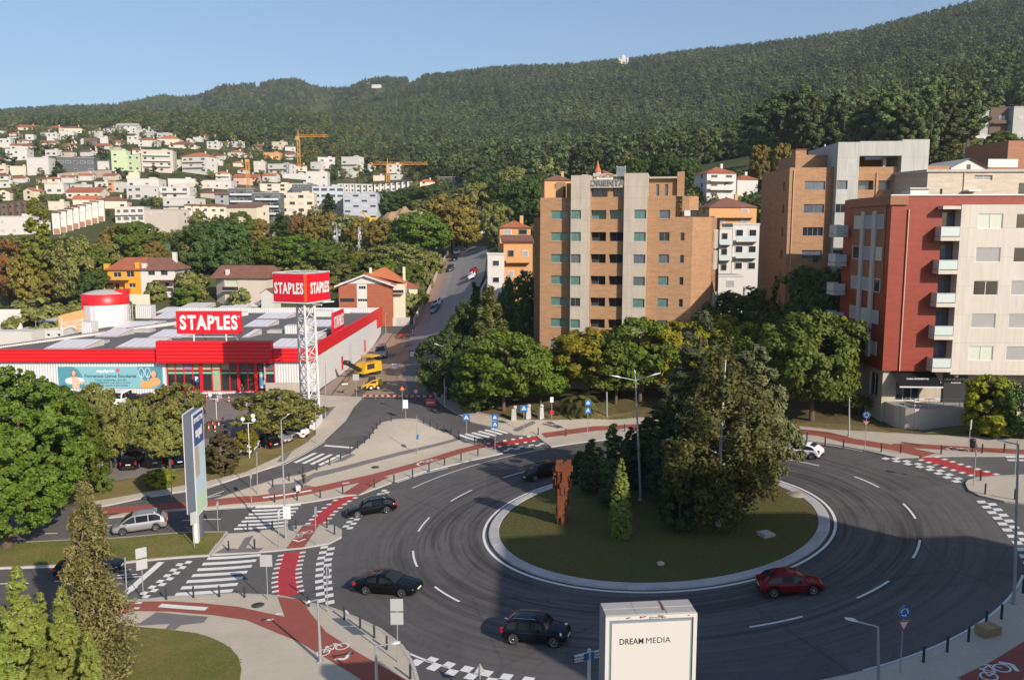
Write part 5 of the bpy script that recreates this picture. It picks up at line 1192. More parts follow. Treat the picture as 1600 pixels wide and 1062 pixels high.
# the ruined farmhouse, church dome and lone buildings high on the hill
def landmark():
 p = hit(974, 104, 900) if 0 else onD(974, 98, 1650); k = p.y / FPX * .72
 t = empty('domed_church', p, 0, 'white domed church on the wooded ridge against the sky', 'church')
 m = MB(); m.box((-9 * k * 1.2, 0, -16), (9 * k * 1.2, 16, 7 * k), WHITE); m.build('nave', t); m = MB(); m.lathe([(5.5 * k, 6 * k), (5.5 * k, 10 * k)], WHITE, 16, (0, 8, 0)); m.build('drum', t)
 m = MB(); m.lathe([(5.7 * k * math.cos(R(a)), 10 * k + 7 * k * math.sin(R(a))) for a in range(0, 90, 12)] + [(.7 * k, 17 * k), (.7 * k, 19.5 * k), (.05, 21 * k)], WHITE, 16, (0, 8, 0)); m.build('dome', t)
 for s in (-1, 1): m = MB(); m.box((s * 8.5 * k - 1.6 * k, -2, -16), (s * 8.5 * k + 1.6 * k, 2, 10 * k), WHITE); m.build('tower', t)
 for px, py, w, h, lab in ((430, 206, 20, 6, None), (588, 138, 14, 3, 'long white building high on the wooded hill, left of the ridge church'),):
  if not lab: continue
  q = hit(px, py, 900); kk = q.y / FPX; house(q + Vector((0, 0, 3)), w * kk, h * kk, 12, 0, 'W', 'f', TILE, 1, 'DS', label=lab, back=3); HOUSES.pop()
landmark()
def named(px0, px1, yt, yb, D, wall, roof, st, wk, label, ang=0, dp=9, tile=TILE, bal=0, frac=.74, gar=0, back=6, nw=0):
 p = onD((px0 + px1) / 2, yb, D); k = D / FPX
 t = house(p, (px1 - px0) * k, (yb - yt) * k * (frac if roof in 'hg' else 1), dp, ang, wall, roof, tile, st, wk, '', bal, gar, label=label, back=back, nw=nw); HOUSES.pop(); return t
named(1103, 1150, 258, 310, 245, 'W', 'h', 3, 'DDD', 'white three-storey villa with red hipped roofs on the slope between the brick blocks', 8, 10, bal=1)
named(1151, 1184, 272, 306, 247, 'W', 'h', 2, 'D', 'white wing with red roof joined to the villa between the brick blocks', 8, 9)
named(1107, 1182, 313, 356, 200, 'O', 'h', 2, 'SS', 'orange semi-detached house with white shutters below the white villa', 5, 10, TILED, 1)
named(1119, 1142, 358, 430, 172, 'W', 'f', 3, 'D', 'white modern terraced house with glass balconies, left of two between brick blocks', 0, 9, bal=2, back=12)
named(1143, 1184, 352, 428, 172.5, 'W', 'f', 3, 'BB', 'wide white modern house with glass balconies hidden partly by the tall brick wall', 0, 9, bal=2, back=12, nw=2)
named(1121, 1160, 432, 480, 160, 'W', 'f', 2, 'S', 'low white house front below the two modern terraced houses', 0, 6)
named(781, 829, 344, 405, 168, 'O', 'h', 3, 'SD', 'tall orange house with tile roof, rear part where the street climbs', 3, 9, TILE, 0, .8, nw=2)
named(787, 832, 378, 441, 158, 'O', 'm', 2, 'SD', 'orange house front with white balconies and brown tile roof beside the street', 3, 7, TILED, 1, nw=2)
named(762, 788, 398, 450, 156, 'W', 'f', 2, 'B', 'white annex with grey windows beside the orange street house', 3, 8)
named(728, 762, 341, 374, 300, 'W', 'f', 2, 'TD', 'small white modern house with wide glass front at top of the street', 2, 9)
named(762, 784, 345, 372, 250, 'B', 'f', 2, 'S', 'beige flat-roofed house beyond the orange house at the street top', 2, 9) if 0 else None
named(851, 893, 276, 300, 230, 'O', 'h', 1, 'D', 'low house with tiled roof behind the left shoulder of the lettered brick block', 4, 9, TILED)
def turret():
 p = onD(944, 285, 260); k = 260 / FPX; t = empty('house', p, R(10), 'villa with pointed red turret roof among trees above the lettered block', 'house')
 m = MB(); m.box((-12 * k, 0, -6), (14 * k, 8, 13 * k), CREAM); m.build('wall', t); m = MB(); m.add([(-4 * k, -.4, 12 * k), (16 * k, -.4, 12 * k), (16 * k, 8.4, 12 * k), (-4 * k, 8.4, 12 * k), (6 * k, 4, 19 * k)], [(0, 1, 4), (1, 2, 4), (2, 3, 4), (3, 0, 4)], TILE); m.build('roof', t)
 m = MB(); m.lathe([(5 * k, -6), (5 * k, 16 * k)], CREAM, 10, (-9 * k, 1, 0)); m.build('turret', t); m = MB(); m.lathe([(6.5 * k, 16 * k), (3 * k, 23 * k), (.1, 33 * k)], TILEO, 10, (-9 * k, 1, 0)); m.build('turret_roof', t)
turret()
named(1520, 1546, 176, 218, 300, 'G', 'f', 2, 'S', 'grey concrete house on the upper right slope, left part of a modern pair', -6, 9)
named(1546, 1580, 171, 218, 299, 'D', 'f', 2, 'TS', 'dark brown house front with white shutters on the upper right slope', -6, 9, bal=1)
named(1581, 1625, 170, 216, 296, 'G', 'f', 2, 'S', 'pale grey concrete wall block at the right edge of the upper slope', 2, 9)
named(1519, 1550, 213, 224, 290, 'W', 'f', 1, 'S', 'low white garden wall house below the dark brown house', 0, 4)
# labels for the scattered town houses: their look, then their place in a row of the hillside
rows = {}
for h_ in HOUSES: rows.setdefault(h_[5], []).append(h_)
for rn, hs in rows.items():
 hs.sort(key=lambda q: proj(*q[1])[0])
 for i, (t, p, wl, rf, st, _) in enumerate(hs):
  st_ = {1: 'single-storey', 2: 'two-storey', 3: 'three-storey', 4: 'four-storey'}[st]
  tag(t, '%s %s house with %s, %s from left, %s hillside row' % (CW[wl][1], st_, CR[rf], ordw(i + 1), rn), 'house', 'houses of the hillside town')
# ------------------------------------------------------------------ three houses behind the store, built closer up
def near_houses():
 D = 213.; k = D / FPX; o = onD(168, 463, D)
 b = Bld('house', o, R(2), 'semi-detached house, ochre left half and white right half under an orange roof', 'house')
 X = lambda p: (p - 168) * k; Z = lambda y: (463 - y) * k; he = Z(422)
 b.block([(0, 0), (X(221) - .02, 0), (X(221) - .02, 11), (0, 11)], -3, he, OCHRE, {0: [(X(179), X(191), Z(433), Z(425.5), 'dark+w+1'), (X(199), X(211), Z(433), Z(424), 'dark+w+1'), (X(202), X(212), Z(449), Z(442.5), 'dark+w+1'), (X(181), X(187), Z(456), Z(443.5), 'in+0')]}, 'ochre_wall', roof=None)
 b.block([(X(221), 0), (X(274), 0), (X(274), 11), (X(221), 11)], -3, he, WHITE, {0: [(X(232.5) - X(221), X(243) - X(221), Z(430), Z(423.5), 'dark+1'), (X(252) - X(221), X(262.5) - X(221), Z(430), Z(422.8), 'dark+1'), (X(229) - X(221), X(244) - X(221), Z(448.5), Z(442), 'dark+2'), (X(258) - X(221), X(264) - X(221), Z(448), Z(440), 'in+0')]}, 'white_wall', roof=None)
 def roof(key, xa, xb, m, pk):
  r = b.mb(key); r.add([(xa, -.6, he), (xb, -.6, he), (xb, 11.6, he), (xa, 11.6, he), (xa + 3.5 if xa < 1 else xa, 5.5, he + pk), (xb - 3.5 if xa > 1 else xb, 5.5, he + pk)], [(0, 1, 5, 4), (1, 2, 5), (2, 3, 4, 5), (3, 0, 4), (3, 2, 1, 0)], m)
 roof('left_roof', -.6, X(221), TILE, 3.1); roof('right_roof', X(221), X(274) + .6, TILED, 3.1)
 for x, h, m in ((X(164), 1.6, OCHRE), (X(212), 1.9, OCHRE), (X(222.5), 1.7, WHITE)): q = MB(); q.box((x, .3, he - .3), (x + 1.1, 1.4, he + h), m); q.build('chimney', b.root)
 q = MB(); q.box((X(260), 5, he + 1), (X(260) + 1, 6, he + 4.4), WHITE); q.build('chimney', b.root)
 for x0, x1, m in ((X(168) - .2, X(203), OCHRE), (X(240), X(276), WHITE)):
  q = MB(); q.add([(x0, -1.9, Z(441)), (x1, -1.9, Z(441)), (x1, -.01, Z(437.5)), (x0, -.01, Z(437.5))], [(0, 1, 2, 3), (3, 2, 1, 0)], TILED); q.box((x0 + .1, -1.8, -3), (x0 + .4, -1.5, Z(441)), m); q.box((x1 - .4, -1.8, -3), (x1 - .1, -1.5, Z(441)), m); q.box((x0, -1.8, -.2), (x1, -.02, .8), m); q.build('porch', b.root)
 q = MB(); q.box((X(245), -1.7, Z(449)), (X(274), -.02, Z(447.3)), WHITE); q.build('balcony', b.root)
 b.done()
 gw = onD(205, 470, 205); b = Bld('garden_wall', gw, R(2), 'cream garden wall in front of the ochre and white house', 'wall'); b.block([(-3, 0), (4.5, 0), (4.5, .3), (-3, .3)], -3, 1.6, CREAM, {}, 'wall', par=.02); b.done()
 # weathered white house with outside stair
 D = 208.; k = D / FPX; o = onD(352, 474, D); X = lambda p: (p - 352) * k; Z = lambda y: (474 - y) * k; he = Z(433)
 b = Bld('house', o, R(-8), 'weathered white house with brown tiled gable roof and dark balcony', 'house')
 b.block([(-3.2, 2), (-.02, 0), (X(421), 0), (X(421), 10), (-3.2, 10)], -3, he, BEIGE, {1: [(.3, 3.4, Z(446), Z(437), 'blind+w+2')]}, 'wall', roof=None)
 r = b.mb('roof'); xa, xb = -3.6, X(425); r.add([(xa, -.7, he - .2), (xb, -.7, he - .2), (xb - .6, 5, he + 2.8), (xa + .4, 5, he + 2.8), (xa, 10.7, he - .2), (xb, 10.7, he - .2)], [(0, 1, 2, 3), (3, 2, 5, 4), (0, 3, 4), (1, 5, 2)], TILED)
 q = MB(); q.box((.0, -1.3, Z(454)), (4.2, -.02, Z(453)), CONCG); q.box((.0, -1.3, Z(453)), (4.2, -1.24, Z(447.5)), BLACKM); q.build('balcony', b.root)
 q = MB(); q.box((.1, .6, he), (.9, 1.4, he + 1.9), WHITE); q.build('chimney', b.root)
 q = MB()
 for i in range(10): q.box((4.3 + i * .5, -1.2, Z(455) - .42 * (i + 1)), (4.8 + i * .5, -.03, Z(455) - .42 * i), CONCG)
 q.build('stair', b.root); b.done()
 s_ = onD(418, 470, 200); t = empty('shed', s_, R(-8), 'small grey gabled shed beside the weathered white house', 'shed'); m = MB(); m.box((-1.6, 0, -3), (1.6, 4, 1.9), WHITE); m.add([(-1.6, 0, 1.9), (1.6, 0, 1.9), (0, 0, 2.9)], [(0, 1, 2)], WHITE); m.build('wall', t); m = MB(); m.add([(-1.9, -.3, 1.75), (0, -.3, 3), (0, 4.3, 3), (-1.9, 4.3, 1.75), (1.9, -.3, 1.75), (1.9, 4.3, 1.75)], [(0, 1, 2, 3), (1, 4, 5, 2)], TILED); m.build('roof', t)
 # brick gabled house behind the store
 D = 190.; k = D / FPX; o = onD(530, 489, D); X = lambda p: (p - 530) * k; Z = lambda y: (489 - y) * k; he = Z(443)
 b = Bld('house', o, R(4), 'brick red house with white gable front and bright orange tiled roof behind the store', 'house')
 RB = brick_mat('dark_orange_brick', (.36, .10, .045), (.42, .13, .06), (.3, .1, .06), 3)
 b.block([(0, 0), (X(558), 0), (X(558), 1), (0, 1)], -4, he, RB, {}, 'brick_wall', roof=None); b.block([(X(574.5), 0), (X(613), 0), (X(613), 12), (X(574.5), 12)], -4, he, RB, {1: [(5, 7, Z(474), Z(464), 'dark+w+1'), (5, 7, Z(458), Z(448), 'dark+w+1')]}, 'brick_wall', roof=None)
 b.block([(X(558) + .01, .15), (X(574.5) - .01, .15), (X(574.5) - .01, 12), (X(558) + .01, 12)], -4, he + .01, WHITE, {0: [(.4, 2.0, Z(452), Z(447), 'dark+w+2'), (.1, 2.3, Z(471.5), Z(467), 'dark+w+3')]}, 'white_wall', roof=None)
 m = b.mb('white_wall'); xm = X(570); m.add([(0, .0, he), (X(613), .0, he), (xm, .0, Z(430))], [(0, 1, 2)], WHITE); m.box((.3, -.03, Z(471.5)), (X(554), -.002, Z(466)), GLD)
 r = b.mb('roof'); r.add([(-.9, -.9, he - .5), (xm, -.9, Z(428.5)), (xm, 12.5, Z(428.5)), (-.9, 12.5, he - .5), (X(613) + .9, -.9, he - .5), (X(613) + .9, 12.5, he - .5)], [(0, 1, 2, 3), (1, 4, 5, 2)], TILEO); r.add([(-.9, -.92, he - .85), (xm, -.92, Z(431)), (xm, -.92, Z(428.5)), (-.9, -.92, he - .5), (X(613) + .9, -.92, he - .85), (X(613) + .9, -.92, he - .5)], [(0, 1, 2, 3), (1, 4, 5, 2)], WHITE)
 r.add([(xm, 5, Z(430)), (X(632), 5, he - .3), (X(632), 16, he - .3), (X(596), 11, Z(420)), (xm, 16, Z(430))], [(0, 1, 3), (1, 2, 3), (0, 3, 4)], TILEO)
 for x, y in ((X(574), 6), (X(626), 10)): q = MB(); q.box((x, y, he), (x + .6, y + .6, Z(420)), CREAM); q.build('chimney', b.root)
 m = b.mb('annex_wall'); m.box((X(613) + .01, 3, -4), (X(632), 14, he - .4), CREAM); q = MB(); q.box((X(613) + .02, 1.6, Z(460)), (X(630), 2.98, Z(459)), CREAM); q.box((X(613) + .02, 1.6, Z(459)), (X(630), 1.66, Z(454)), BLACKM); q.build('balcony', b.root); b.done()
 o = onD(634, 468, 200); t = house(o, 36 * 200 / FPX, 2.8, 8, 4, 'C', 'h', TILE, 1, 'T', label='small cream bungalow with tiled roof and green door beside the street', cat='house'); HOUSES.pop()
near_houses()
# walls along the climbing street
def wall_run(name, px, h, th, m, label, D0=30):
 P = [hit(*p, D0) for p in px]; mb = MB()
 for a, b in zip(P, P[1:]):
  d = (b - a).normalized(); n = Vector((-d.y, d.x, 0)).normalized() * th / 2
  vs = [a + n, a - n, b - n, b + n]; mb.add([(v.x, v.y, v.z - 1) for v in vs] + [(v.x, v.y, v.z + h) for v in vs], [(0, 1, 2, 3), (4, 7, 6, 5), (0, 4, 5, 1), (1, 5, 6, 2), (2, 6, 7, 3), (3, 7, 4, 0)], m)
 return tag(mb.build(name), label, 'wall')
wall_run('street_wall', [(647, 508), (661, 478), (680, 438), (701, 396)], 1.5, .35, CONC, 'pale concrete wall along the left side of the climbing street')
wall_run('garden_wall', [(598, 508), (620, 508), (640, 507)], 1.7, .35, WHITE, 'whitewashed yard wall behind the end of the store')
wall_run('street_wall', [(752, 470), (768, 440), (778, 415)], 2.4, .35, WHITE, 'white retaining wall on the right side of the climbing street')
wall_run('retaining_wall', [(270, 300), (300, 296), (345, 291)], 4, .6, BEIGE, 'long beige retaining wall on the hillside left of the apartment blocks', 300)
wall_run('retaining_wall', [(90, 282), (140, 278), (175, 276)], 4, .6, STONE, 'rubble stone terrace wall under the black glass house', 300)
wall_run('retaining_wall', [(170, 262), (250, 268), (225, 236)], 3, .6, BEIGE, 'beige retaining wall behind the mint green house', 300) if 0 else None
# ------------------------------------------------------------------ foliage
def leaf_mat(name, c0, c1, trans=.3, warm=None, vv=.2, patch=0, lc=1):
 m = bpy.data.materials.new(name); m.use_nodes = True; t = m.node_tree; t.nodes.clear()
 out = t.nodes.new('ShaderNodeOutputMaterial'); g = t.nodes.new('ShaderNodeNewGeometry'); oi = t.nodes.new('ShaderNodeObjectInfo')
 n = noise(t, .55, 3, .6); c = mixc(t, ramp(t, n, [(.35, (0, 0, 0)), (.65, (1, 1, 1))]), c0, c1)
 c = mixc(t, g.outputs['Random Per Island'], mixc(t, .45 * lc, c, [x * .55 for x in c0]), mixc(t, .35 * lc, c, [min(1, x * 1.5) for x in (warm or c1)]))
 if patch: c = mixc(t, ramp(t, noise(t, patch, 4, .6, g.outputs['Position']), [(.38, (0, 0, 0)), (.64, (1, 1, 1))]), mixc(t, .45, c, [x * .5 for x in c0]), mixc(t, .4, c, [c1[0] * 1.7, c1[1] * 1.45, c1[2] * 1.2]))
 hs = t.nodes.new('ShaderNodeHueSaturation'); t.links.new(c, hs.inputs['Color'])
 mr = NN(t, 'ShaderNodeMapRange'); t.links.new(oi.outputs['Random'], mr.inputs[0]); mr.inputs[3].default_value = .482; mr.inputs[4].default_value = .515; t.links.new(mr.outputs[0], hs.inputs['Hue'])
 mv = NN(t, 'ShaderNodeMapRange'); t.links.new(oi.outputs['Random'], mv.inputs[0]); mv.inputs[3].default_value = 1 - vv; mv.inputs[4].default_value = 1 + vv; t.links.new(mv.outputs[0], hs.inputs['Value'])
 d = t.nodes.new('ShaderNodeBsdfPrincipled'); d.inputs['Roughness'].default_value = .6; d.inputs['Specular IOR Level'].default_value = .25; t.links.new(hs.outputs[0], d.inputs['Base Color'])
 tr = t.nodes.new('ShaderNodeBsdfTranslucent'); t.links.new(hs.outputs[0], tr.inputs['Color'])
 mx = t.nodes.new('ShaderNodeMixShader'); mx.inputs[0].default_value = trans; t.links.new(d.outputs[0], mx.inputs[1]); t.links.new(tr.outputs[0], mx.inputs[2]); t.links.new(mx.outputs[0], out.inputs[0])
 return m
L_GREEN = leaf_mat('leaf_green', (.070, .125, .014), (.150, .200, .026)); L_PLANE = leaf_mat('leaf_yellow_green', (.135, .170, .014), (.320, .265, .020), .35)
L_LIME = leaf_mat('leaf_fresh_green', (.080, .142, .014), (.160, .205, .022), .35); L_DARK = leaf_mat('leaf_dark', (.044, .078, .016), (.095, .138, .028), .28)
L_OLIVE = leaf_mat('leaf_olive', (.125, .145, .034), (.245, .240, .065), .25); L_BRONZE = leaf_mat('leaf_bronze', (.115, .130, .026), (.215, .200, .050), .25)
L_RUST = leaf_mat('leaf_rust', (.170, .078, .026), (.280, .130, .040)); L_AUT = leaf_mat('leaf_autumn', (.150, .140, .030), (.300, .220, .042), .3)
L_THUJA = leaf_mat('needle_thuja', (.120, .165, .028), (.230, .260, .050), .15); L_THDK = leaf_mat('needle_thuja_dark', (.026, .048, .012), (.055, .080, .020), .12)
L_PINE = leaf_mat('needle_blue', (.075, .090, .034), (.165, .170, .066), .12); L_PDK = leaf_mat('needle_dark', (.050, .066, .028), (.105, .115, .050), .12)
L_SPR = leaf_mat('needle_brownish', (.120, .120, .034), (.220, .190, .065), .15); L_BIRCH = leaf_mat('leaf_birch', (.085, .100, .024), (.170, .165, .042), .35)
L_EUC = leaf_mat('leaf_eucalyptus', (.066, .106, .038), (.138, .172, .062), .3, None, .4, .009, .25); L_FOR = leaf_mat('leaf_forest', (.054, .090, .030), (.116, .150, .050), .3, None, .4, .009, .25); L_PALM = leaf_mat('leaf_palm', (.075, .100, .025), (.170, .165, .050), .2)
L_RED = leaf_mat('leaf_dark_red', (.060, .055, .020), (.100, .075, .025), .2)
BARK = M('bark', (.105, .075, .05), .95, var=.35, scale=4, scale2=18, bmp=.6); BARKB = M('birch_bark', (.50, .47, .42), .8, var=.35, scale=5, scale2=14)
RG = np.random.default_rng(11)
def leaves(pos, nrm, size, m, name, aspect=1.5, up=None):
 """one small leaf or spray face per point"""
 n = len(pos); nrm = nrm / np.maximum(1e-6, np.linalg.norm(nrm, axis=1))[:, None]
 a = RG.normal(size=(n, 3)) if up is None else up + RG.normal(size=(n, 3)) * .35
 a -= (a * nrm).sum(1)[:, None] * nrm; a /= np.maximum(1e-6, np.linalg.norm(a, axis=1))[:, None]; b = np.cross(nrm, a)
 s = (size * RG.uniform(.6, 1.35, n))[:, None]; a = a * s * aspect / 2; b = b * s / 2; w = nrm * s * .12
 v = np.stack([pos - a, pos + b - w, pos + a, pos - b - w], 1).reshape(-1, 3)
 me = bpy.data.meshes.new(name); me.vertices.add(4 * n); me.vertices.foreach_set('co', v.ravel().astype(np.float32))
 me.loops.add(4 * n); me.loops.foreach_set('vertex_index', np.arange(4 * n, dtype=np.int32)); me.polygons.add(n)
 me.polygons.foreach_set('loop_start', np.arange(0, 4 * n, 4, dtype=np.int32)); me.materials.append(m); me.update(); me.validate(); return me
def unit(n):
 d = RG.normal(size=(n, 3)); return d / np.linalg.norm(d, axis=1)[:, None]
def crown(name, env, z0, z1, wd, clumps, n, size, m, cr=.22, droop=0, shell=.55, aspect=1.5, lump=.25, tilt=.6):
 """leaf clumps spread through a crown whose half width is env(t)*wd/2 between z0 and z1"""
 t = RG.uniform(0, 1, clumps * 3); keep = RG.uniform(0, 1, len(t)) < np.array([env(x) for x in t]) ** .8 + .08; t = t[keep][:clumps]
 an = RG.uniform(0, 2 * math.pi, len(t)); ph = RG.uniform(0, 6.28, 4)
 rad = np.array([env(x) for x in t]) * wd / 2 * (shell + (1 - shell) * RG.uniform(0, 1, len(t)) ** .5)
 rad *= 1 + lump * (np.sin(an * 2 + ph[0] + t * 5) * .6 + np.sin(an * 3 + ph[1] - t * 9) * .5)
 C = np.stack([rad * np.cos(an), rad * np.sin(an), z0 + t * (z1 - z0)], 1); rc = wd * cr * RG.uniform(.55, 1.25, len(t)) * (.55 + .45 * np.array([env(x) for x in t]))
 k = RG.choice(len(t), n, p=rc ** 2 / (rc ** 2).sum()); d = unit(n); d[:, 2] = d[:, 2] * .75 + .12
 r = rc[k][:, None] * RG.uniform(.35, 1.0, (n, 1)) ** .5; P = C[k] + d * r; P[:, 2] -= droop * RG.uniform(0, 1, n) ** 2 * rc[k]
 out = P - np.array([0, 0, (z0 + z1) / 2]); out /= np.linalg.norm(out, axis=1)[:, None]
 N = d * .7 + out * .4 + unit(n) * tilt + np.array([0, 0, .25]); return leaves(P, N, size, m, name, aspect)
def trunk(name, h, r, m, limbs=5, reach=2.5, z0=.35, z1=.8, lean=.0, bend=.12):
 mb = MB(); pts = []; q = Vector((0, 0, -.6))
 for i in range(7):
  f = i / 6; pts.append(Vector((math.sin(f * 3) * bend + lean * f * h, math.cos(f * 2.2) * bend - bend, f * h - .3 * (i == 0))))
 mb.tube(pts, [r * (1.25 if i == 0 else 1 - .12 * i) for i in range(7)], m, 8)
 for i in range(limbs):
  f = z0 + (z1 - z0) * i / max(1, limbs - 1); b = pts[int(f * 6)].lerp(pts[min(6, int(f * 6) + 1)], f * 6 % 1); a = i * 2.4 + rnd.uniform(-.4, .4)
  e = b + Vector((math.cos(a) * reach, math.sin(a) * reach, reach * rnd.uniform(.5, 1.0))); mid = b.lerp(e, .5) + Vector((0, 0, -.1 * reach)); mb.tube([b, mid, e], [r * .45, r * .3, r * .12], m, 6)
 return mb.mesh(name)
e_round = lambda t: max(0, 1 - abs(2 * t - .92) ** 2.3) ** .5
e_cone = lambda t: max(.02, (1 - t)) ** .8 * min(1, .45 + t * 5)
e_col = lambda t: (max(0, 1 - t) ** .55) * min(1, .6 + t * 4)
e_flat = lambda t: max(0, 1 - abs(1.7 * t - .7) ** 2) ** .5
e_pop = lambda t: max(0, math.sin(math.pi * min(1, max(0, t * .93 + .06)))) ** .6
PROTO = {}
def proto(key, h, w, cm, tm): PROTO[key] = (h, w, cm, tm)
proto('broad', 10, 9, crown('crown', e_round, 2.2, 10, 9, 260, 17000, .27, L_GREEN, .085), trunk('trunk', 7, .26, BARK, 6, 2.6))
proto('broad2', 10, 9, crown('crown', e_round, 2.4, 10, 9, 210, 15000, .27, L_LIME, .09), trunk('trunk', 7, .24, BARK, 6, 2.4))
proto('plane', 10, 8.5, crown('crown', e_round, 2.5, 10, 8.5, 210, 15000, .25, L_PLANE, .09), trunk('trunk', 7, .22, BARK, 6, 2.3))
proto('dark', 10, 9, crown('crown', e_round, 1.0, 10, 9, 220, 14000, .28, L_DARK, .09), trunk('trunk', 7, .26, BARK, 5, 2.4))
proto('big', 16, 12.5, crown('crown', e_round, 2.0, 16, 12.5, 1300, 90000, .21, L_GREEN, .040, tilt=.8), trunk('trunk', 12, .42, BARK, 8, 3.6))
proto('laurel', 6, 5, crown('crown', e_round, 1.6, 6, 5, 230, 14000, .17, L_BRONZE, .085, lump=.35), trunk('trunk', 4, .14, BARK, 6, 1.4))
proto('olive', 10, 9, crown('crown', e_round, 1.2, 10, 9, 170, 9000, .33, L_OLIVE, .1), trunk('trunk', 7, .25, BARK, 5, 2.4))
proto('autumn', 10, 8, crown('crown', e_round, 1.4, 10, 8, 170, 9000, .32, L_AUT, .1), trunk('trunk', 7, .22, BARK, 5, 2.2))
proto('rust', 10, 8, crown('crown', e_round, 1.4, 10, 8, 160, 8000, .32, L_RUST, .1), trunk('trunk', 7, .22, BARK, 5, 2.2))
proto('thuja', 9, 2.6, crown('crown', e_col, - .1, 9, 2.5, 420, 26000, .12, L_THUJA, .075, lump=.12, aspect=2.6, tilt=.5), trunk('trunk', 6, .1, BARK, 0))
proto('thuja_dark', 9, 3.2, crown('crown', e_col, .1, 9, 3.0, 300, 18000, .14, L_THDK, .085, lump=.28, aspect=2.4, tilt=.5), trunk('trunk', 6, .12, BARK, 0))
proto('poplar', 18, 4.6, crown('crown', e_pop, .8, 18, 4.4, 260, 13000, .28, leaf_mat('leaf_poplar', (.125, .165, .020), (.260, .270, .030)), .09, lump=.07), trunk('trunk', 14, .25, BARK, 4, 1.2))
proto('birch', 15.5, 7, crown('crown', lambda t: (.35 + .65 * math.sin(math.pi * min(1, .25 + t * .75))) * (1 - t ** 6), 2.0, 15.5, 6.6, 120, 17000, .17, L_BIRCH, .10, droop=3.2, shell=.25, aspect=1.9), trunk('trunk', 13.2, .17, BARKB, 8, 1.3, .2, .72))
def layered(name, h, w, m, tiers, n, size, droop, gap, aspect=2.4, z0=.12, sag=.25, spread=.10):
 P, N = [], []
 for i in range(tiers):
  t = z0 + (1 - z0) * (i + RG.uniform(-.3, .3)) / tiers; R_ = w / 2 * (1 - t) ** .75 * min(1, .55 + t * 2.5) + .2; nb = max(3, int(7 * (1 - t) + 3))
  for b in range(nb):
   a = RG.uniform(0, 6.28); L = R_ * RG.uniform(.35, 1.25); k = int(n / tiers / nb)
   s = RG.uniform(.1, 1, k) ** .6; th = RG.normal(0, 1, k)
   x = np.stack([np.cos(a) * L * s - np.sin(a) * th * L * .17 * (1.15 - s * .5), np.sin(a) * L * s + np.cos(a) * th * L * .17 * (1.15 - s * .5), t * h + sag * L * (s - 1.3 * s * s) + RG.normal(0, 1, k) * h * spread * .12 - droop * RG.uniform(0, 1, k) ** 2], 1)
   P.append(x); N.append(unit(k) * .8 + np.array([np.cos(a) * .3, np.sin(a) * .3, .8]))
 P, N = np.concatenate(P), np.concatenate(N); return leaves(P, N, size, m, name, aspect)
proto('cedar', 13, 8.5, crown('crown', lambda t: (1 - t) ** .55 * min(1, .6 + 2 * t), 1.2, 13, 8, 210, 24000, .20, L_PINE, .085, lump=.35, aspect=2.4, shell=.4), trunk('trunk', 11, .24, BARK, 7, 2.4))
proto('pine', 15, 6.5, crown('crown', lambda t: (1 - t) ** .6 * min(1, .5 + 2 * t), 1.2, 15, 6.2, 220, 19000, .20, L_PDK, .08, lump=.4, aspect=2.2, shell=.4), trunk('trunk', 13, .24, BARK, 7, 2))
proto('spruce', 13.5, 5.4, layered('crown', 13.5, 6.4, L_SPR, 32, 24000, .115, 1.0, .3, 3.0, .03, .3), trunk('trunk', 12.5, .16, BARK, 10, 1.5, .1, .85))
proto('feathery', 12, 6, layered('crown', 12, 6, leaf_mat('needle_feathery', (.105, .135, .034), (.200, .215, .060), .25), 24, 17000, .20, .7, .3, 2.6, .06, .3), trunk('trunk', 11, .18, BARK, 7, 1.6))
proto('eucalypt', 22, 8, crown('crown', lambda t: (.5 + .5 * math.sin(math.pi * t)) * (1 - t ** 5), 5, 22, 7.4, 42, 5200, .55, L_EUC, .17, lump=.45, shell=.2, aspect=1.8), trunk('trunk', 19, .26, BARK, 6, 2.2, .3, .85))
proto('conifer', 14, 7, layered('crown', 14, 7, L_DARK, 16, 6000, .4, .5, .3, 2.2, .04, .3), trunk('trunk', 12, .2, BARK, 0))
proto('shrub', 2.2, 2.6, crown('crown', e_round, -.1, 2.2, 2.4, 80, 6000, .12, L_GREEN, .11), trunk('trunk', 1.2, .05, BARK, 3, .5))
proto('shrub_red', 3.6, 2.8, crown('crown', lambda t: e_round(t) ** .7, .05, 3.6, 2.6, 160, 11000, .12, L_RED, .09, lump=.12), trunk('trunk', 2, .06, BARK, 3, .5))
proto('shrub_lime', 5, 3.8, crown('crown', lambda t: e_round(t) ** .8, .1, 5, 3.6, 260, 17000, .19, leaf_mat('leaf_lime', (.160, .200, .014), (.340, .340, .025), .4), .1, lump=.2), trunk('trunk', 2.6, .08, BARK, 3, .7))
proto('hedge', 2.2, 2.6, crown('crown', e_round, -.1, 2.2, 2.4, 60, 3000, .2, L_OLIVE, .13), trunk('trunk', 1.2, .05, BARK, 3, .5))
FAR = []
for i, (mm, env, asp) in enumerate(((L_FOR, e_round, 8), (L_EUC, e_pop, 6), (L_OLIVE, e_round, 9), (L_FOR, e_cone, 6))):
 cm = crown('crown', env, 1, 12 if i != 1 else 17, asp if i != 1 else 4.6, 22, 520, .95, mm, .2, lump=.3); FAR.append(cm); proto('far%d' % i, 12 if i != 1 else 16, asp, cm, trunk('trunk', 9, .22, BARK, 0))
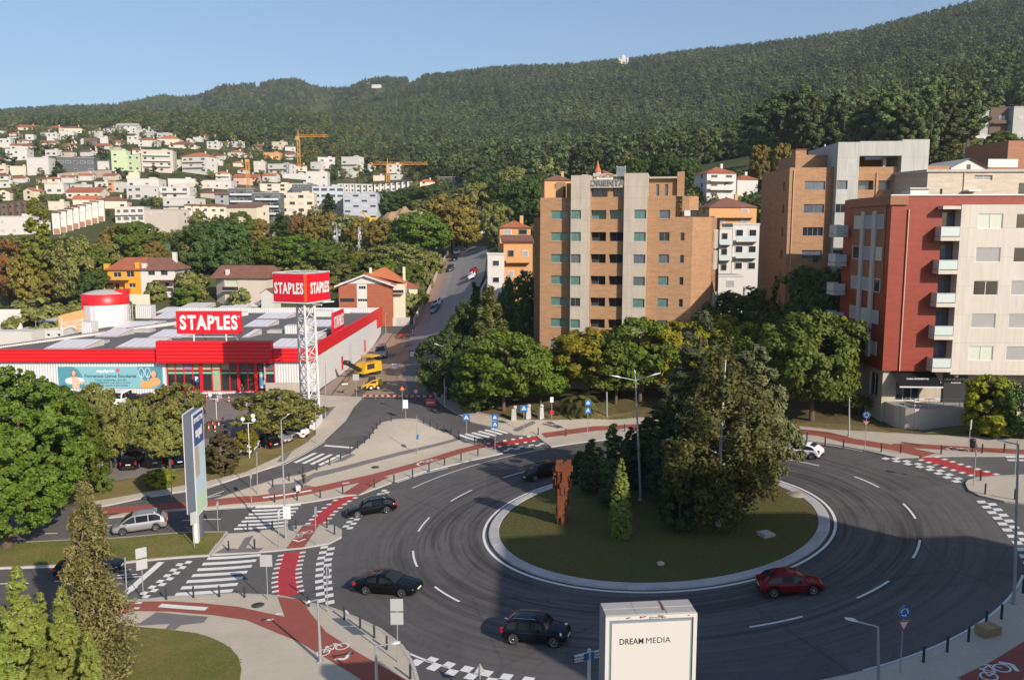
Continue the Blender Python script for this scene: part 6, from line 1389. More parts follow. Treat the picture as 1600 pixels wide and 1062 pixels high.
def tree(kind, p, h, w, label, group=None, cat='tree', name=None, rz=None):
 H0, W0, cm, tm = PROTO[kind]; t = empty(name or ('shrub' if kind in ('shrub', 'shrub_red', 'shrub_lime', 'hedge') else {'thuja': 'thuja_tree', 'thuja_dark': 'thuja_tree', 'birch': 'birch_tree', 'poplar': 'poplar_tree', 'cedar': 'cedar_tree', 'pine': 'pine_tree', 'spruce': 'spruce_tree', 'eucalypt': 'eucalyptus_tree'}.get(kind, 'tree')), p, rnd.uniform(0, 6.28) if rz is None else rz, label, cat, group)
 s = (w / W0, w / W0, h / H0); place('crown', cm, t, sc=s); place('trunk', tm, t, sc=(min(s[0], s[2]),) * 2 + (s[2],)); return t
def tpx(kind, px, pb, pt, wpx, label, group=None, cat='tree', D=30, z=None, **k):
 p = hit(px, pb, D)
 if z is not None: p.z = z(p.x, p.y)
 q = p.y / FPX; return tree(kind, p, (pb - pt) * q * 1.02, wpx * q, label, group, cat, **k)
# ---- near trees, one by one
tpx('big', 12, 856, 556, 235, 'huge round green tree in the grass median at the left edge')
tpx('big', 95, 800, 590, 130, 'broad green tree beside the car park, right behind the huge left-edge tree')
tpx('spruce', 152, 1075, 722, 135, 'thin straggly brownish conifer towering over the bottom left thujas')
for px, pb, pt, wp, lab in ((112, 1150, 893, 74, 'tall slim thuja with sharp tip, nearest the straggly conifer'), (47, 1160, 858, 96, 'tallest thick thuja of the bottom left clump'), (78, 1130, 905, 62, 'slender thuja squeezed between the two tallest thujas'), (16, 1190, 985, 80, 'lower thuja at the bottom left corner'), (-12, 1120, 915, 52, 'dark thuja cut by the left picture edge'), (150, 1180, 965, 62, 'right-hand thuja of the bottom left clump'), (75, 1200, 985, 80, 'short thuja in front of the bottom left clump'), (20, 1140, 925, 60, 'slim thuja between the left edge and the tallest thuja')):
 tpx('thuja', px, pb, pt, wp, lab, 'thujas at the bottom left')
for px, pb, pt, wp, lab in ((175, 737, 628, 66, 'clipped bronze-green tree over the parked cars, left of the pylon'), (266, 736, 634, 82, 'clipped bronze-green tree directly left of the tall pylon'), (150, 700, 597, 62, 'bronze-green tree hiding the lower left of the banner'), (278, 690, 596, 80, 'bronze-green tree in front of the store windows'), (205, 712, 622, 60, 'narrow bronze-green tree between the two clipped car park trees'), (125, 735, 640, 60, 'bronze-green tree between the broad left tree and the parked cars'), (436, 690, 607, 112, 'wide bronze-green tree beside the lattice sign tower')): tpx('laurel', px, pb, pt, wp, lab, 'clipped trees of the car park')
tpx('plane', 386, 712, 668, 34, 'small sparse yellowish sapling in front of the parked cars')
tpx('shrub_red', 350, 741, 673, 50, 'dense dark reddish-green oval shrub beside the pylon', cat='shrub'); tpx('shrub', 155, 769, 728, 48, 'grey-green shrub at the foot of the left car park trees', cat='shrub'); tpx('shrub_lime', 251, 760, 732, 46, 'low bright yellow-green shrub on the car park bank', cat='shrub')
# park on the far side of the circle
PK = [('broad2', 787, 643, 515, 140, 'round fresh green tree behind the ticket pillars'), ('plane', 919, 624, 512, 118, 'yellow-green tree above the palm'), ('dark', 700, 625, 515, 90, 'dark green tree at the corner of the park and the works street'), ('feathery', 767, 605, 448, 95, 'tall feathery conifer at the left end of the brick block'), ('dark', 815, 565, 425, 75, 'dark tree standing against the left edge of the lettered block'), ('broad', 868, 600, 535, 80, 'green tree below the left windows of the lettered block'), ('broad2', 1000, 628, 495, 125, 'fresh green tree below the middle of the lettered block'), ('broad', 955, 600, 520, 90, 'green tree behind the yellow-green one'), ('plane', 1130, 610, 492, 120, 'golden yellow-green tree below the right end of the lettered block'),
  ('broad2', 845, 632, 545, 95, 'green tree between the round fresh green one and the yellow-green one'), ('broad2', 962, 632, 520, 115, 'fresh green tree right of the palm'), ('plane', 1052, 628, 502, 115, 'yellow-green tree behind the lamp mast heads'), ('broad', 752, 640, 540, 90, 'green tree at the left end of the park lawn'), ('broad', 1185, 625, 520, 100, 'green tree behind the island cedar'), ('dark', 1165, 570, 450, 130, 'dark tree in the gap between the two brick blocks'), ('dark', 1265, 590, 405, 130, 'tall dark tree in front of the concrete portal block'), ('broad', 1268, 658, 482, 150, 'large round green tree left of the red building'), ('dark', 1225, 600, 480, 110, 'dark tree between the large round tree and the roundabout pine'), ('dark', 735, 590, 470, 70, 'dark tree rising beside the works street'), ('broad', 1060, 600, 510, 90, 'green tree behind the roundabout lamp mast'), ('dark', 1095, 600, 470, 80, 'dark tree at the right foot of the lettered block'), ('dark', 745, 645, 570, 75, 'low dark tree at the edge of the park lawn'), ('dark', 1320, 600, 480, 70, 'dark tree squeezed against the shaded side of the red building')]
for k_, px, pb, pt, wp, lab in PK: tpx(k_, px, pb, pt, wp, lab, 'trees of the park behind the roundabout')
tpx('shrub_lime', 1543, 680, 583, 78, 'bright yellow-green shrub tree in front of the terrace wall', cat='shrub'); tpx('dark', 1592, 684, 596, 80, 'dark round tree right of the bright shrub at the picture edge')
tpx('conifer', 742, 525, 440, 40, 'dark young conifer beside the street lamp of the climbing street', D=120)
def spiky():
 p = hit(1340, 652); t = empty('yucca', p, 0, 'spiky palm-like plant in the shade beside the red building', 'plant')
 P, N, U = [], [], []
 for i in range(150):
  d = unit(1)[0]; d[2] = abs(d[2]) * .9 + .05
  for s in np.linspace(.15, 1, 6): P.append(d * s * 1.6 + np.array([0, 0, 1.6 - .5 * s * s])); N.append(np.cross(d, unit(1)[0])); U.append(d)
 place('crown', leaves(np.array(P), np.array(N), .16, L_GREEN, 'crown', 2.6, np.array(U)), t); place('trunk', trunk('trunk', 1.6, .12, BARK, 0), t)
spiky()
def palm():
 p = hit(905, 648); t = empty('palm_tree', p, 0, 'low spreading palm with arching fronds beside the park pavement', 'palm')
 m = MB(); m.tube([(0, 0, -.3), (.05, 0, .7), (0, 0, 1.7)], [.42, .38, .34], BARK, 10); m.build('trunk', t)
 for i in range(46):
  a = i * 2.399; el = R(75 - 100 * (i / 46)); L = RG.uniform(2.8, 3.9); P, N, U = [], [], []; x = 0; z = 1.8; e = el
  for s in range(22):
   x += L / 22 * math.cos(e); z += L / 22 * math.sin(e); e -= R(4.8)
   for sd in (-1, 1):
    for q in (.25, .6):
     w = .62 * math.sin(math.pi * min(1, .12 + s / 24)) * q; P.append((math.cos(a) * x - math.sin(a) * w * sd, math.sin(a) * x + math.cos(a) * w * sd, z - w * .55)); N.append((math.cos(a) * .3, math.sin(a) * .3, 1)); U.append((-math.sin(a) * sd + math.cos(a) * .5, math.cos(a) * sd + math.sin(a) * .5, -.5))
  o_ = place('frond', leaves(np.array(P), np.array(N), .12, L_PALM, 'frond', 3.2, np.array(U)), t)
palm()
# ---- roundabout island
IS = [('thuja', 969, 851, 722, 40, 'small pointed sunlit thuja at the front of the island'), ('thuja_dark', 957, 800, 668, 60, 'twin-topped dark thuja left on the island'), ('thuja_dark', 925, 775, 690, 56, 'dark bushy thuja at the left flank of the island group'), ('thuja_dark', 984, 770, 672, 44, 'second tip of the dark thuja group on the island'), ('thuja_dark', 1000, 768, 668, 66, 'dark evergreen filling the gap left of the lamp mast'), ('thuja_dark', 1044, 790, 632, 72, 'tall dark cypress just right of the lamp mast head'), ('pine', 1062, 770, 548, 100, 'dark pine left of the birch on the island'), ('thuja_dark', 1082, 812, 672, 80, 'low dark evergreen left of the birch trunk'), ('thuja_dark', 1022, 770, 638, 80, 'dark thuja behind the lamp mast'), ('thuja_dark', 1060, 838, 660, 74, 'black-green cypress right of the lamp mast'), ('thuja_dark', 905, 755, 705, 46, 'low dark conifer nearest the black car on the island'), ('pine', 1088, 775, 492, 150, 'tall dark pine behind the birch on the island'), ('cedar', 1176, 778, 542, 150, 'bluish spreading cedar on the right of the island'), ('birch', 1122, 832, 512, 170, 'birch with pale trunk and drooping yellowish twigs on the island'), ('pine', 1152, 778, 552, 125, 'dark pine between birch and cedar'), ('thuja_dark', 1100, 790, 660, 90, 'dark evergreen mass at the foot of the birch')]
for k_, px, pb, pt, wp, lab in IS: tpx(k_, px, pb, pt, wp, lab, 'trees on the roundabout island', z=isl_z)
# ---- trees between the store and the hillside town
GD = [('rust', 12, 475, 374, 58), ('autumn', 46, 480, 398, 52), ('poplar', 66, 480, 314, 44), ('autumn', 92, 478, 388, 60), ('olive', 118, 480, 372, 70), ('broad2', 138, 472, 384, 74), ('autumn', 190, 425, 352, 66), ('broad2', 220, 425, 348, 70), ('olive', 162, 452, 378, 66), ('dark', 148, 478, 420, 56), ('dark', 312, 428, 352, 66), ('dark', 350, 430, 344, 74), ('dark', 335, 425, 350, 60), ('autumn', 292, 425, 372, 40), ('broad2', 378, 388, 332, 46), ('autumn', 405, 388, 342, 34), ('conifer', 440, 388, 338, 46), ('rust', 465, 385, 336, 20), ('autumn', 490, 388, 338, 40), ('autumn', 516, 388, 332, 36), ('olive', 541, 388, 336, 44), ('autumn', 565, 392, 340, 40), ('autumn', 600, 397, 342, 50), ('conifer', 515, 342, 303, 34), ('broad', 428, 428, 370, 70), ('broad2', 470, 428, 368, 80), ('broad', 508, 428, 376, 58), ('broad2', 548, 430, 402, 44), ('plane', 562, 424, 394, 36), ('broad', 655, 408, 332, 94), ('olive', 622, 434, 380, 78), ('olive', 596, 430, 384, 50), ('autumn', 706, 396, 304, 78), ('autumn', 730, 392, 326, 54), ('dark', 606, 334, 298, 56), ('dark', 642, 328, 294, 60), ('dark', 675, 326, 290, 50), ('olive', 775, 384, 318, 48), ('dark', 792, 342, 285, 50), ('dark', 822, 348, 280, 60), ('olive', 746, 342, 286, 52), ('dark', 765, 330, 270, 60), ('olive', 800, 322, 262, 56), ('dark', 840, 330, 272, 60), ('dark', 575, 330, 306, 40), ('broad', 400, 425, 385, 50), ('dark', 372, 430, 376, 44), ('olive', 668, 432, 392, 34), ('broad', 640, 455, 412, 46), ('broad2', 605, 440, 405, 44), ('olive', 660, 340, 312, 36), ('dark', 262, 452, 405, 40), ('autumn', 240, 424, 376, 40), ('olive', 530, 440, 412, 44), ('dark', 100, 400, 372, 40), ('olive', 20, 400, 368, 40)]
# shrubs and hedges there
GS = [('hedge', 66, 522, 466, 92), ('hedge', 300, 468, 424, 56), ('hedge', 245, 470, 440, 30), ('shrub', 214, 462, 437, 24), ('hedge', 128, 500, 468, 50), ('shrub', 295, 478, 446, 46), ('hedge', 375, 480, 450, 34), ('hedge', 640, 490, 458, 36), ('shrub', 655, 478, 452, 30), ('hedge', 681, 428, 396, 24), ('hedge', 668, 452, 416, 22), ('hedge', 655, 470, 440, 20), ('shrub', 590, 455, 430, 40), ('shrub', 560, 445, 425, 40), ('hedge', 470, 440, 415, 60), ('hedge', 195, 495, 470, 30), ('shrub', 12, 505, 478, 40), ('hedge', 510, 455, 428, 44)]
def ordered(lst, fn):
 for i, q in enumerate(sorted(lst, key=lambda q: q[1])): fn(i, *q)
KD = {'rust': 'rust-brown', 'poplar': 'columnar yellow-green poplar', 'autumn': 'olive-yellow autumn', 'olive': 'dull olive-green', 'broad2': 'fresh green', 'broad': 'full green', 'dark': 'dark green', 'conifer': 'dark pointed conifer', 'plane': 'yellow-green', 'hedge': 'olive', 'shrub': 'green'}
ordered(GD, lambda i, k_, px, pb, pt, wp: tpx(k_, px, pb, pt, wp, '%s%s, %s from left in the tree belt behind the store' % (KD[k_], '' if k_ in ('poplar', 'conifer') else ' tree', ordw(i + 1)), 'tree belt behind the store', D=188))
ordered(GS, lambda i, k_, px, pb, pt, wp: tpx(k_, px, pb, pt, wp, 'rounded %s garden bush, %s from left around the houses behind the store' % (KD[k_], ordw(i + 1)), 'garden bushes behind the store', 'shrub', D=165))
# ---- eucalyptus clump above the right blocks
EU = []
for i in range(34):
 px = 1168 + i * 10.6 + rnd.uniform(-6, 6); pb = 262 - max(0, (px - 1430)) * .35 + rnd.uniform(-10, 8); hh = (118 if 1200 < px < 1400 else 104) * rnd.uniform(.72, 1.12)
 EU.append(('eucalypt', px, pb, pb - hh, rnd.uniform(34, 52)))
for px in (1010, 1040, 1075, 1120, 1150, 1215, 1245, 1290, 1420, 1450, 1480, 990, 960): EU.append(('eucalypt' if px > 1100 else 'dark', px, 268 if px > 1160 else 296, 268 - rnd.uniform(28, 62) if px > 1160 else 296 - rnd.uniform(34, 60), rnd.uniform(26, 42)))
EU.append(('broad2', 1562, 240, 207, 42)); EU.append(('autumn', 1187, 290, 228, 34)); EU.append(('autumn', 1222, 285, 226, 32)); EU.append(('broad', 1128, 312, 284, 26))
KD['eucalypt'] = 'tall grey-green eucalyptus'
ordered(EU, lambda i, k_, px, pb, pt, wp: tpx(k_, px, pb, pt, wp, '%s, %s from left in the grove above the right blocks' % (KD[k_] + ('' if k_ == 'eucalypt' else ' tree'), ordw(i + 1) if i < 49 else 'near the last'), 'grove above the right blocks', D=205))
# ---- single trees among the hillside houses
def hrects():
 rc = []
 for o in [o for o in COL.objects if o.get('category') in ('house', 'apartment block') and o.location.y > 205]:
  w = [c for c in o.children if c.name.startswith('wall')]
  if not w: continue
  bb = w[0].bound_box; x, y = proj(*o.location); q = FPX / o.location.y; rc.append((x + bb[0][0] * q - 2, x + bb[6][0] * q + 2, y - bb[6][2] * q * 1.15, y + 2, o.location.y))
 return rc
HR = hrects(); TT = []
for i in range(3000):
 if len(TT) >= 170: break
 px, pb = rnd.uniform(-5, 760), rnd.uniform(206, 385)
 if pb < 232 and px > 420 or pb > 300 and px > 500 or pb < 250 and px > 560: continue
 if 70 < px < 235 and pb > 335 or px < 60 and pb > 325: continue
 p = hit(px, pb, 215)
 if p.y < 260: continue
 k = p.y / FPX; h = rnd.uniform(5.5, 10.5); w = h * rnd.uniform(.6, .95); r = (px - w / k / 2, px + w / k / 2, pb - h / k, pb)
 if any(a < r[1] - 2 and b > r[0] + 2 and c < r[3] and d > r[2] + 3 and D > p.y - 4 for a, b, c, d, D in HR) and rnd.random() < .85: continue
 if any(a < px < b and c < pb < d for a, b, c, d, D in HR): continue
 TT.append((px, pb, h, w, p, rnd.choice((0, 0, 2, 3, 2, 0))))
TT.sort(key=lambda q: q[0])
for i, (px, pb, h, w, p, kd) in enumerate(TT):
 rn = 'upper' if pb < 240 else 'middle' if pb < 300 else 'lower'; n_ = sum(1 for q in TT[:i] if ('upper' if q[1] < 240 else 'middle' if q[1] < 300 else 'lower') == rn)
 tree('far%d' % kd, p, h, w, '%s tree between houses, %s from left on the %s hillside' % ({0: 'round dark green', 2: 'dull olive', 3: 'pointed dark'}[kd], ordw(n_ + 1) if n_ < 98 else 'far right', rn), 'trees among the hillside houses')
# ---- the far wood and the scrub of the hillside: uncountable, scattered by geometry nodes
def scatter(name, pts, scl, meshes, label=None):
 me = bpy.data.meshes.new(name); me.vertices.add(len(pts)); me.vertices.foreach_set('co', np.asarray(pts, np.float32).ravel())
 for nm, arr in (('sc', scl), ('rz', RG.uniform(0, 6.28, len(pts)))): a = me.attributes.new(nm, 'FLOAT', 'POINT'); a.data.foreach_set('value', np.asarray(arr, np.float32))
 o = tag(place(name, me), kind='stuff'); col = bpy.data.collections.new(name + '_kinds')
 for i, m in enumerate(meshes): col.objects.link(bpy.data.objects.new('tree_crown', m))
 g = bpy.data.node_groups.new(name, 'GeometryNodeTree'); g.interface.new_socket('Geometry', in_out='INPUT', socket_type='NodeSocketGeometry'); g.interface.new_socket('Geometry', in_out='OUTPUT', socket_type='NodeSocketGeometry')
 N = g.nodes.new; gi, go, ip, ci = N('NodeGroupInput'), N('NodeGroupOutput'), N('GeometryNodeInstanceOnPoints'), N('GeometryNodeCollectionInfo')
 ci.inputs['Collection'].default_value = col; ci.inputs['Separate Children'].default_value = True; ci.inputs['Reset Children'].default_value = True
 s, r_, cx = N('GeometryNodeInputNamedAttribute'), N('GeometryNodeInputNamedAttribute'), N('ShaderNodeCombineXYZ'); s.data_type = r_.data_type = 'FLOAT'; s.inputs['Name'].default_value = 'sc'; r_.inputs['Name'].default_value = 'rz'
 g.links.new(gi.outputs[0], ip.inputs['Points']); g.links.new(ci.outputs[0], ip.inputs['Instance']); ip.inputs['Pick Instance'].default_value = True
 g.links.new(s.outputs['Attribute'], ip.inputs['Scale']); g.links.new(r_.outputs['Attribute'], cx.inputs[2]); g.links.new(cx.outputs[0], ip.inputs['Rotation']); g.links.new(ip.outputs[0], go.inputs[0])
 md = o.modifiers.new('scatter', 'NODES'); md.node_group = g; return o
BX = [-200, 0, 100, 200, 300, 400, 500, 600, 700, 780, 850, 1000, 1050, 1200, 1300, 1450, 1500, 1600, 1800]; BY = [200, 198, 196, 202, 216, 230, 238, 262, 285, 292, 300, 292, 284, 268, 258, 246, 214, 168, 165]
def forest():
 n = 190000; D = np.sqrt(RG.uniform(380 ** 2, 2450 ** 2, n)) ; u = RG.uniform(-.72, .72, n); keep = RG.uniform(0, 1, n) < np.clip((D / 1500) ** -.8, 0, 1.3) * .62; D, u = D[keep], u[keep]
 z = height(u * D, D); zc = z - CAM_H; cz = D * _C - zc * _S; px = 800 + FPX * u * D / cz; py = 531 + FPX * (-D * _S - zc * _C) / cz
 ok = (py < np.interp(px, BX, BY)) & (np.hypot(px - 974, py - 104) > 9)
 ok &= ~((np.abs(px - 588) < 16) & (np.abs(py - 139) < 9)); ok &= ~((np.abs(px - 505) < 11) & (np.abs(py - 170) < 7))
 glade = np.sin(px * .021 + py * .05) + np.sin(px * .047 - py * .09 + 1.7) + np.sin(px * .11 + py * .19); ok &= (glade < 2.05) | (px > 700)
 sc = np.where(px > 640, RG.uniform(.5, 1.25, len(px)), RG.uniform(.4, .95, len(px))); P = np.stack([u * D, D, z - .5], 1)
 a = ok & (px > 600) & (RG.uniform(0, 1, len(px)) < .8); b = ok & ~a
 scatter('eucalyptus_forest', P[a], sc[a], [FAR[1], FAR[1], FAR[0], FAR[3]]); scatter('mixed_forest', P[b], sc[b], [FAR[0], FAR[2], FAR[3], FAR[0], FAR[1]])
 # scrub between the houses
 n = 26000; D = np.sqrt(RG.uniform(215 ** 2, 900 ** 2, n)); u = RG.uniform(-.72, .72, n); z = height(u * D, D); zc = z - CAM_H; cz = D * _C - zc * _S; px = 800 + FPX * u * D / cz; py = 531 + FPX * (-D * _S - zc * _C) / cz
 ok = (py > np.interp(px, BX, BY) - 4) & (py < 470) & ((px < 690) | (px > 770)) & ~((px > 205) & (px < 300) & (py > 378) & (py < 410)) & ~((px > 585) & (px < 675) & (py > 312) & (py < 350))
 ok &= ~((px > 75) & (px < 235) & (py > 340) & (py < 380)) & ~((px < 58) & (py > 322) & (py < 380)); ok &= (np.sin(u * 90) + np.sin(D * .06) + RG.normal(0, .8, n)) > -.35
 for a, b, c, d, DD in HR: ok &= ~((px > a - 1) & (px < b + 1) & (py > c) & (py < d + 3) & (D > DD - 3))
 for a, b, c, d, DD in HR: ok &= ~((px > a) & (px < b) & (py >= d) & (py < d + 6))
 scatter('hillside_scrub', np.stack([u * D, D, z - .2], 1)[ok], RG.uniform(.16, .46, ok.sum()), [FAR[0], FAR[2], FAR[2]])
forest()
def grass():
 P, S = [], []
 for px, n, off in (([(206,981),(265,986),(318,993.5),(358,1012),(378,1036),(374,1080),(200,1120),(150,972)], 9000, H + .03), ([(20,850),(173,843),(350,833),(326,868),(197,879),(80,884),(20,888)], 5000, .14), ([(140,786),(229,771),(320,755),(384,740),(455,707),(490,682),(455,690),(380,716),(250,743),(160,758)], 6000, .15), ([(860,653),(987,648),(1000,654),(860,657)], 1500, .16), ([(1244,662),(1300,665),(1390,678),(1300,672)], 1500, .16)):
  A = np.array(W(px)); G = np.stack([RG.uniform(A[:, 0].min(), A[:, 0].max(), n), RG.uniform(A[:, 1].min(), A[:, 1].max(), n)], 1); ins = np.zeros(n, bool)
  for i in range(len(A)):
   a, b = A[i], A[(i + 1) % len(A)]; ins ^= ((a[1] > G[:, 1]) != (b[1] > G[:, 1])) & (G[:, 0] < (b[0] - a[0]) * (G[:, 1] - a[1]) / (b[1] - a[1] + 1e-9) + a[0])
  G = G[ins]; P.append(np.c_[G, height(G[:, 0], G[:, 1]) + off - .02])
 n = 9000; r = 12.8 * np.sqrt(RG.uniform(0, 1, n)); a = RG.uniform(0, 6.28, n); x, y = RC[0] + r * np.cos(a), RC[1] + r * np.sin(a); P.append(np.stack([x, y, RA * (x - RC[0]) + .1 + .6 * (1 - (r / 13.06) ** 2)], 1)); P = np.concatenate(P)
 ms = []
 for i, m in enumerate((leaf_mat('grass_blade', (.120, .160, .028), (.200, .215, .045), .3), leaf_mat('grass_blade_dry', (.200, .160, .060), (.310, .240, .100), .3))):
  k = 16; d = unit(k) * np.array([.14, .14, 0]) + np.array([0, 0, .05]); nn = unit(k); nn[:, 2] *= .3; ms.append(leaves(d, nn, .035, m, 'tuft', 3.6, np.tile([0, 0, 1.], (k, 1))))
 scatter('grass', P, RG.uniform(.28, .6, len(P)), [ms[0], ms[0], ms[1]])
grass()
# earth heap of the building site
def heap():
 p = onD(632, 346, 330); k = 330 / FPX; t = MB(); n = 26; vs = []; m_ = 14
 for j in range(m_ + 1):
  for i in range(n + 1):
   u, v = i / n, j / m_; e = math.sin(math.pi * u) ** .7 * math.sin(math.pi * v) ** .8; nz = .12 * math.sin(u * 23 + v * 7) + .1 * math.sin(u * 41 - v * 13)
   vs.append(((u - .5) * 96 * k, (v - .3) * 26, e * (1 + nz) * 27 * k - 2 - (v < .01) * 4))
 t.add(vs, [(j * (n + 1) + i, j * (n + 1) + i + 1, (j + 1) * (n + 1) + i + 1, (j + 1) * (n + 1) + i) for j in range(m_) for i in range(n)], M('heaped_earth', (.36, .24, .13), .95, var=.25, scale=.3, scale2=3, bmp=.5), True)
 tag(t.build('earth_heap', None, p), 'large bare brown heap of earth beyond the tree belt', 'earth heap')
heap()
# ------------------------------------------------------------------ cars
def paint(name, col, rough=.14, metal=.0):
 m, t, b = nmat(name); n = noise(t, 6, 4, .7)
 t.links.new(mixc(t, n, [x * .92 for x in col], [min(1, x * 1.08) for x in col]), b.inputs['Base Color'])
 b.inputs['Roughness'].default_value = rough; b.inputs['Metallic'].default_value = metal; b.inputs['Coat Weight'].default_value = .12; b.inputs['Specular IOR Level'].default_value = .12; b.inputs['Coat Roughness'].default_value = .06; return m
PB = {'black': paint('black_paint', (.005, .006, .007)), 'navy': paint('navy_paint', (.005, .008, .015)), 'silver': paint('silver_paint', (.36, .36, .36), .35, .5), 'white': paint('white_paint', (.72, .72, .72)), 'red': paint('dark_red_paint', (.15, .008, .014)), 'grey': paint('grey_paint', (.09, .095, .105), .3, .4), 'blue': paint('blue_grey_paint', (.16, .21, .28), .3, .4), 'bred': paint('bright_red_paint', (.36, .02, .02))}
TYRE = M('tyre_rubber', (.018, .018, .018), .85, var=.2); RIM = M('alloy_rim', (.42, .42, .43), .3, .8, var=.1); CGL = glass_mat('car_glass', (.020, .024, .026), .06); CGL.node_tree.nodes['Principled BSDF'].inputs['Specular IOR Level'].default_value = .3
TLR = M('tail_light_red', (.38, .012, .012), .2, var=.1); HLG = M('headlight_glass', (.60, .62, .64), .08, var=.1); PLT = M('number_plate', (.66, .66, .62), .5, var=.04); TRIM = M('black_trim', (.015, .015, .016), .6, var=.1); CHR = M('chrome_trim', (.6, .6, .6), .15, 1, var=.05)
SKIN = M('skin', (.42, .24, .17), .6, var=.1)
# length, width, height, then profile of the upper body: (x, z of top) from front to rear; glass limits
KIND = {
 'wagon': dict(L=4.7, W=1.80, H=1.45, bon=.70, belt=.90, a0=-1.15, a1=-.35, r0=1.45, r1=2.16, sill=.24, wb=2.72, tail=.98),
 'sedan': dict(L=4.95, W=1.88, H=1.45, bon=.72, belt=.93, a0=-1.05, a1=-.15, r0=.75, r1=1.85, sill=.22, wb=2.9, tail=1.02),
 'hatch': dict(L=4.06, W=1.72, H=1.46, bon=.76, belt=.94, a0=-1.05, a1=-.35, r0=1.0, r1=1.78, sill=.24, wb=2.52, tail=1.0),
 'mini': dict(L=4.1, W=1.80, H=1.56, bon=.84, belt=1.0, a0=-.95, a1=-.5, r0=1.35, r1=1.88, sill=.28, wb=2.6, tail=1.06),
 'mpv': dict(L=4.6, W=1.80, H=1.68, bon=.82, belt=.98, a0=-1.65, a1=-.55, r0=1.5, r1=2.1, sill=.25, wb=2.75, tail=1.08),
 'suv': dict(L=4.5, W=1.88, H=1.68, bon=.92, belt=1.08, a0=-1.0, a1=-.35, r0=1.3, r1=2.02, sill=.32, wb=2.68, tail=1.12),
 'van': dict(L=5.0, W=1.95, H=1.98, bon=.95, belt=1.15, a0=-1.75, a1=-1.0, r0=2.2, r1=2.45, sill=.28, wb=3.1, tail=1.2)}
def lerp_tab(x, tab):
 for (a, b), (c, d) in zip(tab, tab[1:]):
  if x <= c: return b + (d - b) * max(0, (x - a)) / max(1e-6, c - a)
 return tab[-1][1]
_cm = {}
def car_meshes(kind, col):
 key = (kind, col)
 if key in _cm: return _cm[key]
 k = KIND[kind]; L, W_, Hh = k['L'], k['W'], k['H']; f, e = -L / 2, L / 2; pm = PB[col]
 # lower body
 low = [(f, k['bon'] - .16), (f + .12, k['bon'] - .06), (f + .5, k['bon']), (k['a0'], k['belt'] - .03), (k['a1'], k['belt']), (k['r0'], k['belt'] + .02), (k['r1'], k['tail']), (e - .12, k['tail'] - .04), (e, k['tail'] - .22)]
 wid = [(f, W_ * .36), (f + .10, W_ * .435), (f + .45, W_ * .485), (f + 1.2, W_ * .5), (e - 1.2, W_ * .5), (e - .4, W_ * .485), (e - .08, W_ * .45), (e, W_ * .40)]
 xs = sorted({f, f + .04, f + .12, f + .25, f + .5, e - .5, e - .25, e - .1, e - .03, e} | set(np.linspace(f + .7, e - .7, 16).tolist()))
 wx = (-k['wb'] / 2 - .02, k['wb'] / 2 - .02); wr = .325 if kind not in ('suv', 'mini', 'van') else .35
 vs, fs = [], []; rings = []
 for x in xs:
  zt, w = lerp_tab(x, low), lerp_tab(x, wid); zb = k['sill'] + (.10 if x < f + .1 or x > e - .1 else 0)
  for c in wx:
   d = abs(x - c)
   if d < wr + .06: zb = max(zb, wr + math.sqrt(max(0, (wr + .06) ** 2 - d * d)) * .99)
  zm = zb + (zt - zb) * .55; sh = zt - .05
  prof = [(0, zb), (w * .93, zb), (w * .985, zb + (zt - zb) * .22), (w, zm), (w * .97, sh), (w * .88, zt - .005), (w * .5, zt + .018), (0, zt + .025)]
  ring = []
  for y, z in prof: ring.append(len(vs)); vs.append((x, y, z))
  for y, z in prof[-2:0:-1]: ring.append(len(vs)); vs.append((x, -y, z))
  rings.append(ring)
 n = len(rings[0])
 for a, b in zip(rings, rings[1:]):
  for i in range(n): fs.append((a[i], a[(i + 1) % n], b[(i + 1) % n], b[i]))
 fs.append(tuple(rings[0][::-1])); fs.append(tuple(rings[-1]))
 body = MB(); body.add(vs, [q[::-1] for q in fs], pm, True)
 # cabin: roof with tumblehome
 top = [(k['a0'], k['belt'] - .04), (k['a0'] + (k['a1'] - k['a0']) * .5, k['belt'] + (Hh - k['belt']) * .56), (k['a1'], Hh - .07), (k['a1'] + .45, Hh), (k['r0'] - .3, Hh - .015), (k['r0'], Hh - .07), ((k['r0'] + k['r1']) / 2, (Hh + k['tail']) / 2 + .07), (k['r1'], k['tail'] - .04)]
 xs2 = sorted({p[0] for p in top} | set(np.linspace(k['a0'], k['r1'], 16).tolist())); rings = []; vs, fs = [], []
 hw = W_ * .485; rw = W_ * .36
 def cw(z): return hw + (rw - hw) * max(0, (z - k['belt'])) / (Hh - k['belt'])
 for x in xs2:
  z = lerp_tab(x, top); w1 = cw(z); ring = []
  for y, zz in ((hw, k['belt'] - .06), (w1 + .015, z - .045), (w1 - .06, z), (w1 * .5, z + .022), (0, z + .03)): ring.append(len(vs)); vs.append((x, y, zz if zz < z + .04 else z))
  for y, zz in ((w1 * .5, z + .022), (w1 - .06, z), (w1 + .015, z - .045), (hw, k['belt'] - .06)): ring.append(len(vs)); vs.append((x, -y, zz))
  rings.append(ring)
 for a, b in zip(rings, rings[1:]):
  for i in range(8): fs.append((a[i], b[i], b[i + 1], a[i + 1]))
 body.add(vs, [q for q in fs], pm, True)
 if kind in ('wagon', 'mini', 'suv', 'mpv'):
  for s in (-1, 1): body.tube([(k['a1'] + .3, s * (rw - .06), Hh + .0), (k['a1'] + .45, s * (rw - .06), Hh + .05), (k['r0'] - .25, s * (rw - .06), Hh + .045), (k['r0'] - .1, s * (rw - .06), Hh - .02)], .018, CHR if kind != 'suv' else TRIM, 5)
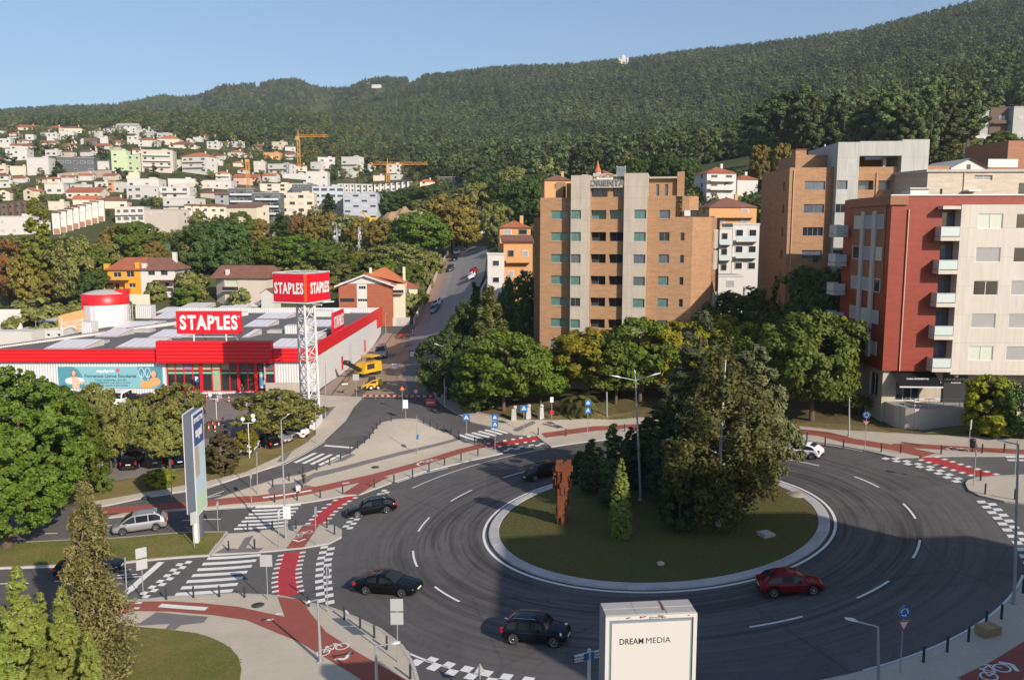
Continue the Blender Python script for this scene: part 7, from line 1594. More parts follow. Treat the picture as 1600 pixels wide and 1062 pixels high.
 # lower dark trim, grille, bumpers
 body.box((f - .012, -W_ * .30, k['sill'] + .12), (f + .05, W_ * .30, k['bon'] - .28), TRIM); body.box((f + .06, -W_ * .43, k['sill'] - .04), (e - .06, W_ * .43, k['sill'] + .1), TRIM); body.box((e - .05, -W_ * .34, k['sill'] + .06), (e + .012, W_ * .34, k['sill'] + .26), TRIM)
 for s in (-1, 1): body.box((-k['wb'] / 2 + .55, s * (W_ * .5 + .004) - .006, k['belt'] - .18), (-k['wb'] / 2 + .56 + 1.9, s * (W_ * .5 + .004) + .006, k['belt'] - .165), TRIM)
 glass = {}
 def gtop(x): return lerp_tab(x, top)
 ws_ = MB(); off = .02
 def band(x0, x1, z_in0, z_in1, nseg=4):
  g = MB(); P = []
  for i in range(nseg + 1):
   x = x0 + (x1 - x0) * i / nseg; z = gtop(x); w1 = cw(z) - .10; P.append([(x, -w1, z + off), (x, -w1 * .5, z + .022 + off), (x, 0, z + .03 + off), (x, w1 * .5, z + .022 + off), (x, w1, z + off)])
  for a, b in zip(P, P[1:]):
   for j in range(4): g.add([a[j], b[j], b[j + 1], a[j + 1]], [(0, 1, 2, 3), (3, 2, 1, 0)], CGL)
  return g.mesh('windscreen')
 d = k['a1'] - k['a0']; glass['windscreen'] = band(k['a0'] + d * .10, k['a1'] + .02, 0, 0)
 d2 = k['r1'] - k['r0']; glass['rear_window'] = band(k['r0'] + d2 * .06, k['r1'] - d2 * (.34 if kind != 'sedan' else .12), 0, 0)
 sides = []
 cuts = {'hatch': 2, 'sedan': 2, 'mini': 3, 'wagon': 3, 'mpv': 3, 'suv': 3, 'van': 3}[kind]
 xa, xb = k['a0'] + .30, k['r1'] - (.22 if kind != 'sedan' else .55)
 for s in (-1, 1):
  for i in range(cuts):
   u0, u1 = xa + (xb - xa) * i / cuts + (.035 if i else 0), xa + (xb - xa) * (i + 1) / cuts - .035; g = MB(); lo, hi = [], []
   for j in range(6):
    x = u0 + (u1 - u0) * j / 5; zt_ = min(gtop(x) - .10, Hh - .13); zb = k['belt'] + .03
    if zt_ < zb + .02: zt_ = zb + .02
    lo.append((x, s * (cw(zb) + .012), zb)); hi.append((x, s * (cw(zt_) + .024), zt_))
   for j in range(5): g.add([lo[j], lo[j + 1], hi[j + 1], hi[j]], [(0, 1, 2, 3), (3, 2, 1, 0)], CGL)
   sides.append(g.mesh('side_window'))
 w = MB(); w.lathe([(wr, -.1), (wr, .1)], TYRE, 20, (0, 0, 0), 'Y'); w.lathe([(wr * .68, -.105), (wr - .03, -.112), (wr, -.085)], TYRE, 20, (0, 0, 0), 'Y'); w.lathe([(wr, .085), (wr - .03, .112), (wr * .68, .105)], TYRE, 20, (0, 0, 0), 'Y')
 rm = MB(); rm.lathe([(wr * .70, -.104), (wr * .62, -.112), (wr * .60, -.09)], RIM, 20, (0, 0, 0), 'Y'); rm.lathe([(.001, -.082), (wr * .62, -.082)], TRIM, 16, (0, 0, 0), 'Y')
 for i in range(5):
  a = i * 2 * math.pi / 5; ca, sa = math.cos(a), math.sin(a); q = wr * .64; t = .035
  rm.add([(-sa * t, -.112, ca * t), (sa * t, -.112, -ca * t), (ca * q + sa * t * .8, -.106, sa * q - ca * t * .8), (ca * q - sa * t * .8, -.106, sa * q + ca * t * .8)], [(0, 1, 2, 3), (3, 2, 1, 0)], RIM)
 rm.lathe([(.001, -.118), (.06, -.116), (.06, -.1)], RIM, 10, (0, 0, 0), 'Y')
 hl = MB(); zh = k['bon'] - .17
 if kind == 'mini': hl.lathe([(.001, -.05), (.13, -.03), (.15, .02), (.15, .08)], HLG, 14, (0, 0, 0), 'Y')
 else: hl.add([(f + .015, .0, -.07), (f + .20, .30, -.05), (f + .48, .36, .055), (f + .10, .02, .06)], [(0, 1, 2, 3), (3, 2, 1, 0)], HLG)
 tl = MB(); zt = k['tail'] - .20
 tl.box((e - .26, -.02, -.11), (e + .012, .18, .10), TLR) if kind in ('sedan', 'wagon') else tl.box((e - .20, -.03, -.16 if kind != 'van' else -.4), (e + .005, .13, .17), TLR)
 mi = MB(); mi.box((-.05, 0, -.05), (.09, .19, .09), pm); mi.quad((.095, .02, -.03), (.095, .18, -.03), (.095, .18, .08), (.095, .02, .08), CGL)
 pl = MB(); pl.box((-.012, -.26, -.055), (.012, .26, .055), PLT)
 _cm[key] = dict(body=body.mesh('body'), glass=glass, sides=sides, wheel=w.mesh('tyre'), rim=rm.mesh('rim'), hl=hl.mesh('headlight'), tl=tl.mesh('tail_light'), mi=mi.mesh('mirror'), pl=pl.mesh('number_plate'), wx=wx, wr=wr, k=k, zt=zt, zh=zh)
 return _cm[key]
def car(kind, col, p, ang, label, group='cars', cat='car', z=None, driver=0):
 """front of the car looks along local -x"""
 m = car_meshes(kind, col); k = m['k']; L, W_ = k['L'], k['W']; f, e = -L / 2, L / 2
 ca, sa = math.cos(ang), math.sin(ang)
 def gz(x, y): return (z or hz)(p.x + ca * x - sa * y, p.y + sa * x + ca * y)
 zf, zr = gz(f * .6, 0), gz(e * .6, 0); zl, zq = gz(0, .8), gz(0, -.8); lift = p.z - hz(p.x, p.y) if z is None else 0
 t = empty('van' if kind == 'van' else 'car', (p.x, p.y, (zf + zr) / 2 + lift + .02), 0, label, cat, group)
 pitch = math.atan2(zf - zr, L * .6); roll = math.atan2(zl - zq, 1.6); t.rotation_euler = (Matrix.Rotation(ang, 3, 'Z') @ Matrix.Rotation(pitch, 3, 'Y') @ Matrix.Rotation(roll, 3, 'X')).to_euler()
 place('body', m['body'], t)
 for n_, g in m['glass'].items(): place(n_, g, t)
 for g in m['sides']: place('side_window', g, t)
 for x in m['wx']:
  for s in (-1, 1):
   o = place('wheel', m['wheel'], t, (x, s * (W_ / 2 - .12), m['wr']), 0 if s < 0 else math.pi); place('rim', m['rim'], o)
 for s in (-1, 1):
  if kind == 'mini': place('headlight', m['hl'], t, (f + .28, s * (W_ / 2 - .26), m['zh'] + .06), R(-70 if s > 0 else -110))
  else: o = place('headlight', m['hl'], t, (0, s * (W_ * .5 - .42), m['zh'])); o.scale = (1, s, 1)
  o = place('tail_light', m['tl'], t, (0, s * (W_ / 2 - .22), m['zt'])); o.scale = (1, s, 1)
  o = place('mirror', m['mi'], t, (k['a0'] + .55, s * (W_ / 2 - .05), k['belt'] + .02)); o.scale = (1, s, 1)
 place('number_plate', m['pl'], t, (f - .02, 0, k['sill'] + .22)); place('number_plate', m['pl'], t, (e + .02, 0, k['tail'] - .34))
 return t
def heading(a, b):
 """direction the front looks, from photo pixel a (rear) to b (front)"""
 A, B = hit(*a), hit(*b); d = B - A; return math.atan2(d.y, d.x) + math.pi, (A + B) / 2
def carpx(kind, col, rear, front, label, **k):
 an, p = heading(rear, front); return car(kind, col, p, an, label, **k)
MV = 'cars driving on the road'; PK_ = 'cars parked by the store'; ST = 'cars parked on the climbing street'
carpx('mpv', 'silver', (252, 823), (188, 832), 'silver minivan driving left past the pylon', group=MV)
carpx('sedan', 'navy', (92, 899), (188, 890), 'dark car half hidden behind the straggly conifer', group=MV)
carpx('wagon', 'black', (612, 796), (551, 806), 'black estate car leaving the circle toward the left road', group=MV)
carpx('sedan', 'black', (566, 920), (652, 926), 'glossy black saloon with front lights on beside the sunlit checkered line', group=MV)
carpx('mini', 'navy', (800, 996), (880, 1002), 'dark rounded small car with chrome roof rails in the bottom shade', group=MV)
carpx('hatch', 'red', (1196, 926), (1274, 921), 'dark red hatchback in the shade right of the island', group=MV)
carpx('hatch', 'black', (868, 739), (824, 751), 'black hatchback coming round behind the rusty sculpture', group=MV)
carpx('hatch', 'white', (1274, 715), (1232, 711), 'white small car half hidden behind the island cedar', group=MV)
carpx('suv', 'black', (200, 738), (216, 716), 'black suv parked rear-first to the bank, between two clipped trees', group=PK_)
carpx('suv', 'grey', (243, 733), (256, 714), 'dark grey car parked just right of the black suv', group=PK_)
carpx('hatch', 'blue', (163, 735), (180, 716), 'blue grey car parked left of the black suv', group=PK_)
carpx('van', 'navy', (283, 732), (296, 712), 'dark van parked beside the pylon, mostly hidden', group=PK_, cat='van')
carpx('hatch', 'black', (322, 728), (334, 712), 'black car behind the dark reddish shrub', group=PK_)
carpx('hatch', 'white', (382, 712), (398, 696), 'white hatchback parked right of the dark reddish shrub', group=PK_)
carpx('hatch', 'black', (431, 702), (402, 690), 'black car parked behind the small sapling', group=PK_)
carpx('hatch', 'silver', (414, 683), (452, 693), 'silver white car under the wide bronze tree', group=PK_)
carpx('wagon', 'white', (474, 684), (432, 678), 'white estate car parked nearest the lattice tower', group=PK_)
carpx('van', 'white', (196, 628), (178, 637), 'white van parked under the banner', group=PK_, cat='van')
carpx('sedan', 'black', (210, 634), (204, 625), 'black car parked between white van and black estate under the banner', group=PK_)
carpx('suv', 'black', (229, 637), (231, 627), 'black estate car parked right of the others under the banner', group=PK_)
carpx('hatch', 'black', (200, 700), (206, 690), 'dark car further back between the clipped trees, glass glinting', group=PK_)
carpx('hatch', 'grey', (470, 671), (455, 664), 'grey car half hidden behind the white estate', group=PK_) if 0 else None
UPZ = lambda x, y: hz(x, y) + .1
for kind, col, a, b, lab in (('hatch', 'blue', (684, 481), (678, 491), 'light blue grey car parked lowest on the climbing street'), ('hatch', 'white', (687, 474), (682, 481), 'white car parked directly above the light blue one'), ('wagon', 'grey', (706, 419), (704, 426), 'dark grey car alone in the middle of the climbing street'), ('hatch', 'navy', (712, 404), (710, 410), 'dark blue car parked near the top of the street'), ('suv', 'white', (716, 395), (714, 401), 'white car parked topmost on the street'), ('hatch', 'white', (738, 438), (741, 431), 'white car parked on the right kerb of the climbing street'), ('hatch', 'bred', (741, 430), (744, 424), 'red car parked above the white one on the right kerb')):
 carpx(kind, col, a, b, lab, group=ST, z=UPZ)
# ------------------------------------------------------------------ street furniture
POST = M('galvanised_post', (.40, .41, .42), .45, .5, var=.12, scale=5); BOLL = M('bollard_grey', (.022, .025, .032), .5, var=.15); SBACK = M('sign_back_grey', (.42, .43, .43), .5, .2, var=.06); SBLUE = M('sign_blue', (.015, .13, .42), .4, var=.03); SRED = M('sign_red', (.50, .02, .025), .4, var=.03); SORG = M('sign_orange', (.72, .24, .05), .5, var=.05); YEL = M('machine_yellow', (.62, .36, .015), .45, var=.12, scale=2); RUST = M('rusty_steel', (.150, .042, .015), .9, .1, var=.45, scale=2.2, scale2=9, bmp=.5); ORV = M('hi_vis_orange', (.75, .16, .02), .7)
ONP = lambda p: Vector((p.x, p.y, p.z + H))
def mpx(D): return D / FPX
# ---- bollards
bm_ = MB(); bm_.lathe([(.07, -.05), (.07, .84), (.06, .89), (.001, .9)], BOLL, 10); bm_.lathe([(.085, .0), (.085, .03), (.055, .05)], BOLL, 10); BOLM = bm_.mesh('bollard')
def cz(z, ox, oy, s): return [(ox + a / s, oy + b / s) for a, b in z]
BL = {'along the slip road edge of the paved triangle': cz([(418,795),(518,758),(605,718),(690,692),(768,660),(835,625),(893,588),(940,557),(982,525),(1013,497),(1035,468),(1058,438),(1078,412),(1145,390)], 320, 560, 3.9325),
 'along the far right edge of the paved triangle': cz([(1345,405),(1385,425),(1428,442),(1470,460),(1515,475),(1562,500)], 320, 560, 3.9325) + cz([(38,640),(68,655),(102,670),(168,695),(210,708)], 680, 440, 2.722),
 'along the circle side of the paved triangle': cz([(430,890),(568,878),(710,862),(848,838),(1042,798),(1163,768),(1277,735),(1378,698)], 320, 560, 3.9325) + cz([(40,785),(110,765),(182,745)], 680, 440, 2.722),
 'on the small traffic island with the bicycle mark': cz([(28,362),(180,355),(325,345),(515,338),(562,380),(70,470)], 380, 740, 3.9325) + cz([(1347,310),(1500,300)], 0, 780, 3.767),
 'along the bottom left pavement': cz([(980,597),(1140,587),(1292,582),(1440,585)], 0, 780, 3.767) + cz([(410,398),(633,480),(732,535),(820,595),(898,668),(1045,852)], 380, 850, 4),
 'along the far pavement behind the circle': cz([(438,655),(556,660),(805,640)], 680, 440, 2.722) + cz([(238,275),(350,303),(462,320),(695,345),(815,352),(1063,358),(1315,352),(1450,350)], 1200, 620, 3.9325),
 'on the right traffic island': cz([(1305,520),(1333,605),(1515,640)], 1200, 620, 3.9325), 'along the shaded bottom right pavement': cz([(1040,665),(1172,608),(1290,550),(1388,462),(1473,425),(1593,280)], 1150, 850, 3.556)}
for nm, pts in BL.items():
 for i, q in enumerate(sorted(pts)): tag(place('bollard', BOLM, None, ONP(hit(*q))), 'slim dark bollard, %s from left %s' % (ordw(i + 1), nm), 'bollard', 'bollards %s' % nm)
# ---- lamps
def lampmast(base, top, heads, label, cat='street lamp', z=None, r=.09, dz=0):
 p = ONP(hit(*base)) if z is None else Vector((hit(*base).x, hit(*base).y, z)); D = p.y; t = empty('street_lamp', p, 0, label, cat, 'street lamps'); tp = onD(top[0], top[1], D) - p
 m = MB(); m.tube([(0, 0, -.3), (0, 0, .9), (tp.x, 0, tp.z)], [r * 1.25, r * 1.1, r * .6], POST, 10); m.box((-.16, -.16, -.02), (.16, .16, .06), POST); m.build('pole', t)
 for hx, hy in heads:
  h = onD(hx, hy, D) - p; d = Vector((h.x - tp.x, 0, h.z - tp.z)); s = d.normalized(); e = tp + d * .72; m = MB(); m.bar(tp, e, .045, POST, 6); m.build('arm', t)
  m = MB(); n = Vector((-s.z, 0, s.x)) * (1 if s.x > 0 else -1); q0, q1 = tp + d * .66, tp + d * 1.04
  vs = []
  for q, w, hh in ((q0, .07, .05), (q0.lerp(q1, .35), .15, .09), (q1, .12, .03)):
   for y, u in ((-w, 0), (w, 0), (w * .7, hh), (-w * .7, hh)): vs.append(q + Vector((0, y, 0)) + n * u)
  m.add(vs, [(0, 1, 5, 4), (1, 2, 6, 5), (2, 3, 7, 6), (3, 0, 4, 7), (4, 5, 9, 8), (5, 6, 10, 9), (6, 7, 11, 10), (7, 4, 8, 11), (3, 2, 1, 0), (8, 9, 10, 11)], FRAMEW); m.build('lamp_head', t)
 return t
ib = hit(1000, 793); lampmast((1000, 793), (993, 594), [(957, 587), (1031, 583), (991, 578)], 'tall lamp mast with spread heads in the middle of the island', z=isl_z(ib.x, ib.y), r=.11)
lampmast((447, 843), (439, 656), [(453, 646)], 'street lamp rising from the small traffic island'); lampmast((500.7, 1036), (496, 936), [(479, 941)], 'street lamp on the bottom left red cycle lane')
lampmast((589, 1085), (587, 1009), [(624, 1003)], 'street lamp cut by the lower picture edge near the double sign'); lampmast((1371, 1120), (1372, 979), [(1322, 966)], 'white street lamp in front of the shaded bottom right road')
lampmast((1583, 945), (1591, 694), [(1561, 688)], 'tall grey street lamp at the right edge'); lampmast((695, 635), (693, 541), [(679, 537)], 'street lamp beside the park lawn at the works street'); lampmast((1326, 684), (1327, 622), [(1330, 621)], 'short street lamp in front of the large park tree')
for b_, t_, hd, lab in (((549, 577), (548, 536), [(550, 535)], 'first thin lamp on the pavement along the store side wall'), ((576, 545), (575, 514), [(577, 513)], 'middle thin lamp on the pavement along the store side wall'), ((603, 523), (602, 490), [(605, 489)], 'last thin lamp near the far corner of the store'), ((509, 655), (509, 567), [(511, 566)], 'thin lamp post right of the lattice tower'), ((36, 522), (33, 477), [(22, 475)], 'lamp in the white yard left of the store'), ((57, 528), (55, 486), [(60, 485)], 'thin lamp beside the big bush in the yard')): lampmast(b_, t_, hd, lab, r=.06)
def globes(base, gl, label):
 p = ONP(hit(*base)); D = p.y; t = empty('globe_lamp', p, 0, label, 'street lamp', 'globe lamps'); tops = [onD(a, b, D) - p for a, b in gl]; zt = min(q.z for q in tops) - .35; m = MB(); m.bar((0, 0, -.2), (0, 0, zt + .1), .05, FRAMEW)
 m.build('pole', t)
 for i, q in enumerate(tops):
  q.y = (-.25, .45, .0)[i % 3]; m = MB(); m.tube([(0, 0, zt), (q.x, q.y, zt + .02), (q.x, q.y, q.z - .15)], .03, FRAMEW, 6); m.build('arm', t); m = MB(); m.ball(q, .25, M('white_globe', (.80, .79, .77), .25, var=.03), 14); m.build('globe', t)
globes((390, 717), [(380, 654), (393, 651), (396, 656)], 'white triple globe lamp beside the parked white hatchback'); globes((339, 661), [(329, 617), (339, 619), (343, 614)], 'white triple globe lamp in front of the store entrance')
def pole(base, top, label, r=.05):
 p = ONP(hit(*base)); m = MB(); m.bar((0, 0, -.3), (onD(*top, p.y).x - p.x, 0, onD(*top, p.y).z - p.z), r, POST, 8); m.bar((0, 0, -.02), (0, 0, .06), r * 1.8, POST, 8); tag(m.build('post', None, p), label, 'post')
pole((402.5, 773), (401, 706), 'bare thin post on the bank below the white hatchback'); pole((494, 694), (493, 643), 'bare thin post at the foot of the lattice tower'); pole((268, 776), (267, 716), 'bare thin post on the bank right of the yellow-green shrub'); pole((199, 947), (195, 870), 'bare pale post on the bottom left pavement edge'); pole((948.5, 652), (948, 612), 'thick pale post on the park lawn', .1)
# ---- traffic signs
def plate(t, kind, w, zc, face, back=0):
 """a sign plate of width w centred at height zc; face = which pictogram, turned to local -y"""
 m = MB(); th = .03; o = None
 def poly(pts, y, mm): m.add([(x, y, zc + z) for x, z in pts], [tuple(range(len(pts)))], mm)
 def solid(pts, mf):
  n = len(pts); m.add([(x, -.04, zc + z) for x, z in pts] + [(x, -.04 - th, zc + z) for x, z in pts], [(i, (i + 1) % n, n + (i + 1) % n, n + i) for i in range(n)] + [tuple(range(n - 1, -1, -1))], SBACK); poly(pts, -.04 - th - .001, mf)
 circ_ = lambda r, n=24: [(r * math.cos(2 * math.pi * i / n), r * math.sin(2 * math.pi * i / n)) for i in range(n)]
 tri_ = lambda r, up: [(r * math.cos(R(a)), r * math.sin(R(a))) for a in ((90, 210, 330) if up else (270, 30, 150))]
 Y = -.075
 if kind == 'square': solid([(-w / 2, -w / 2), (w / 2, -w / 2), (w / 2, w / 2), (-w / 2, w / 2)], face)
 elif kind == 'rect': solid([(-w / 2, -w * .85), (w / 2, -w * .85), (w / 2, w * .85), (-w / 2, w * .85)], face)
 elif kind == 'disc': solid(circ_(w / 2), face)
 elif kind in ('tri', 'yield'): solid(tri_(w * .58, kind == 'tri'), SRED); poly(tri_(w * .40, kind == 'tri'), Y, SORG if face is SORG else SIGNW)
 elif kind == 'crossing':
  solid([(-w / 2, -w / 2), (w / 2, -w / 2), (w / 2, w / 2), (-w / 2, w / 2)], SBLUE); poly(tri_(w * .40, True), Y, SIGNW); poly([(x * .09 * w, z * w) for x, z in ((-.6, -.12), (.6, -.12), (.5, .05), (-.5, .05))], Y - .003, BLACKM)
  poly([(-.02 * w, -.16 * w), (.1 * w, -.18 * w), (.03 * w, .03 * w), (-.03 * w, .03 * w)], Y - .004, BLACKM); poly([(.03 * w * math.cos(R(a)), .09 * w + .03 * w * math.sin(R(a))) for a in range(0, 360, 45)], Y - .004, BLACKM)
 elif kind == 'hump':
  solid([(-w / 2, -w / 2), (w / 2, -w / 2), (w / 2, w / 2), (-w / 2, w / 2)], SBLUE); poly(tri_(w * .40, True), Y, SIGNW); poly([(-.22 * w, -.14 * w), (.22 * w, -.14 * w), (.12 * w, -.03 * w), (-.12 * w, -.03 * w)], Y - .003, BLACKM)
 elif kind == 'circle_arrows':
  solid(circ_(w / 2), SBLUE)
  for k in range(3):
   a0 = 90 + k * 120; pts = [(.33 * w * math.cos(R(a)), .33 * w * math.sin(R(a))) for a in range(a0, a0 + 76, 15)] + [(.24 * w * math.cos(R(a)), .24 * w * math.sin(R(a))) for a in range(a0 + 75, a0 - 1, -15)]; poly(pts, Y, SIGNW)
   c, s = math.cos(R(a0 + 76)), math.sin(R(a0 + 76)); poly([(.40 * w * c, .40 * w * s), (.285 * w * math.cos(R(a0 + 104)), .285 * w * math.sin(R(a0 + 104))), (.17 * w * c, .17 * w * s)], Y, SIGNW)
 elif kind == 'ring': solid(circ_(w / 2), SRED); poly(circ_(w * .34), Y, SIGNW)
 return m.build('sign_plate', t)
def sign(base, plates, label, rz=0, top=None, lift=H):
 """plates: (kind, centre photo y, width in photo pixels, face material)"""
 p = hit(*base); p.z += lift; D = p.y; t = empty('traffic_sign', p, rz, label, 'road sign', 'road signs'); zs = [onD(base[0], q[1], D).z - p.z for q in plates]; mx = max(z + q[2] * mpx(D) * .5 for z, q in zip(zs, plates))
 m = MB(); m.bar((0, 0, -.3), (0, 0, (onD(base[0], top, D).z - p.z) if top else mx), .035, POST, 8); m.build('pole', t)
 for z, q in zip(zs, plates): plate(t, q[0], q[2] * mpx(D), z, q[3] if len(q) > 3 else SBACK)
 return t
B_ = R(180)
sign((621.8, 1037), [('square', 944, 21), ('square', 965, 21)], 'two grey sign backs stacked on one post at the bottom left pavement', 0)
sign((418.5, 938), [('square', 875, 20)], 'square grey sign back on a post beside the lower zebra crossing', 0); sign((224.5, 938), [('square', 863, 17), ('square', 881, 17)], 'pair of stacked grey sign backs by the left stop line', R(38))
sign((304, 858), [('rect', 809, 12)], 'narrow pale sign at the foot of the pylon', R(60)); sign((341, 831), [('disc', 789, 13)], 'round sign back beside the left road, right of the pylon', R(94)); sign((393, 788), [('disc', 743, 12)], 'round sign back on the tip of the paved triangle', R(92))
sign((436.5, 857), [('disc', 803, 18, SIGNW)], 'round sign turned edge-on at the small traffic island', R(95)); sign((450, 843), [('rect', 800, 12, SIGNW)], 'white board fixed beside the island street lamp', 0); sign((494, 852), [('disc', 799, 17)], 'round grey sign back on the nose of the small traffic island', R(92)); sign((512, 958), [('disc', 892, 17), ('yield', 907, 11, SBACK)], 'round sign back above a small triangle beside the checkered line', B_ + R(-48))
sign((729, 689), [('crossing', 652, 11)], 'single blue pedestrian crossing sign left of the far zebra', R(-4)); sign((773.5, 706), [('crossing', 652, 10), ('hump', 663, 10)], 'double blue crossing sign right of the far zebra', R(-4)); sign((818.5, 676), [('crossing', 638, 11)], 'single blue crossing sign in front of the stone pillars', R(-4)); sign((918, 682), [('crossing', 629, 9), ('hump', 641, 9)], 'double blue sign in front of the palm', R(10)); sign((862, 656), [('rect', 624, 5, SIGNW), ('square', 644, 6, SRED)], 'small white sign with a red box on its post left of the palm')
sign((1351, 705), [('circle_arrows', 648, 12), ('yield', 660, 11)], 'blue roundabout arrows sign with yield triangle on the far right pavement', R(-40)); sign((1406, 1053), [('circle_arrows', 955, 22), ('yield', 974, 22)], 'large blue roundabout arrows sign with yield triangle, bottom right', R(12)); sign((1513, 709), [('rect', 663, 9)], 'grey sign turned sideways beside the bright shrub', R(50)); sign((1521, 760), [('disc', 697, 9, BLACKM), ('disc', 708, 6)], 'dark round sign at the tip of the right island', R(55)); sign((1585, 747), [('disc', 692, 8)], 'small sign in front of the right edge lamp', R(60))
sign((750, 1092), [('tri', 1047, 20)], 'triangle sign back rising at the bottom edge beside the checkered line', B_); sign((652, 711), [('disc', 682, 9, SBLUE)], 'blue disc on a slim post in the paved triangle', R(70), 650); sign((634, 656), [('rect', 631, 8, SIGNW)], 'white twin board at the top of the paved triangle', 0); sign((557, 621), [('square', 589, 10)], 'white board on a post beside the yellow loader', 0); sign((629, 642), [('tri', 607, 9, SORG)], 'orange roadworks warning triangle', 0, lift=.05); sign((650, 625), [('ring', 611, 9)], 'red ring no-traffic sign at the roadworks barrier', 0, lift=.05); sign((627, 546), [('square', 525, 6, SRED)], 'red and white sign standing over a striped drum in the roadworks', 0, lift=.1)
def fingerpost():
 p = hit(920, 1090); D = 31.; p = onD(920, 1085, D); t = empty('direction_sign', p, 0, 'finger post with blue and white direction boards left of the white billboard', 'road sign'); k = mpx(D); m = MB(); z1 = (1085 - 1006) * k; m.bar((0, 0, -12), (0, 0, z1 * 1.02), .07, FRAMEW, 10); m.build('pole', t)
 for s, x0, x1, ang in ((-1, -25, -1, 0), (1, 2, 24, 0)):
  m = MB(); xa, xb = x0 * k, x1 * k; za = z1 - 8 * k; sl = .24; f = lambda x: za + x * sl
  m.add([(xa, -.09, f(xa) - .15), (xb, -.09, f(xb) - .15), (xb, -.09, f(xb) + .15), (xa, -.09, f(xa) + .15), (xa, -.05, f(xa) - .15), (xb, -.05, f(xb) - .15), (xb, -.05, f(xb) + .15), (xa, -.05, f(xa) + .15)], [(0, 1, 2, 3), (7, 6, 5, 4), (3, 2, 6, 7), (0, 4, 5, 1), (0, 3, 7, 4), (1, 5, 6, 2)], SIGNW)
  b0, b1 = (xb - .2, xb) if s < 0 else (xa, xa + .14); m.add([(b0, -.094, f(b0) - .149), (b1, -.094, f(b1) - .149), (b1, -.094, f(b1) + .149), (b0, -.094, f(b0) + .149)], [(0, 1, 2, 3)], SBLUE); m.build('board', t)
  for i in (0, 1):
   o_ = text('lettering', (('Póvoa Lanh', 'Nova Braga'), ('Hospital', 'Parque'))[s > 0][i], .12, BLACKM, t, ((xa + xb) / 2 + (-.08 if s < 0 else .06), -.096, f((xa + xb) / 2 + (-.08 if s < 0 else .06)) + .06 - .13 * i), bold=.02, depth=.002); o_.rotation_euler = (R(90), -math.atan(sl), 0)
fingerpost()
# ---- billboards
def billboard():
 D = 27.; a = onD(946, 963, D); bx = onD(1089, 959, D + .32); u = (bx - a); u.z = 0; w_ = u.length; rz = math.atan2(u.y, u.x); t = empty('billboard', (a.x, a.y, 0), rz, 'white advertising billboard with dark lettering and rusty top edge, bottom centre', 'billboard'); zt = a.z; zb = zt - 4.2; dp = .95
 EDG = M('chipped_white_edge', (.50, .475, .43), .6, var=.1, scale=2); m = MB(); m.box((0, 0, zb), (w_, dp, zt - .004), M('billboard_side', (.20, .24, .31), .45, .3, var=.1)); m.build('box', t); m = MB(); m.box((.22, -.03, zb + .2), (w_ - .22, -.004, zt - .26), M('white_poster', (.50, .475, .44), .5, var=.03, scale=.8)); m.build('poster', t)
 m = MB(); m.box((0, -.05, zb), (.13, .02, zt), EDG); m.box((w_ - .13, -.05, zb), (w_, .02, zt), EDG); m.box((.132, -.05, zt - .13), (w_ - .132, .02, zt), EDG); m.box((.132, -.05, zb), (w_ - .132, .02, zb + .13), EDG); m.build('frame', t)
 TP = M('billboard_top', (.38, .36, .34), .6, .2, var=.2, scale=1.5, scale2=8)
 m = MB(); m.box((.02, .025, zt), (w_ * .34, dp * .48, zt + .03), TP); m.box((w_ * .34 + .012, .025, zt), (w_ * .665, dp * .48, zt + .03), TP); m.box((w_ * .665 + .03, .025, zt), (w_ - .02, dp * .48, zt + .03), TP); m.box((.02, dp * .5, zt), (w_ * .34, dp, zt + .05), TP); m.box((w_ * .34 + .012, dp * .5, zt), (w_ * .665, dp, zt + .05), TP); m.box((w_ * .665 + .03, dp * .5, zt), (w_ - .02, dp, zt + .05), TP); m.build('top_plate', t)
 m = MB()
 for i in range(15):
  x = (.35 + .3 * rnd.random() if i < 9 else rnd.random()) * w_; r_ = rnd.uniform(.015, .06); z = zt - rnd.uniform(.02, .1); n = 7; m.add([(x + r_ * rnd.uniform(.6, 1.4) * math.cos(k * 2 * math.pi / n), -.053, z + r_ * .6 * rnd.uniform(.5, 1.2) * math.sin(k * 2 * math.pi / n)) for k in range(n)], [tuple(range(n))], RUST)
 m.box((w_ * .645, .2, zt + .052), (w_ * .665, .9, zt + .058), RUST); m.build('rust_stain', t); LT = M('ink_black', (.02, .02, .025), .5, var=0); zl = zt - .93
 for wd_, bo, x0, x1 in (('DREAM', .010, .50, 1.34), ('MEDIA', -.004, 1.43, 2.30)):
  o = text('lettering', wd_, .30, LT, t, (x0, -.034, zl), bold=bo, depth=.003, align='LEFT'); xs = [v.co.x for v in o.data.vertices]; k = (x1 - x0) / (max(xs) - min(xs)); o.scale = (k, 1, 1); o.location.x = x0 - min(xs) * k
 text('lettering', '@dreammedia', .10, LT, t, (w_ * .56, -.053, zt - .075), depth=.002)
 m = MB(); m.bar((w_ / 2, dp / 2, -2), (w_ / 2, dp / 2, zb), .28, POST, 14); m.build('column', t)
billboard()
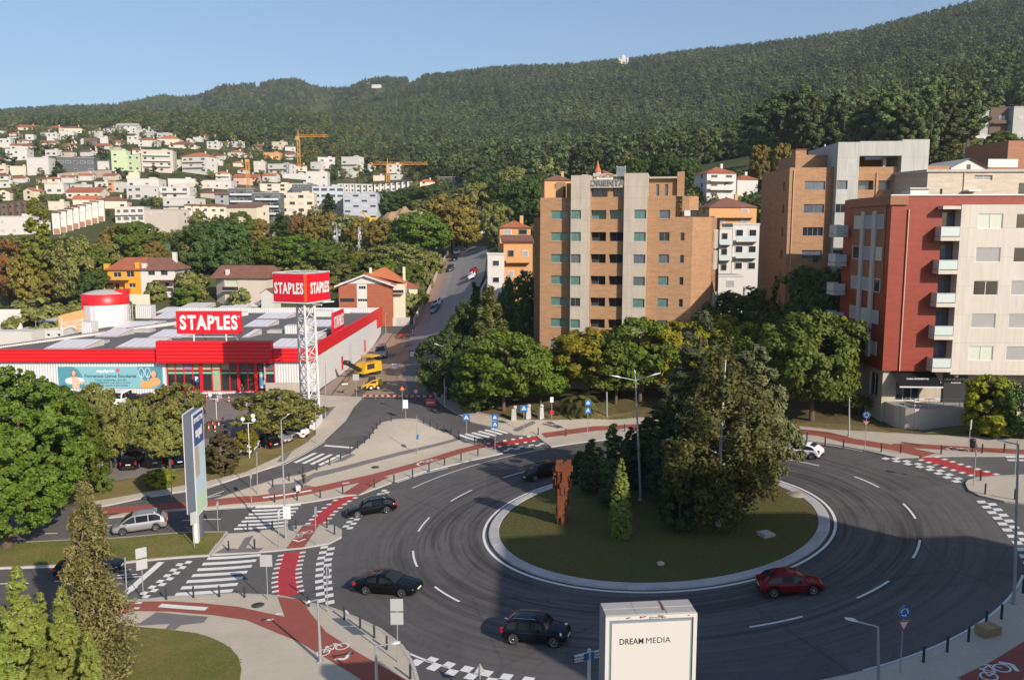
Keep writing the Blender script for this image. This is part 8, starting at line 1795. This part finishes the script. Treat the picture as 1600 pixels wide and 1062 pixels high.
def pylon():
 p = hit(310, 846); D = p.y; q1 = onD(300, 647, D - 1.2); q2 = onD(316.5, 635, D + 1.9); zt = q1.z; zb = onD(308.5, 808, D - 1.2).z; d = Vector((q2.x - q1.x, q2.y - q1.y, 0)); L = d.length; d = d / L; n = Vector((d.y, -d.x, 0)); n = n if n.x > 0 else -n; th = .82
 t = empty('advertising_pylon', (q1.x, q1.y, 0), math.atan2(d.y, d.x), 'tall slim two-sided advertising pylon seen nearly edge-on beside the left road', 'billboard'); sg = 1 if Vector((-d.y, d.x, 0)).dot(n) > 0 else -1
 GRF = M('pylon_grey', (.14, .16, .20), .45, .35, var=.08); y1 = sg * -th; lo = lambda a, b: (min(a, b), max(a, b))
 def bx(x0, x1, ya, yb, z0, z1, mm, name): m = MB(); ya, yb = lo(ya, yb); m.box((x0, ya, z0), (x1, yb, z1), mm); return m.build(name, t)
 bx(0, L, sg * -.05, y1 + sg * .05, zb + .15, zt - .1, GRF, 'core'); bx(-.06, L + .06, 0, sg * -.047, zb, zt, FRAMEW, 'ad_frame'); bx(-.06, L + .06, y1 + sg * .047, y1, zb + .3, zt, FRAMEW, 'ad_frame')
 ad = bx(.12, L - .12, sg * .012, sg * .002, zb + .2, zt - .15, M('poster_pale', (.42, .55, .62), .4, var=.25, scale=.35), 'poster'); Hh = zt - zb
 bx(.16, L - .16, sg * .02, sg * .014, zt - Hh * .32, zt - .2, M('poster_navy', (.03, .06, .20), .4), 'poster_block'); bx(.2, L * .45, sg * .02, sg * .014, zt - Hh * .62, zt - Hh * .33, M('poster_building', (.40, .33, .27), .5, var=.3, scale=1), 'poster_block'); bx(.16, L - .16, sg * .02, sg * .014, zb + .25, zb + Hh * .2, M('poster_green', (.42, .58, .40), .5), 'poster_block')
 o = text('lettering', 'INVESTIR', .62, SIGNW, t, (L / 2, sg * .03, zt - Hh * .08), bold=.03, depth=.004); o.rotation_euler = (R(90), 0, math.pi if sg > 0 else 0); o = text('lettering', 'aqui', 1.1, SIGNW, t, (L / 2, sg * .03, zt - Hh * .2), bold=.06, depth=.004); o.rotation_euler = (R(90), 0, math.pi if sg > 0 else 0)
 bx(L * .2, L * .36, sg * -.2, y1 + sg * .2, -4, zb + .2, FRAMEW, 'leg'); bx(L * .6, L * .8, sg * -.2, y1 + sg * .2, -4, zb + .2, GRF, 'leg')
pylon()
# ---- rusty steel sculpture
def sculpture():
 p = hit(878, 824); p.z = isl_z(p.x, p.y); k = mpx(p.y); t = empty('steel_sculpture', p, 0, 'rusty steel sculpture of stacked jagged plates on the island lawn', 'sculpture'); hh = 101 * k; m = MB(); m.box((-.5, -.5, -.2), (.5, .5, hh * .93), RUST); m.build('core', t); r = random.Random(5)
 for j in range(3):
  m = MB()
  for i in range(34):
   z = hh * (j + r.random()) / 3; a = r.uniform(0, 6.28); q = r.uniform(.28, .78) * (.75 if z < hh * .5 else 1.1); s = r.uniform(.14, .36); X = Matrix.Translation((q * math.cos(a), q * math.sin(a) * .9, z)) @ Matrix.Rotation(r.choice((0, math.pi / 2)) + r.uniform(-.15, .15), 4, 'Z'); m.box((-s, -.04 - s * .4 * (i % 2), -s * r.uniform(.5, 1.2)), (s, .04 + s * .4 * (i % 2), s * r.uniform(.6, 1.3)), RUST, X)
  m.build('plate_tier', t)
 t.scale = (.84, .84, 1)
sculpture()
# ---- small things on the ground
def disc(px, r, label, m, z=None):
 p = hit(*px); zz = p.z + H + .03 if z is None else z; mb = MB(); mb.lathe([(.001, .012), (r * .85, .012), (r * .86, .004), (r * .92, .004), (r * .93, .014), (r, .012), (r, -.05)], m, 20); o = mb.build('manhole_cover', None, (p.x, p.y, zz)); o.rotation_euler = (0, -math.atan(RA) if abs(p.x - RC[0]) < 25 else 0, 0); tag(o, label, 'manhole cover')
IRON = M('cast_iron', (.07, .06, .055), .7, .3, var=.2); disc((403.5, 948), .45, 'manhole cover on the bottom left pavement', IRON); disc((586.5, 731.5), .45, 'manhole cover in the paved triangle', IRON); disc((228, 779), .4, 'manhole cover on the slip road pavement near the pylon', IRON)
q = hit(1243, 775); disc((1243, 775), .85, 'round concrete manhole ring on the right of the island lawn', CONC, isl_z(q.x, q.y) + .04)
def small(name, px, fn, label, cat, zf=None, rz=0):
 p = hit(*px); p.z = p.z + H if zf is None else zf(p.x, p.y); m = MB(); fn(m, mpx(p.y)); tag(m.build(name, None, p, rz), label, cat)
small('concrete_slab', (1196, 843), lambda m, k: (m.box((-.5, -.5, -.1), (.5, .5, .22), CONC), m.box((-.42, -.42, .22), (.42, .42, .26), CONCG)), 'square concrete cover block on the island lawn', 'concrete block', isl_z, .4)
small('boulder', (1032, 889), lambda m, k: m.ball((0, 0, .1), .3, CONC, 8, .6), 'small pale stone at the front of the island lawn', 'stone', isl_z)
small('cardboard_box', (1543, 993), lambda m, k: (m.box((-.55, -.4, 0), (.55, .4, .5), M('cardboard', (.30, .20, .11), .9, var=.2)), m.box((-.1, -.402, .1), (.0, .402, .503), M('box_tape', (.36, .27, .17), .5))), 'brown box standing by the bollards in the bottom right shade', 'box', None, .3)
def bin_(m, k): m.bar((0, 0, 0), (0, 0, .5), .05, BLACKM); m.lathe([(.001, .45), (.24, .45), (.28, 1.15), (.30, 1.2), (.2, 1.3), (.001, 1.32)], BLACKM, 14)
small('litter_bin', (1519, 708), bin_, 'dark litter bin on a post at the far right pavement', 'litter bin')
for i, (a, lab) in enumerate((((803, 657), 'left of three grey stone pillars by the park edge'), ((825, 655), 'middle of three grey stone pillars by the park edge'), ((845, 655), 'right of three grey stone pillars by the park edge'))): small('stone_pillar', a, lambda m, k: (m.box((-.34, -.28, -.1), (.34, .28, 1.45), CONCG, None, .08), m.ball((.12, 0, 1.62), .3, CONCG, 8, .8)), lab, 'stone pillar', None, .3 * i)
for a, lab in (((647, 557), 'white plastic block, farther one in the roadworks'), ((618, 576), 'white plastic block, nearer one in the roadworks')): small('barrier_block', a, lambda m, k: m.prism([(-.75, -.3), (.75, -.3), (.75, .3), (-.75, .3)], -.1, .75, FRAMEW, [(-.7, -.2), (.7, -.2), (.7, .2), (-.7, .2)]), lab, 'barrier block')
small('plastic_barrier', (673, 633), lambda m, k: (m.prism([(-.7, -.25), (.7, -.25), (.7, .25), (-.7, .25)], 0, .9, SRED, [(-.7, -.1), (.7, -.1), (.7, .1), (-.7, .1)]), m.box((-.5, -.22, .35), (.5, -.19, .5), SIGNW)), 'red plastic barrier at the right end of the roadworks tape', 'barrier', hz)
for i, (a, r_, lab) in enumerate((((602, 600), .8, 'small heap of broken paving right of the yellow loader'), ((615, 556), .7, 'small heap of rubble beside the nearer white block'), ((640, 540), 1.0, 'dark heap of dug soil below the far white block'), ((655, 590), .9, 'heap of dug soil in the shade of the works street'), ((540, 612), .7, 'pile of broken stones left of the loader bucket'), ((624, 590), .5, 'little dirt pile in the middle of the works street'))):
 small('rubble_heap', a, lambda m, k: m.lathe([(r_ * (1 + .2 * math.sin(j * 3 + i)), z * r_) for j, z in ((0, -.1),)] + [(r_ * .8, .15 * r_), (r_ * .45, .42 * r_), (.02, .5 * r_)], M('rubble', (.17, .135, .10), .95, var=.45, scale=4, bmp=.8), 9), lab, 'rubble heap', lambda x, y: hz(x, y) + .05, i)
def tape():
 a, b = hit(568, 623), hit(680, 624); t = empty('tape_barrier', a, 0, 'long low white and red barrier line across the works street', 'barrier'); n = 24; d = b - a
 for c, mm in ((0, SIGNW), (1, SRED)):
  m = MB()
  for i in range(c, n, 2):
   p, q = d * (i / n), d * ((i + 1) / n); m.add([(p.x, p.y, p.z + .35), (q.x, q.y, q.z + .35), (q.x, q.y, q.z + .62), (p.x, p.y, p.z + .62)], [(0, 1, 2, 3), (3, 2, 1, 0)], mm)
  m.build('white_band' if c == 0 else 'red_band', t)
 for i in range(7): m = MB(); p = d * (i / 6); m.bar((p.x, p.y, p.z - .1), (p.x, p.y, p.z + .7), .03, POST, 6); m.build('post', t)
tape()
dm = MB()
for i in range(5): dm.lathe([(.075, .02 + i * .22), (.075, .02 + i * .22 + .22)], SRED if i % 2 == 0 else SIGNW, 10)
dm.lathe([(.17, 0), (.15, .03), (.075, .06)], SRED, 10); dm.lathe([(.075, 1.12), (.001, 1.15)], SRED, 10); DEL = dm.mesh('delineator_post')
for i, q in enumerate(cz([(440,520),(552,548),(665,592),(703,558),(783,594),(898,596),(1018,584)], 240, 540, 6.64)): tag(place('delineator_post', DEL, None, hit(*q) + Vector((0, 0, .03))), 'red and white flexible post, %s from left before the store entrance' % ordw(i + 1), 'traffic post', 'striped posts before the store')
for i, q in enumerate(cz([(575,942),(640,937),(680,907),(724,872)], 240, 540, 6.64)): tag(place('delineator_post', DEL, None, hit(*q) + Vector((0, 0, .03)), 0, (1.1, 1.1, 1.5)), 'tall red and white striped post, %s from left around the dug pit' % ordw(i + 1), 'traffic post', 'striped posts around the pit')
small('spoil_heap', (330, 676), lambda m, k: m.lathe([(2.6, -.2), (2.0, .5), (1.1, 1.2), (.3, 1.5), (.01, 1.52)], M('dark_spoil', (.05, .045, .035), .95, var=.4, scale=2, bmp=.6), 13), 'dark heap of dug earth behind the pylon in the car park', 'heap', hz)
# patches in the roadworks
for px in ([(628,566),(641,563),(645,571),(634,575)], [(628,582),(640,580),(643,590),(630,590)], [(655,530),(668,532),(664,540),(645,535)], [(615,523),(640,524),(648,530),(618,530)], [(545,622),(560,608),(575,610),(560,624)]): sheet('dug_patch', W(px), DARKW, .06, step=1)
# ---- machines
def wheelset(t, pts, r, w):
 for x, y in pts:
  m = MB(); m.lathe([(.001, -w / 2), (r * .9, -w / 2), (r, -w * .3), (r, w * .3), (r * .9, w / 2), (.001, w / 2)], TYRE, 18, (0, 0, 0), 'Y'); o = m.build('wheel', t, (x, y, r)); m = MB(); m.lathe([(.001, -w / 2 - .01), (r * .52, -w / 2 - .015), (r * .55, w / 2 + .015), (.001, w / 2 + .01)], SIGNW, 14, (0, 0, 0), 'Y'); m.build('rim', o)
def loader():
 p = hit(580, 609); t = empty('skid_steer_loader', p + Vector((0, 0, .05)), R(12), 'small yellow skid steer loader with lowered bucket at the roadworks', 'loader'); wheelset(t, [(-.05, -.75), (1.05, -.75), (-.05, .75), (1.05, .75)], .40, .28)
 m = MB(); m.prism([(-.75, -.55), (1.5, -.55), (1.5, .55), (-.75, .55)], .35, 1.05, YEL); m.prism([(.75, -.6), (1.75, -.6), (1.75, .6), (.75, .6)], .8, 1.55, YEL, [(.75, -.55), (1.6, -.55), (1.6, .55), (.75, .55)]); m.build('body', t); m = MB(); m.prism([(-.55, -.45), (.75, -.45), (.75, .45), (-.55, .45)], 1.053, 2.0, BLACKM, [(-.3, -.42), (.7, -.42), (.7, .42), (-.3, .42)]); m.build('cab', t)
 for s in (-1, 1): m = MB(); m.tube([(1.5, s * .72, 1.6), (.2, s * .74, 1.5), (-1.2, s * .7, .65), (-1.5, s * .68, .3)], [.1, .1, .09, .07], YEL, 6); m.build('lift_arm', t)
 m = MB(); m.add([(-1.5, -.9, .5), (-1.5, .9, .5), (-1.55, .9, .05), (-1.55, -.9, .05), (-2.35, .9, .03), (-2.35, -.9, .03)], [(0, 1, 2, 3), (3, 2, 4, 5), (3, 2, 1, 0), (5, 4, 2, 3)], POST); m.build('bucket', t)
loader()
def mill():
 p = hit(571, 588); t = empty('road_milling_machine', p + Vector((0, 0, .05)), R(60), 'large yellow road machine with black conveyor boom beside the store wall', 'road machine'); m = MB(); m.prism([(-1.6, -1.05), (3.2, -1.05), (3.2, 1.05), (-1.6, 1.05)], .7, 2.4, YEL, [(-1.0, -1.0), (3.1, -1.0), (3.1, 1.0), (-1.0, 1.0)]); m.build('body', t)
 m = MB(); m.box((-1.05, -.7, 1.5), (-.93, .7, 2.2), CGL) if 0 else None; m.prism([(-.7, -1.06), (1.2, -1.06), (1.2, -1.02), (-.7, -1.02)], 1.3, 2.2, DARKIN); m.build('side_panel', t); m = MB(); m.box((.2, -1.15, 3.3), (2.6, 1.15, 3.5), YEL); m.build('canopy', t)
 for x, y in ((.3, -1), (2.5, -1), (.3, 1), (2.5, 1)): m = MB(); m.bar((x, y, 2.35), (x, y, 3.32), .05, BLACKM, 6); m.build('canopy_post', t)
 m = MB(); M_ = Matrix.Translation((-1.0, 0, 1.0)) @ Matrix.Rotation(R(27), 4, 'Y'); m.box((-4.2, -.45, -.2), (0, .45, .3), BLACKM, M_); m.build('conveyor', t); m = MB(); m.lathe([(.001, -.5), (.42, -.5), (.42, .5), (.001, .5)], BLACKM, 14, (-4.65, 0, 2.95), 'Y'); m.build('conveyor_head', t)
 for x, y in ((-.9, -.8), (2.4, -.8), (-.9, .8), (2.4, .8)): m = MB(); m.box((x - .7, y - .18, 0), (x + .7, y + .18, .72), TYRE, None, .08); m.build('track', t)
mill()
tk = carpx('van', 'silver', (598, 548), (594, 567), 'silver van parked facing out behind the yellow road machine', group='vehicles of the roadworks', cat='van', z=lambda x, y: hz(x, y) + .05)
tk.scale = (1.2, 1.25, 1.2)
def compactor():
 p = hit(538, 601); t = empty('compactor', p + Vector((0, 0, .1)), R(30), 'small dark plate compactor on the pavement by the store wall', 'compactor'); m = MB(); m.box((-.5, -.3, 0), (.5, .3, .15), POST, None, .04); m.build('plate', t); m = MB(); m.box((-.3, -.25, .16), (.3, .25, .6), DARKW, None, .05); m.build('engine', t); m = MB(); m.tube([(.4, -.2, .3), (.95, -.2, 1.0), (.95, .2, 1.0), (.4, .2, .3)], .03, BLACKM, 6); m.build('handle', t)
compactor()
def crane(px, pb, pt, jl, jr, D, label, jib=True):
 p = onD(px, pb, D); k = mpx(D); t = empty('tower_crane', p, 0, label, 'crane', 'tower cranes'); h = (pb - pt) * k; cm = M('crane_orange', (.66, .30, .04), .5, var=.1); m = MB(); s = .75
 for a in (-s, s):
  for b in (-s, s): m.bar((a, b, -6), (a, b, h), .16, cm, 4)
 n = max(4, int(h / 3))
 for i in range(n): z0, z1 = h * i / n, h * (i + 1) / n; m.bar((-s, -s, z0), (s, -s, z1), .1, cm, 4); m.bar((s, -s, z0), (-s, -s, z1), .1, cm, 4)
 m.build('mast', t)
 if jib:
  m = MB(); a, b = (jl - px) * k, (jr - px) * k; m.bar((a, 0, h), (b, 0, h), .22, cm, 4); m.bar((a * .6, 0, h + 1.4), (b * .97, 0, h + 1.2), .14, cm, 4); n = int((b - a) / 3)
  for i in range(n): x = a + (b - a) * i / n; m.bar((x, 0, h), (x + (b - a) / n / 2, 0, h + 1.3), .09, cm, 4); m.bar((x + (b - a) / n / 2, 0, h + 1.3), (x + (b - a) / n, 0, h), .09, cm, 4)
  m.build('jib', t); m = MB(); m.bar((0, 0, h), (0, 0, h + 4), .3, cm, 4, .12); m.bar((0, 0, h + 4), (b * .7, 0, h + .9), .05, cm, 4); m.bar((0, 0, h + 4), (a, 0, h + .5), .05, cm, 4); m.build('tower_top', t); m = MB(); m.box((a, -.6, h - 2), (a + 2, .6, h - .1), CONCG); m.build('counterweight', t)
 else: m = MB(); m.box((-1, -1, h), (1, 1, h + 1.6), cm); m.build('tower_top', t)
crane(467, 247, 215, 463, 513, 560, 'orange tower crane with jib to the right, highest in the hillside town'); crane(388, 290, 255, 0, 0, 470, 'yellow crane mast without jib among the hillside houses', False); crane(606, 284, 258, 576, 668, 520, 'orange tower crane with a long jib over the white terraces')
def excavator():
 p = onD(576, 351, 320); t = empty('excavator', p, 0, 'yellow excavator with raised boom beside the earth heap', 'excavator'); m = MB(); m.box((-.5, -1.2, 1), (3.2, 1.2, 2.6), YEL, None, .1); m.build('body', t); m = MB(); m.box((-.6, -1.2, 1.3), (.9, .2, 3.2), YEL, None, .15); m.build('cab', t); m = MB(); m.tube([(-.3, .4, 2), (-1.6, .4, 4.2), (-3.2, .4, 5.0)], [.38, .34, .25], YEL, 6); m.build('boom', t); m = MB(); m.bar((3, 0, 1.2), (3.4, 0, 3.8), .3, YEL, 6); m.build('arm', t); m = MB(); m.box((-1, -1.3, -1), (3, 1.3, .95), BLACKM, None, .15); m.build('track', t)
excavator()
def lattice_art(px, pb, pt, w, label, kind):
 p = hit(px, pb, 188); k = mpx(p.y); t = empty('metal_sculpture', p, 0, label, 'sculpture'); h = (pb - pt) * k; r = random.Random(px); m = MB(); m.bar((-.2, 0, 0), (0, 0, h * .95), .28, STEEL, 6, .12); m.bar((.35, 0, 0), (.2, 0, h * .8), .2, STEEL, 6, .1); m.build('mast', t); m = MB()
 for i in range(16):
  a, z = r.uniform(0, 6.28), h * (r.uniform(.35, 1) if kind else r.uniform(.2, .95)); q = w * k / 2 * r.uniform(.5, 1); c = Vector((0, 0, z)); m.bar(c, c + Vector((q * math.cos(a), q * math.sin(a) * .6, r.uniform(-.9, .9))), .12, STEEL, 4); X = Matrix.Translation(c + Vector((q * .7 * math.cos(a), q * .4 * math.sin(a), 0))) @ Matrix.Rotation(a, 4, 'Z'); m.box((-.35, -.05, -.4), (.35, .05, .4), STEEL, X)
 m.build('branches', t)
lattice_art(527, 392, 350, 17, 'grey metal tree-like sculpture, left one in the garden behind the store', 1); lattice_art(561, 404, 352, 9, 'slim grey metal sculpture, right one in the garden behind the store', 0)
# ------------------------------------------------------------------ people
def person(p, rz, shirt, legs, hair, label, stride=.22, arm=.25, hold=0, hgt=1.74, bag=None):
 V_, E_, Rr = [], [], []
 def v(x, y, z, r, par=None):
  V_.append((x, y, z)); Rr.append(r); i = len(V_) - 1
  if par is not None: E_.append((par, i))
  return i
 pe = v(0, 0, .95, .13); sp = v(0, .0, 1.12, .125, pe); ch = v(0, .0, 1.33, .145, sp); nk = v(0, -.01, 1.47, .055, ch); hd = v(0, -.03, 1.57, .085, nk); v(0, -.02, 1.67, .08, hd)
 for s in (-1, 1):
  hp = v(s * .095, 0, .88, .095, pe); kn = v(s * .10, -stride * s * .5, .50, .062, hp); an = v(s * .10, -stride * s + .05 * (s < 0), .09, .042, kn); v(s * .11, -stride * s - .13, .04, .036, an)
  sh = v(s * .19, 0, 1.38, .062, ch); el = v(s * .24, arm * s * .4 + .03 - hold * .12, 1.12, .044, sh); wr = v(s * .23, arm * s - .12 * hold * 2 - .05, .90 + hold * .12, .03, el); pm = v(s * .228, arm * s - .24 * hold - .07, .845 + hold * .11, .03, wr)
  for f_ in range(4): a = v(s * (.215 + .004 * f_), arm * s - .24 * hold - .095 + f_ * .018, .80 + hold * .09, .010, pm); v(s * .21, arm * s - .24 * hold - .10 + f_ * .018, .765 + .006 * abs(f_ - 1) + hold * .09, .009, a)
  v(s * .20, arm * s - .24 * hold - .11, .825 + hold * .1, .011, wr)
 me = bpy.data.meshes.new('body'); me.from_pydata(V_, E_, []); o = place('body', me); sk = o.modifiers.new('skin', 'SKIN'); o.modifiers.new('sub', 'SUBSURF').levels = 1
 for i, r in enumerate(Rr): me.skin_vertices[0].data[i].radius = (r, r * (.78 if i in (1, 2) else 1))
 for i in range(len(Rr)): me.skin_vertices[0].data[i].use_root = i == 0
 bpy.context.view_layer.update(); dg = bpy.context.evaluated_depsgraph_get(); nm = bpy.data.meshes.new_from_object(o.evaluated_get(dg)); bpy.data.objects.remove(o); nm.materials.clear()
 for m_ in (shirt, legs, SKIN, BLACKM): nm.materials.append(m_)
 for q in nm.polygons:
  c = q.center; q.material_index = 2 if c.z > 1.45 or (abs(c.x) > .2 and c.z < 1.12 and c.z > .7) else 3 if c.z < .09 else (0 if c.z > .97 else (2 if legs is SHORTS and c.z < .52 else 1)); q.use_smooth = True
 t = empty('person', p, rz, label, 'person'); s = hgt / 1.75; t.scale = (s, s, s); b = place('body', nm, t); m = MB(); m.ball((0, .0, 1.655), .098, hair, 10, .95); m.build('hair', t)
 m = MB(); m.bar((0, -.11, 1.60), (0, -.135, 1.575), .013, SKIN, 5); [m.ball((x, -.108, 1.615), .012, BLACKM, 6) for x in (-.033, .033)]; m.box((-.022, -.112, 1.545), (.022, -.104, 1.553), SRED); [m.ball((x, -.02, 1.60), .022, SKIN, 6) for x in (-.092, .092)]; m.build('face', t)
 return t
SHORTS = M('dark_shorts', (.03, .035, .045), .9); OLV = M('olive_shirt', (.035, .033, .018), .9, var=.15); NAVY = M('navy_shirt', (.03, .03, .06), .9, var=.15); PALE = M('pale_trousers', (.5, .43, .36), .9); DKT = M('dark_trousers', (.03, .03, .035), .9); HRD = M('dark_hair', (.025, .018, .012), .8); HV = M('hi_vis_yellow', (.55, .62, .06), .8)
mp_ = ONP(hit(475, 763)); person(mp_, R(165), OLV, SHORTS, HRD, 'man in olive shirt and dark shorts walking on the red cycle lane', .2, .1, 1)
c = ONP(hit(466, 771)); t = empty('trolley', c, R(20), 'pale patterned wheeled trolley pushed by the man in olive', 'trolley'); m = MB(); m.prism([(-.2, -.18), (.2, -.18), (.2, .18), (-.2, .18)], .18, .75, M('pale_cloth', (.55, .50, .50), .9, var=.3, scale=9), [(-.24, -.24), (.24, -.24), (.24, .24), (-.24, .24)]); m.build('bag', t)
for s in (-1, 1): m = MB(); m.lathe([(.001, -.03), (.12, -.03), (.12, .03), (.001, .03)], TYRE, 12, (0, s * .22, .12), 'Y'); m.build('wheel', t)
m = MB(); m.tube([(.18, 0, .3), (.25, .1, .85), (.28, .2, 1.0)], .018, BLACKM, 6); m.build('handle', t)
q = hit(385.5, 637); person(q + Vector((0, 0, .03)), R(-20), NAVY, PALE, HRD, 'person in navy top and pale trousers walking from the store entrance', .2, .2)
q = hit(380.5, 616); person(q + Vector((0, -.6, .05)), 0, DKT, DKT, HRD, 'person in dark clothes standing in the store doorway', .05, .05)
for px, rz, sh, lab in (((674, 612), 1.2, NAVY, 'worker in dark clothes, left one under the trees at the roadworks'), ((687, 598), -1, HV, 'worker in a yellow vest, right one under the trees at the roadworks'), ((645, 527), .5, NAVY, 'worker in dark clothes at the far pit of the roadworks'), ((333, 678), 2, ORV, 'worker in orange clothes standing by the pit behind the pylon')): person(hit(*px) + Vector((0, 0, .06)), rz, sh, ORV if sh is ORV else DKT, HRD, lab, .12, .1, .6)
# ------------------------------------------------------------------ the hazy air over the valley
def haze():
 m = bpy.data.materials.new('haze'); m.use_nodes = True; t = m.node_tree; t.nodes.clear(); o = t.nodes.new('ShaderNodeOutputMaterial'); v = t.nodes.new('ShaderNodeVolumePrincipled')
 v.inputs['Color'].default_value = (.80, .88, 1, 1); v.inputs['Density'].default_value = HAZE; v.inputs['Anisotropy'].default_value = .2; t.links.new(v.outputs[0], o.inputs['Volume'])
 b = MB(); b.box((-4300, -120, -40), (4300, 3900, 760), m); h = b.build('haze'); tag(h, kind='stuff')
HAZE = 1.15e-4
haze()
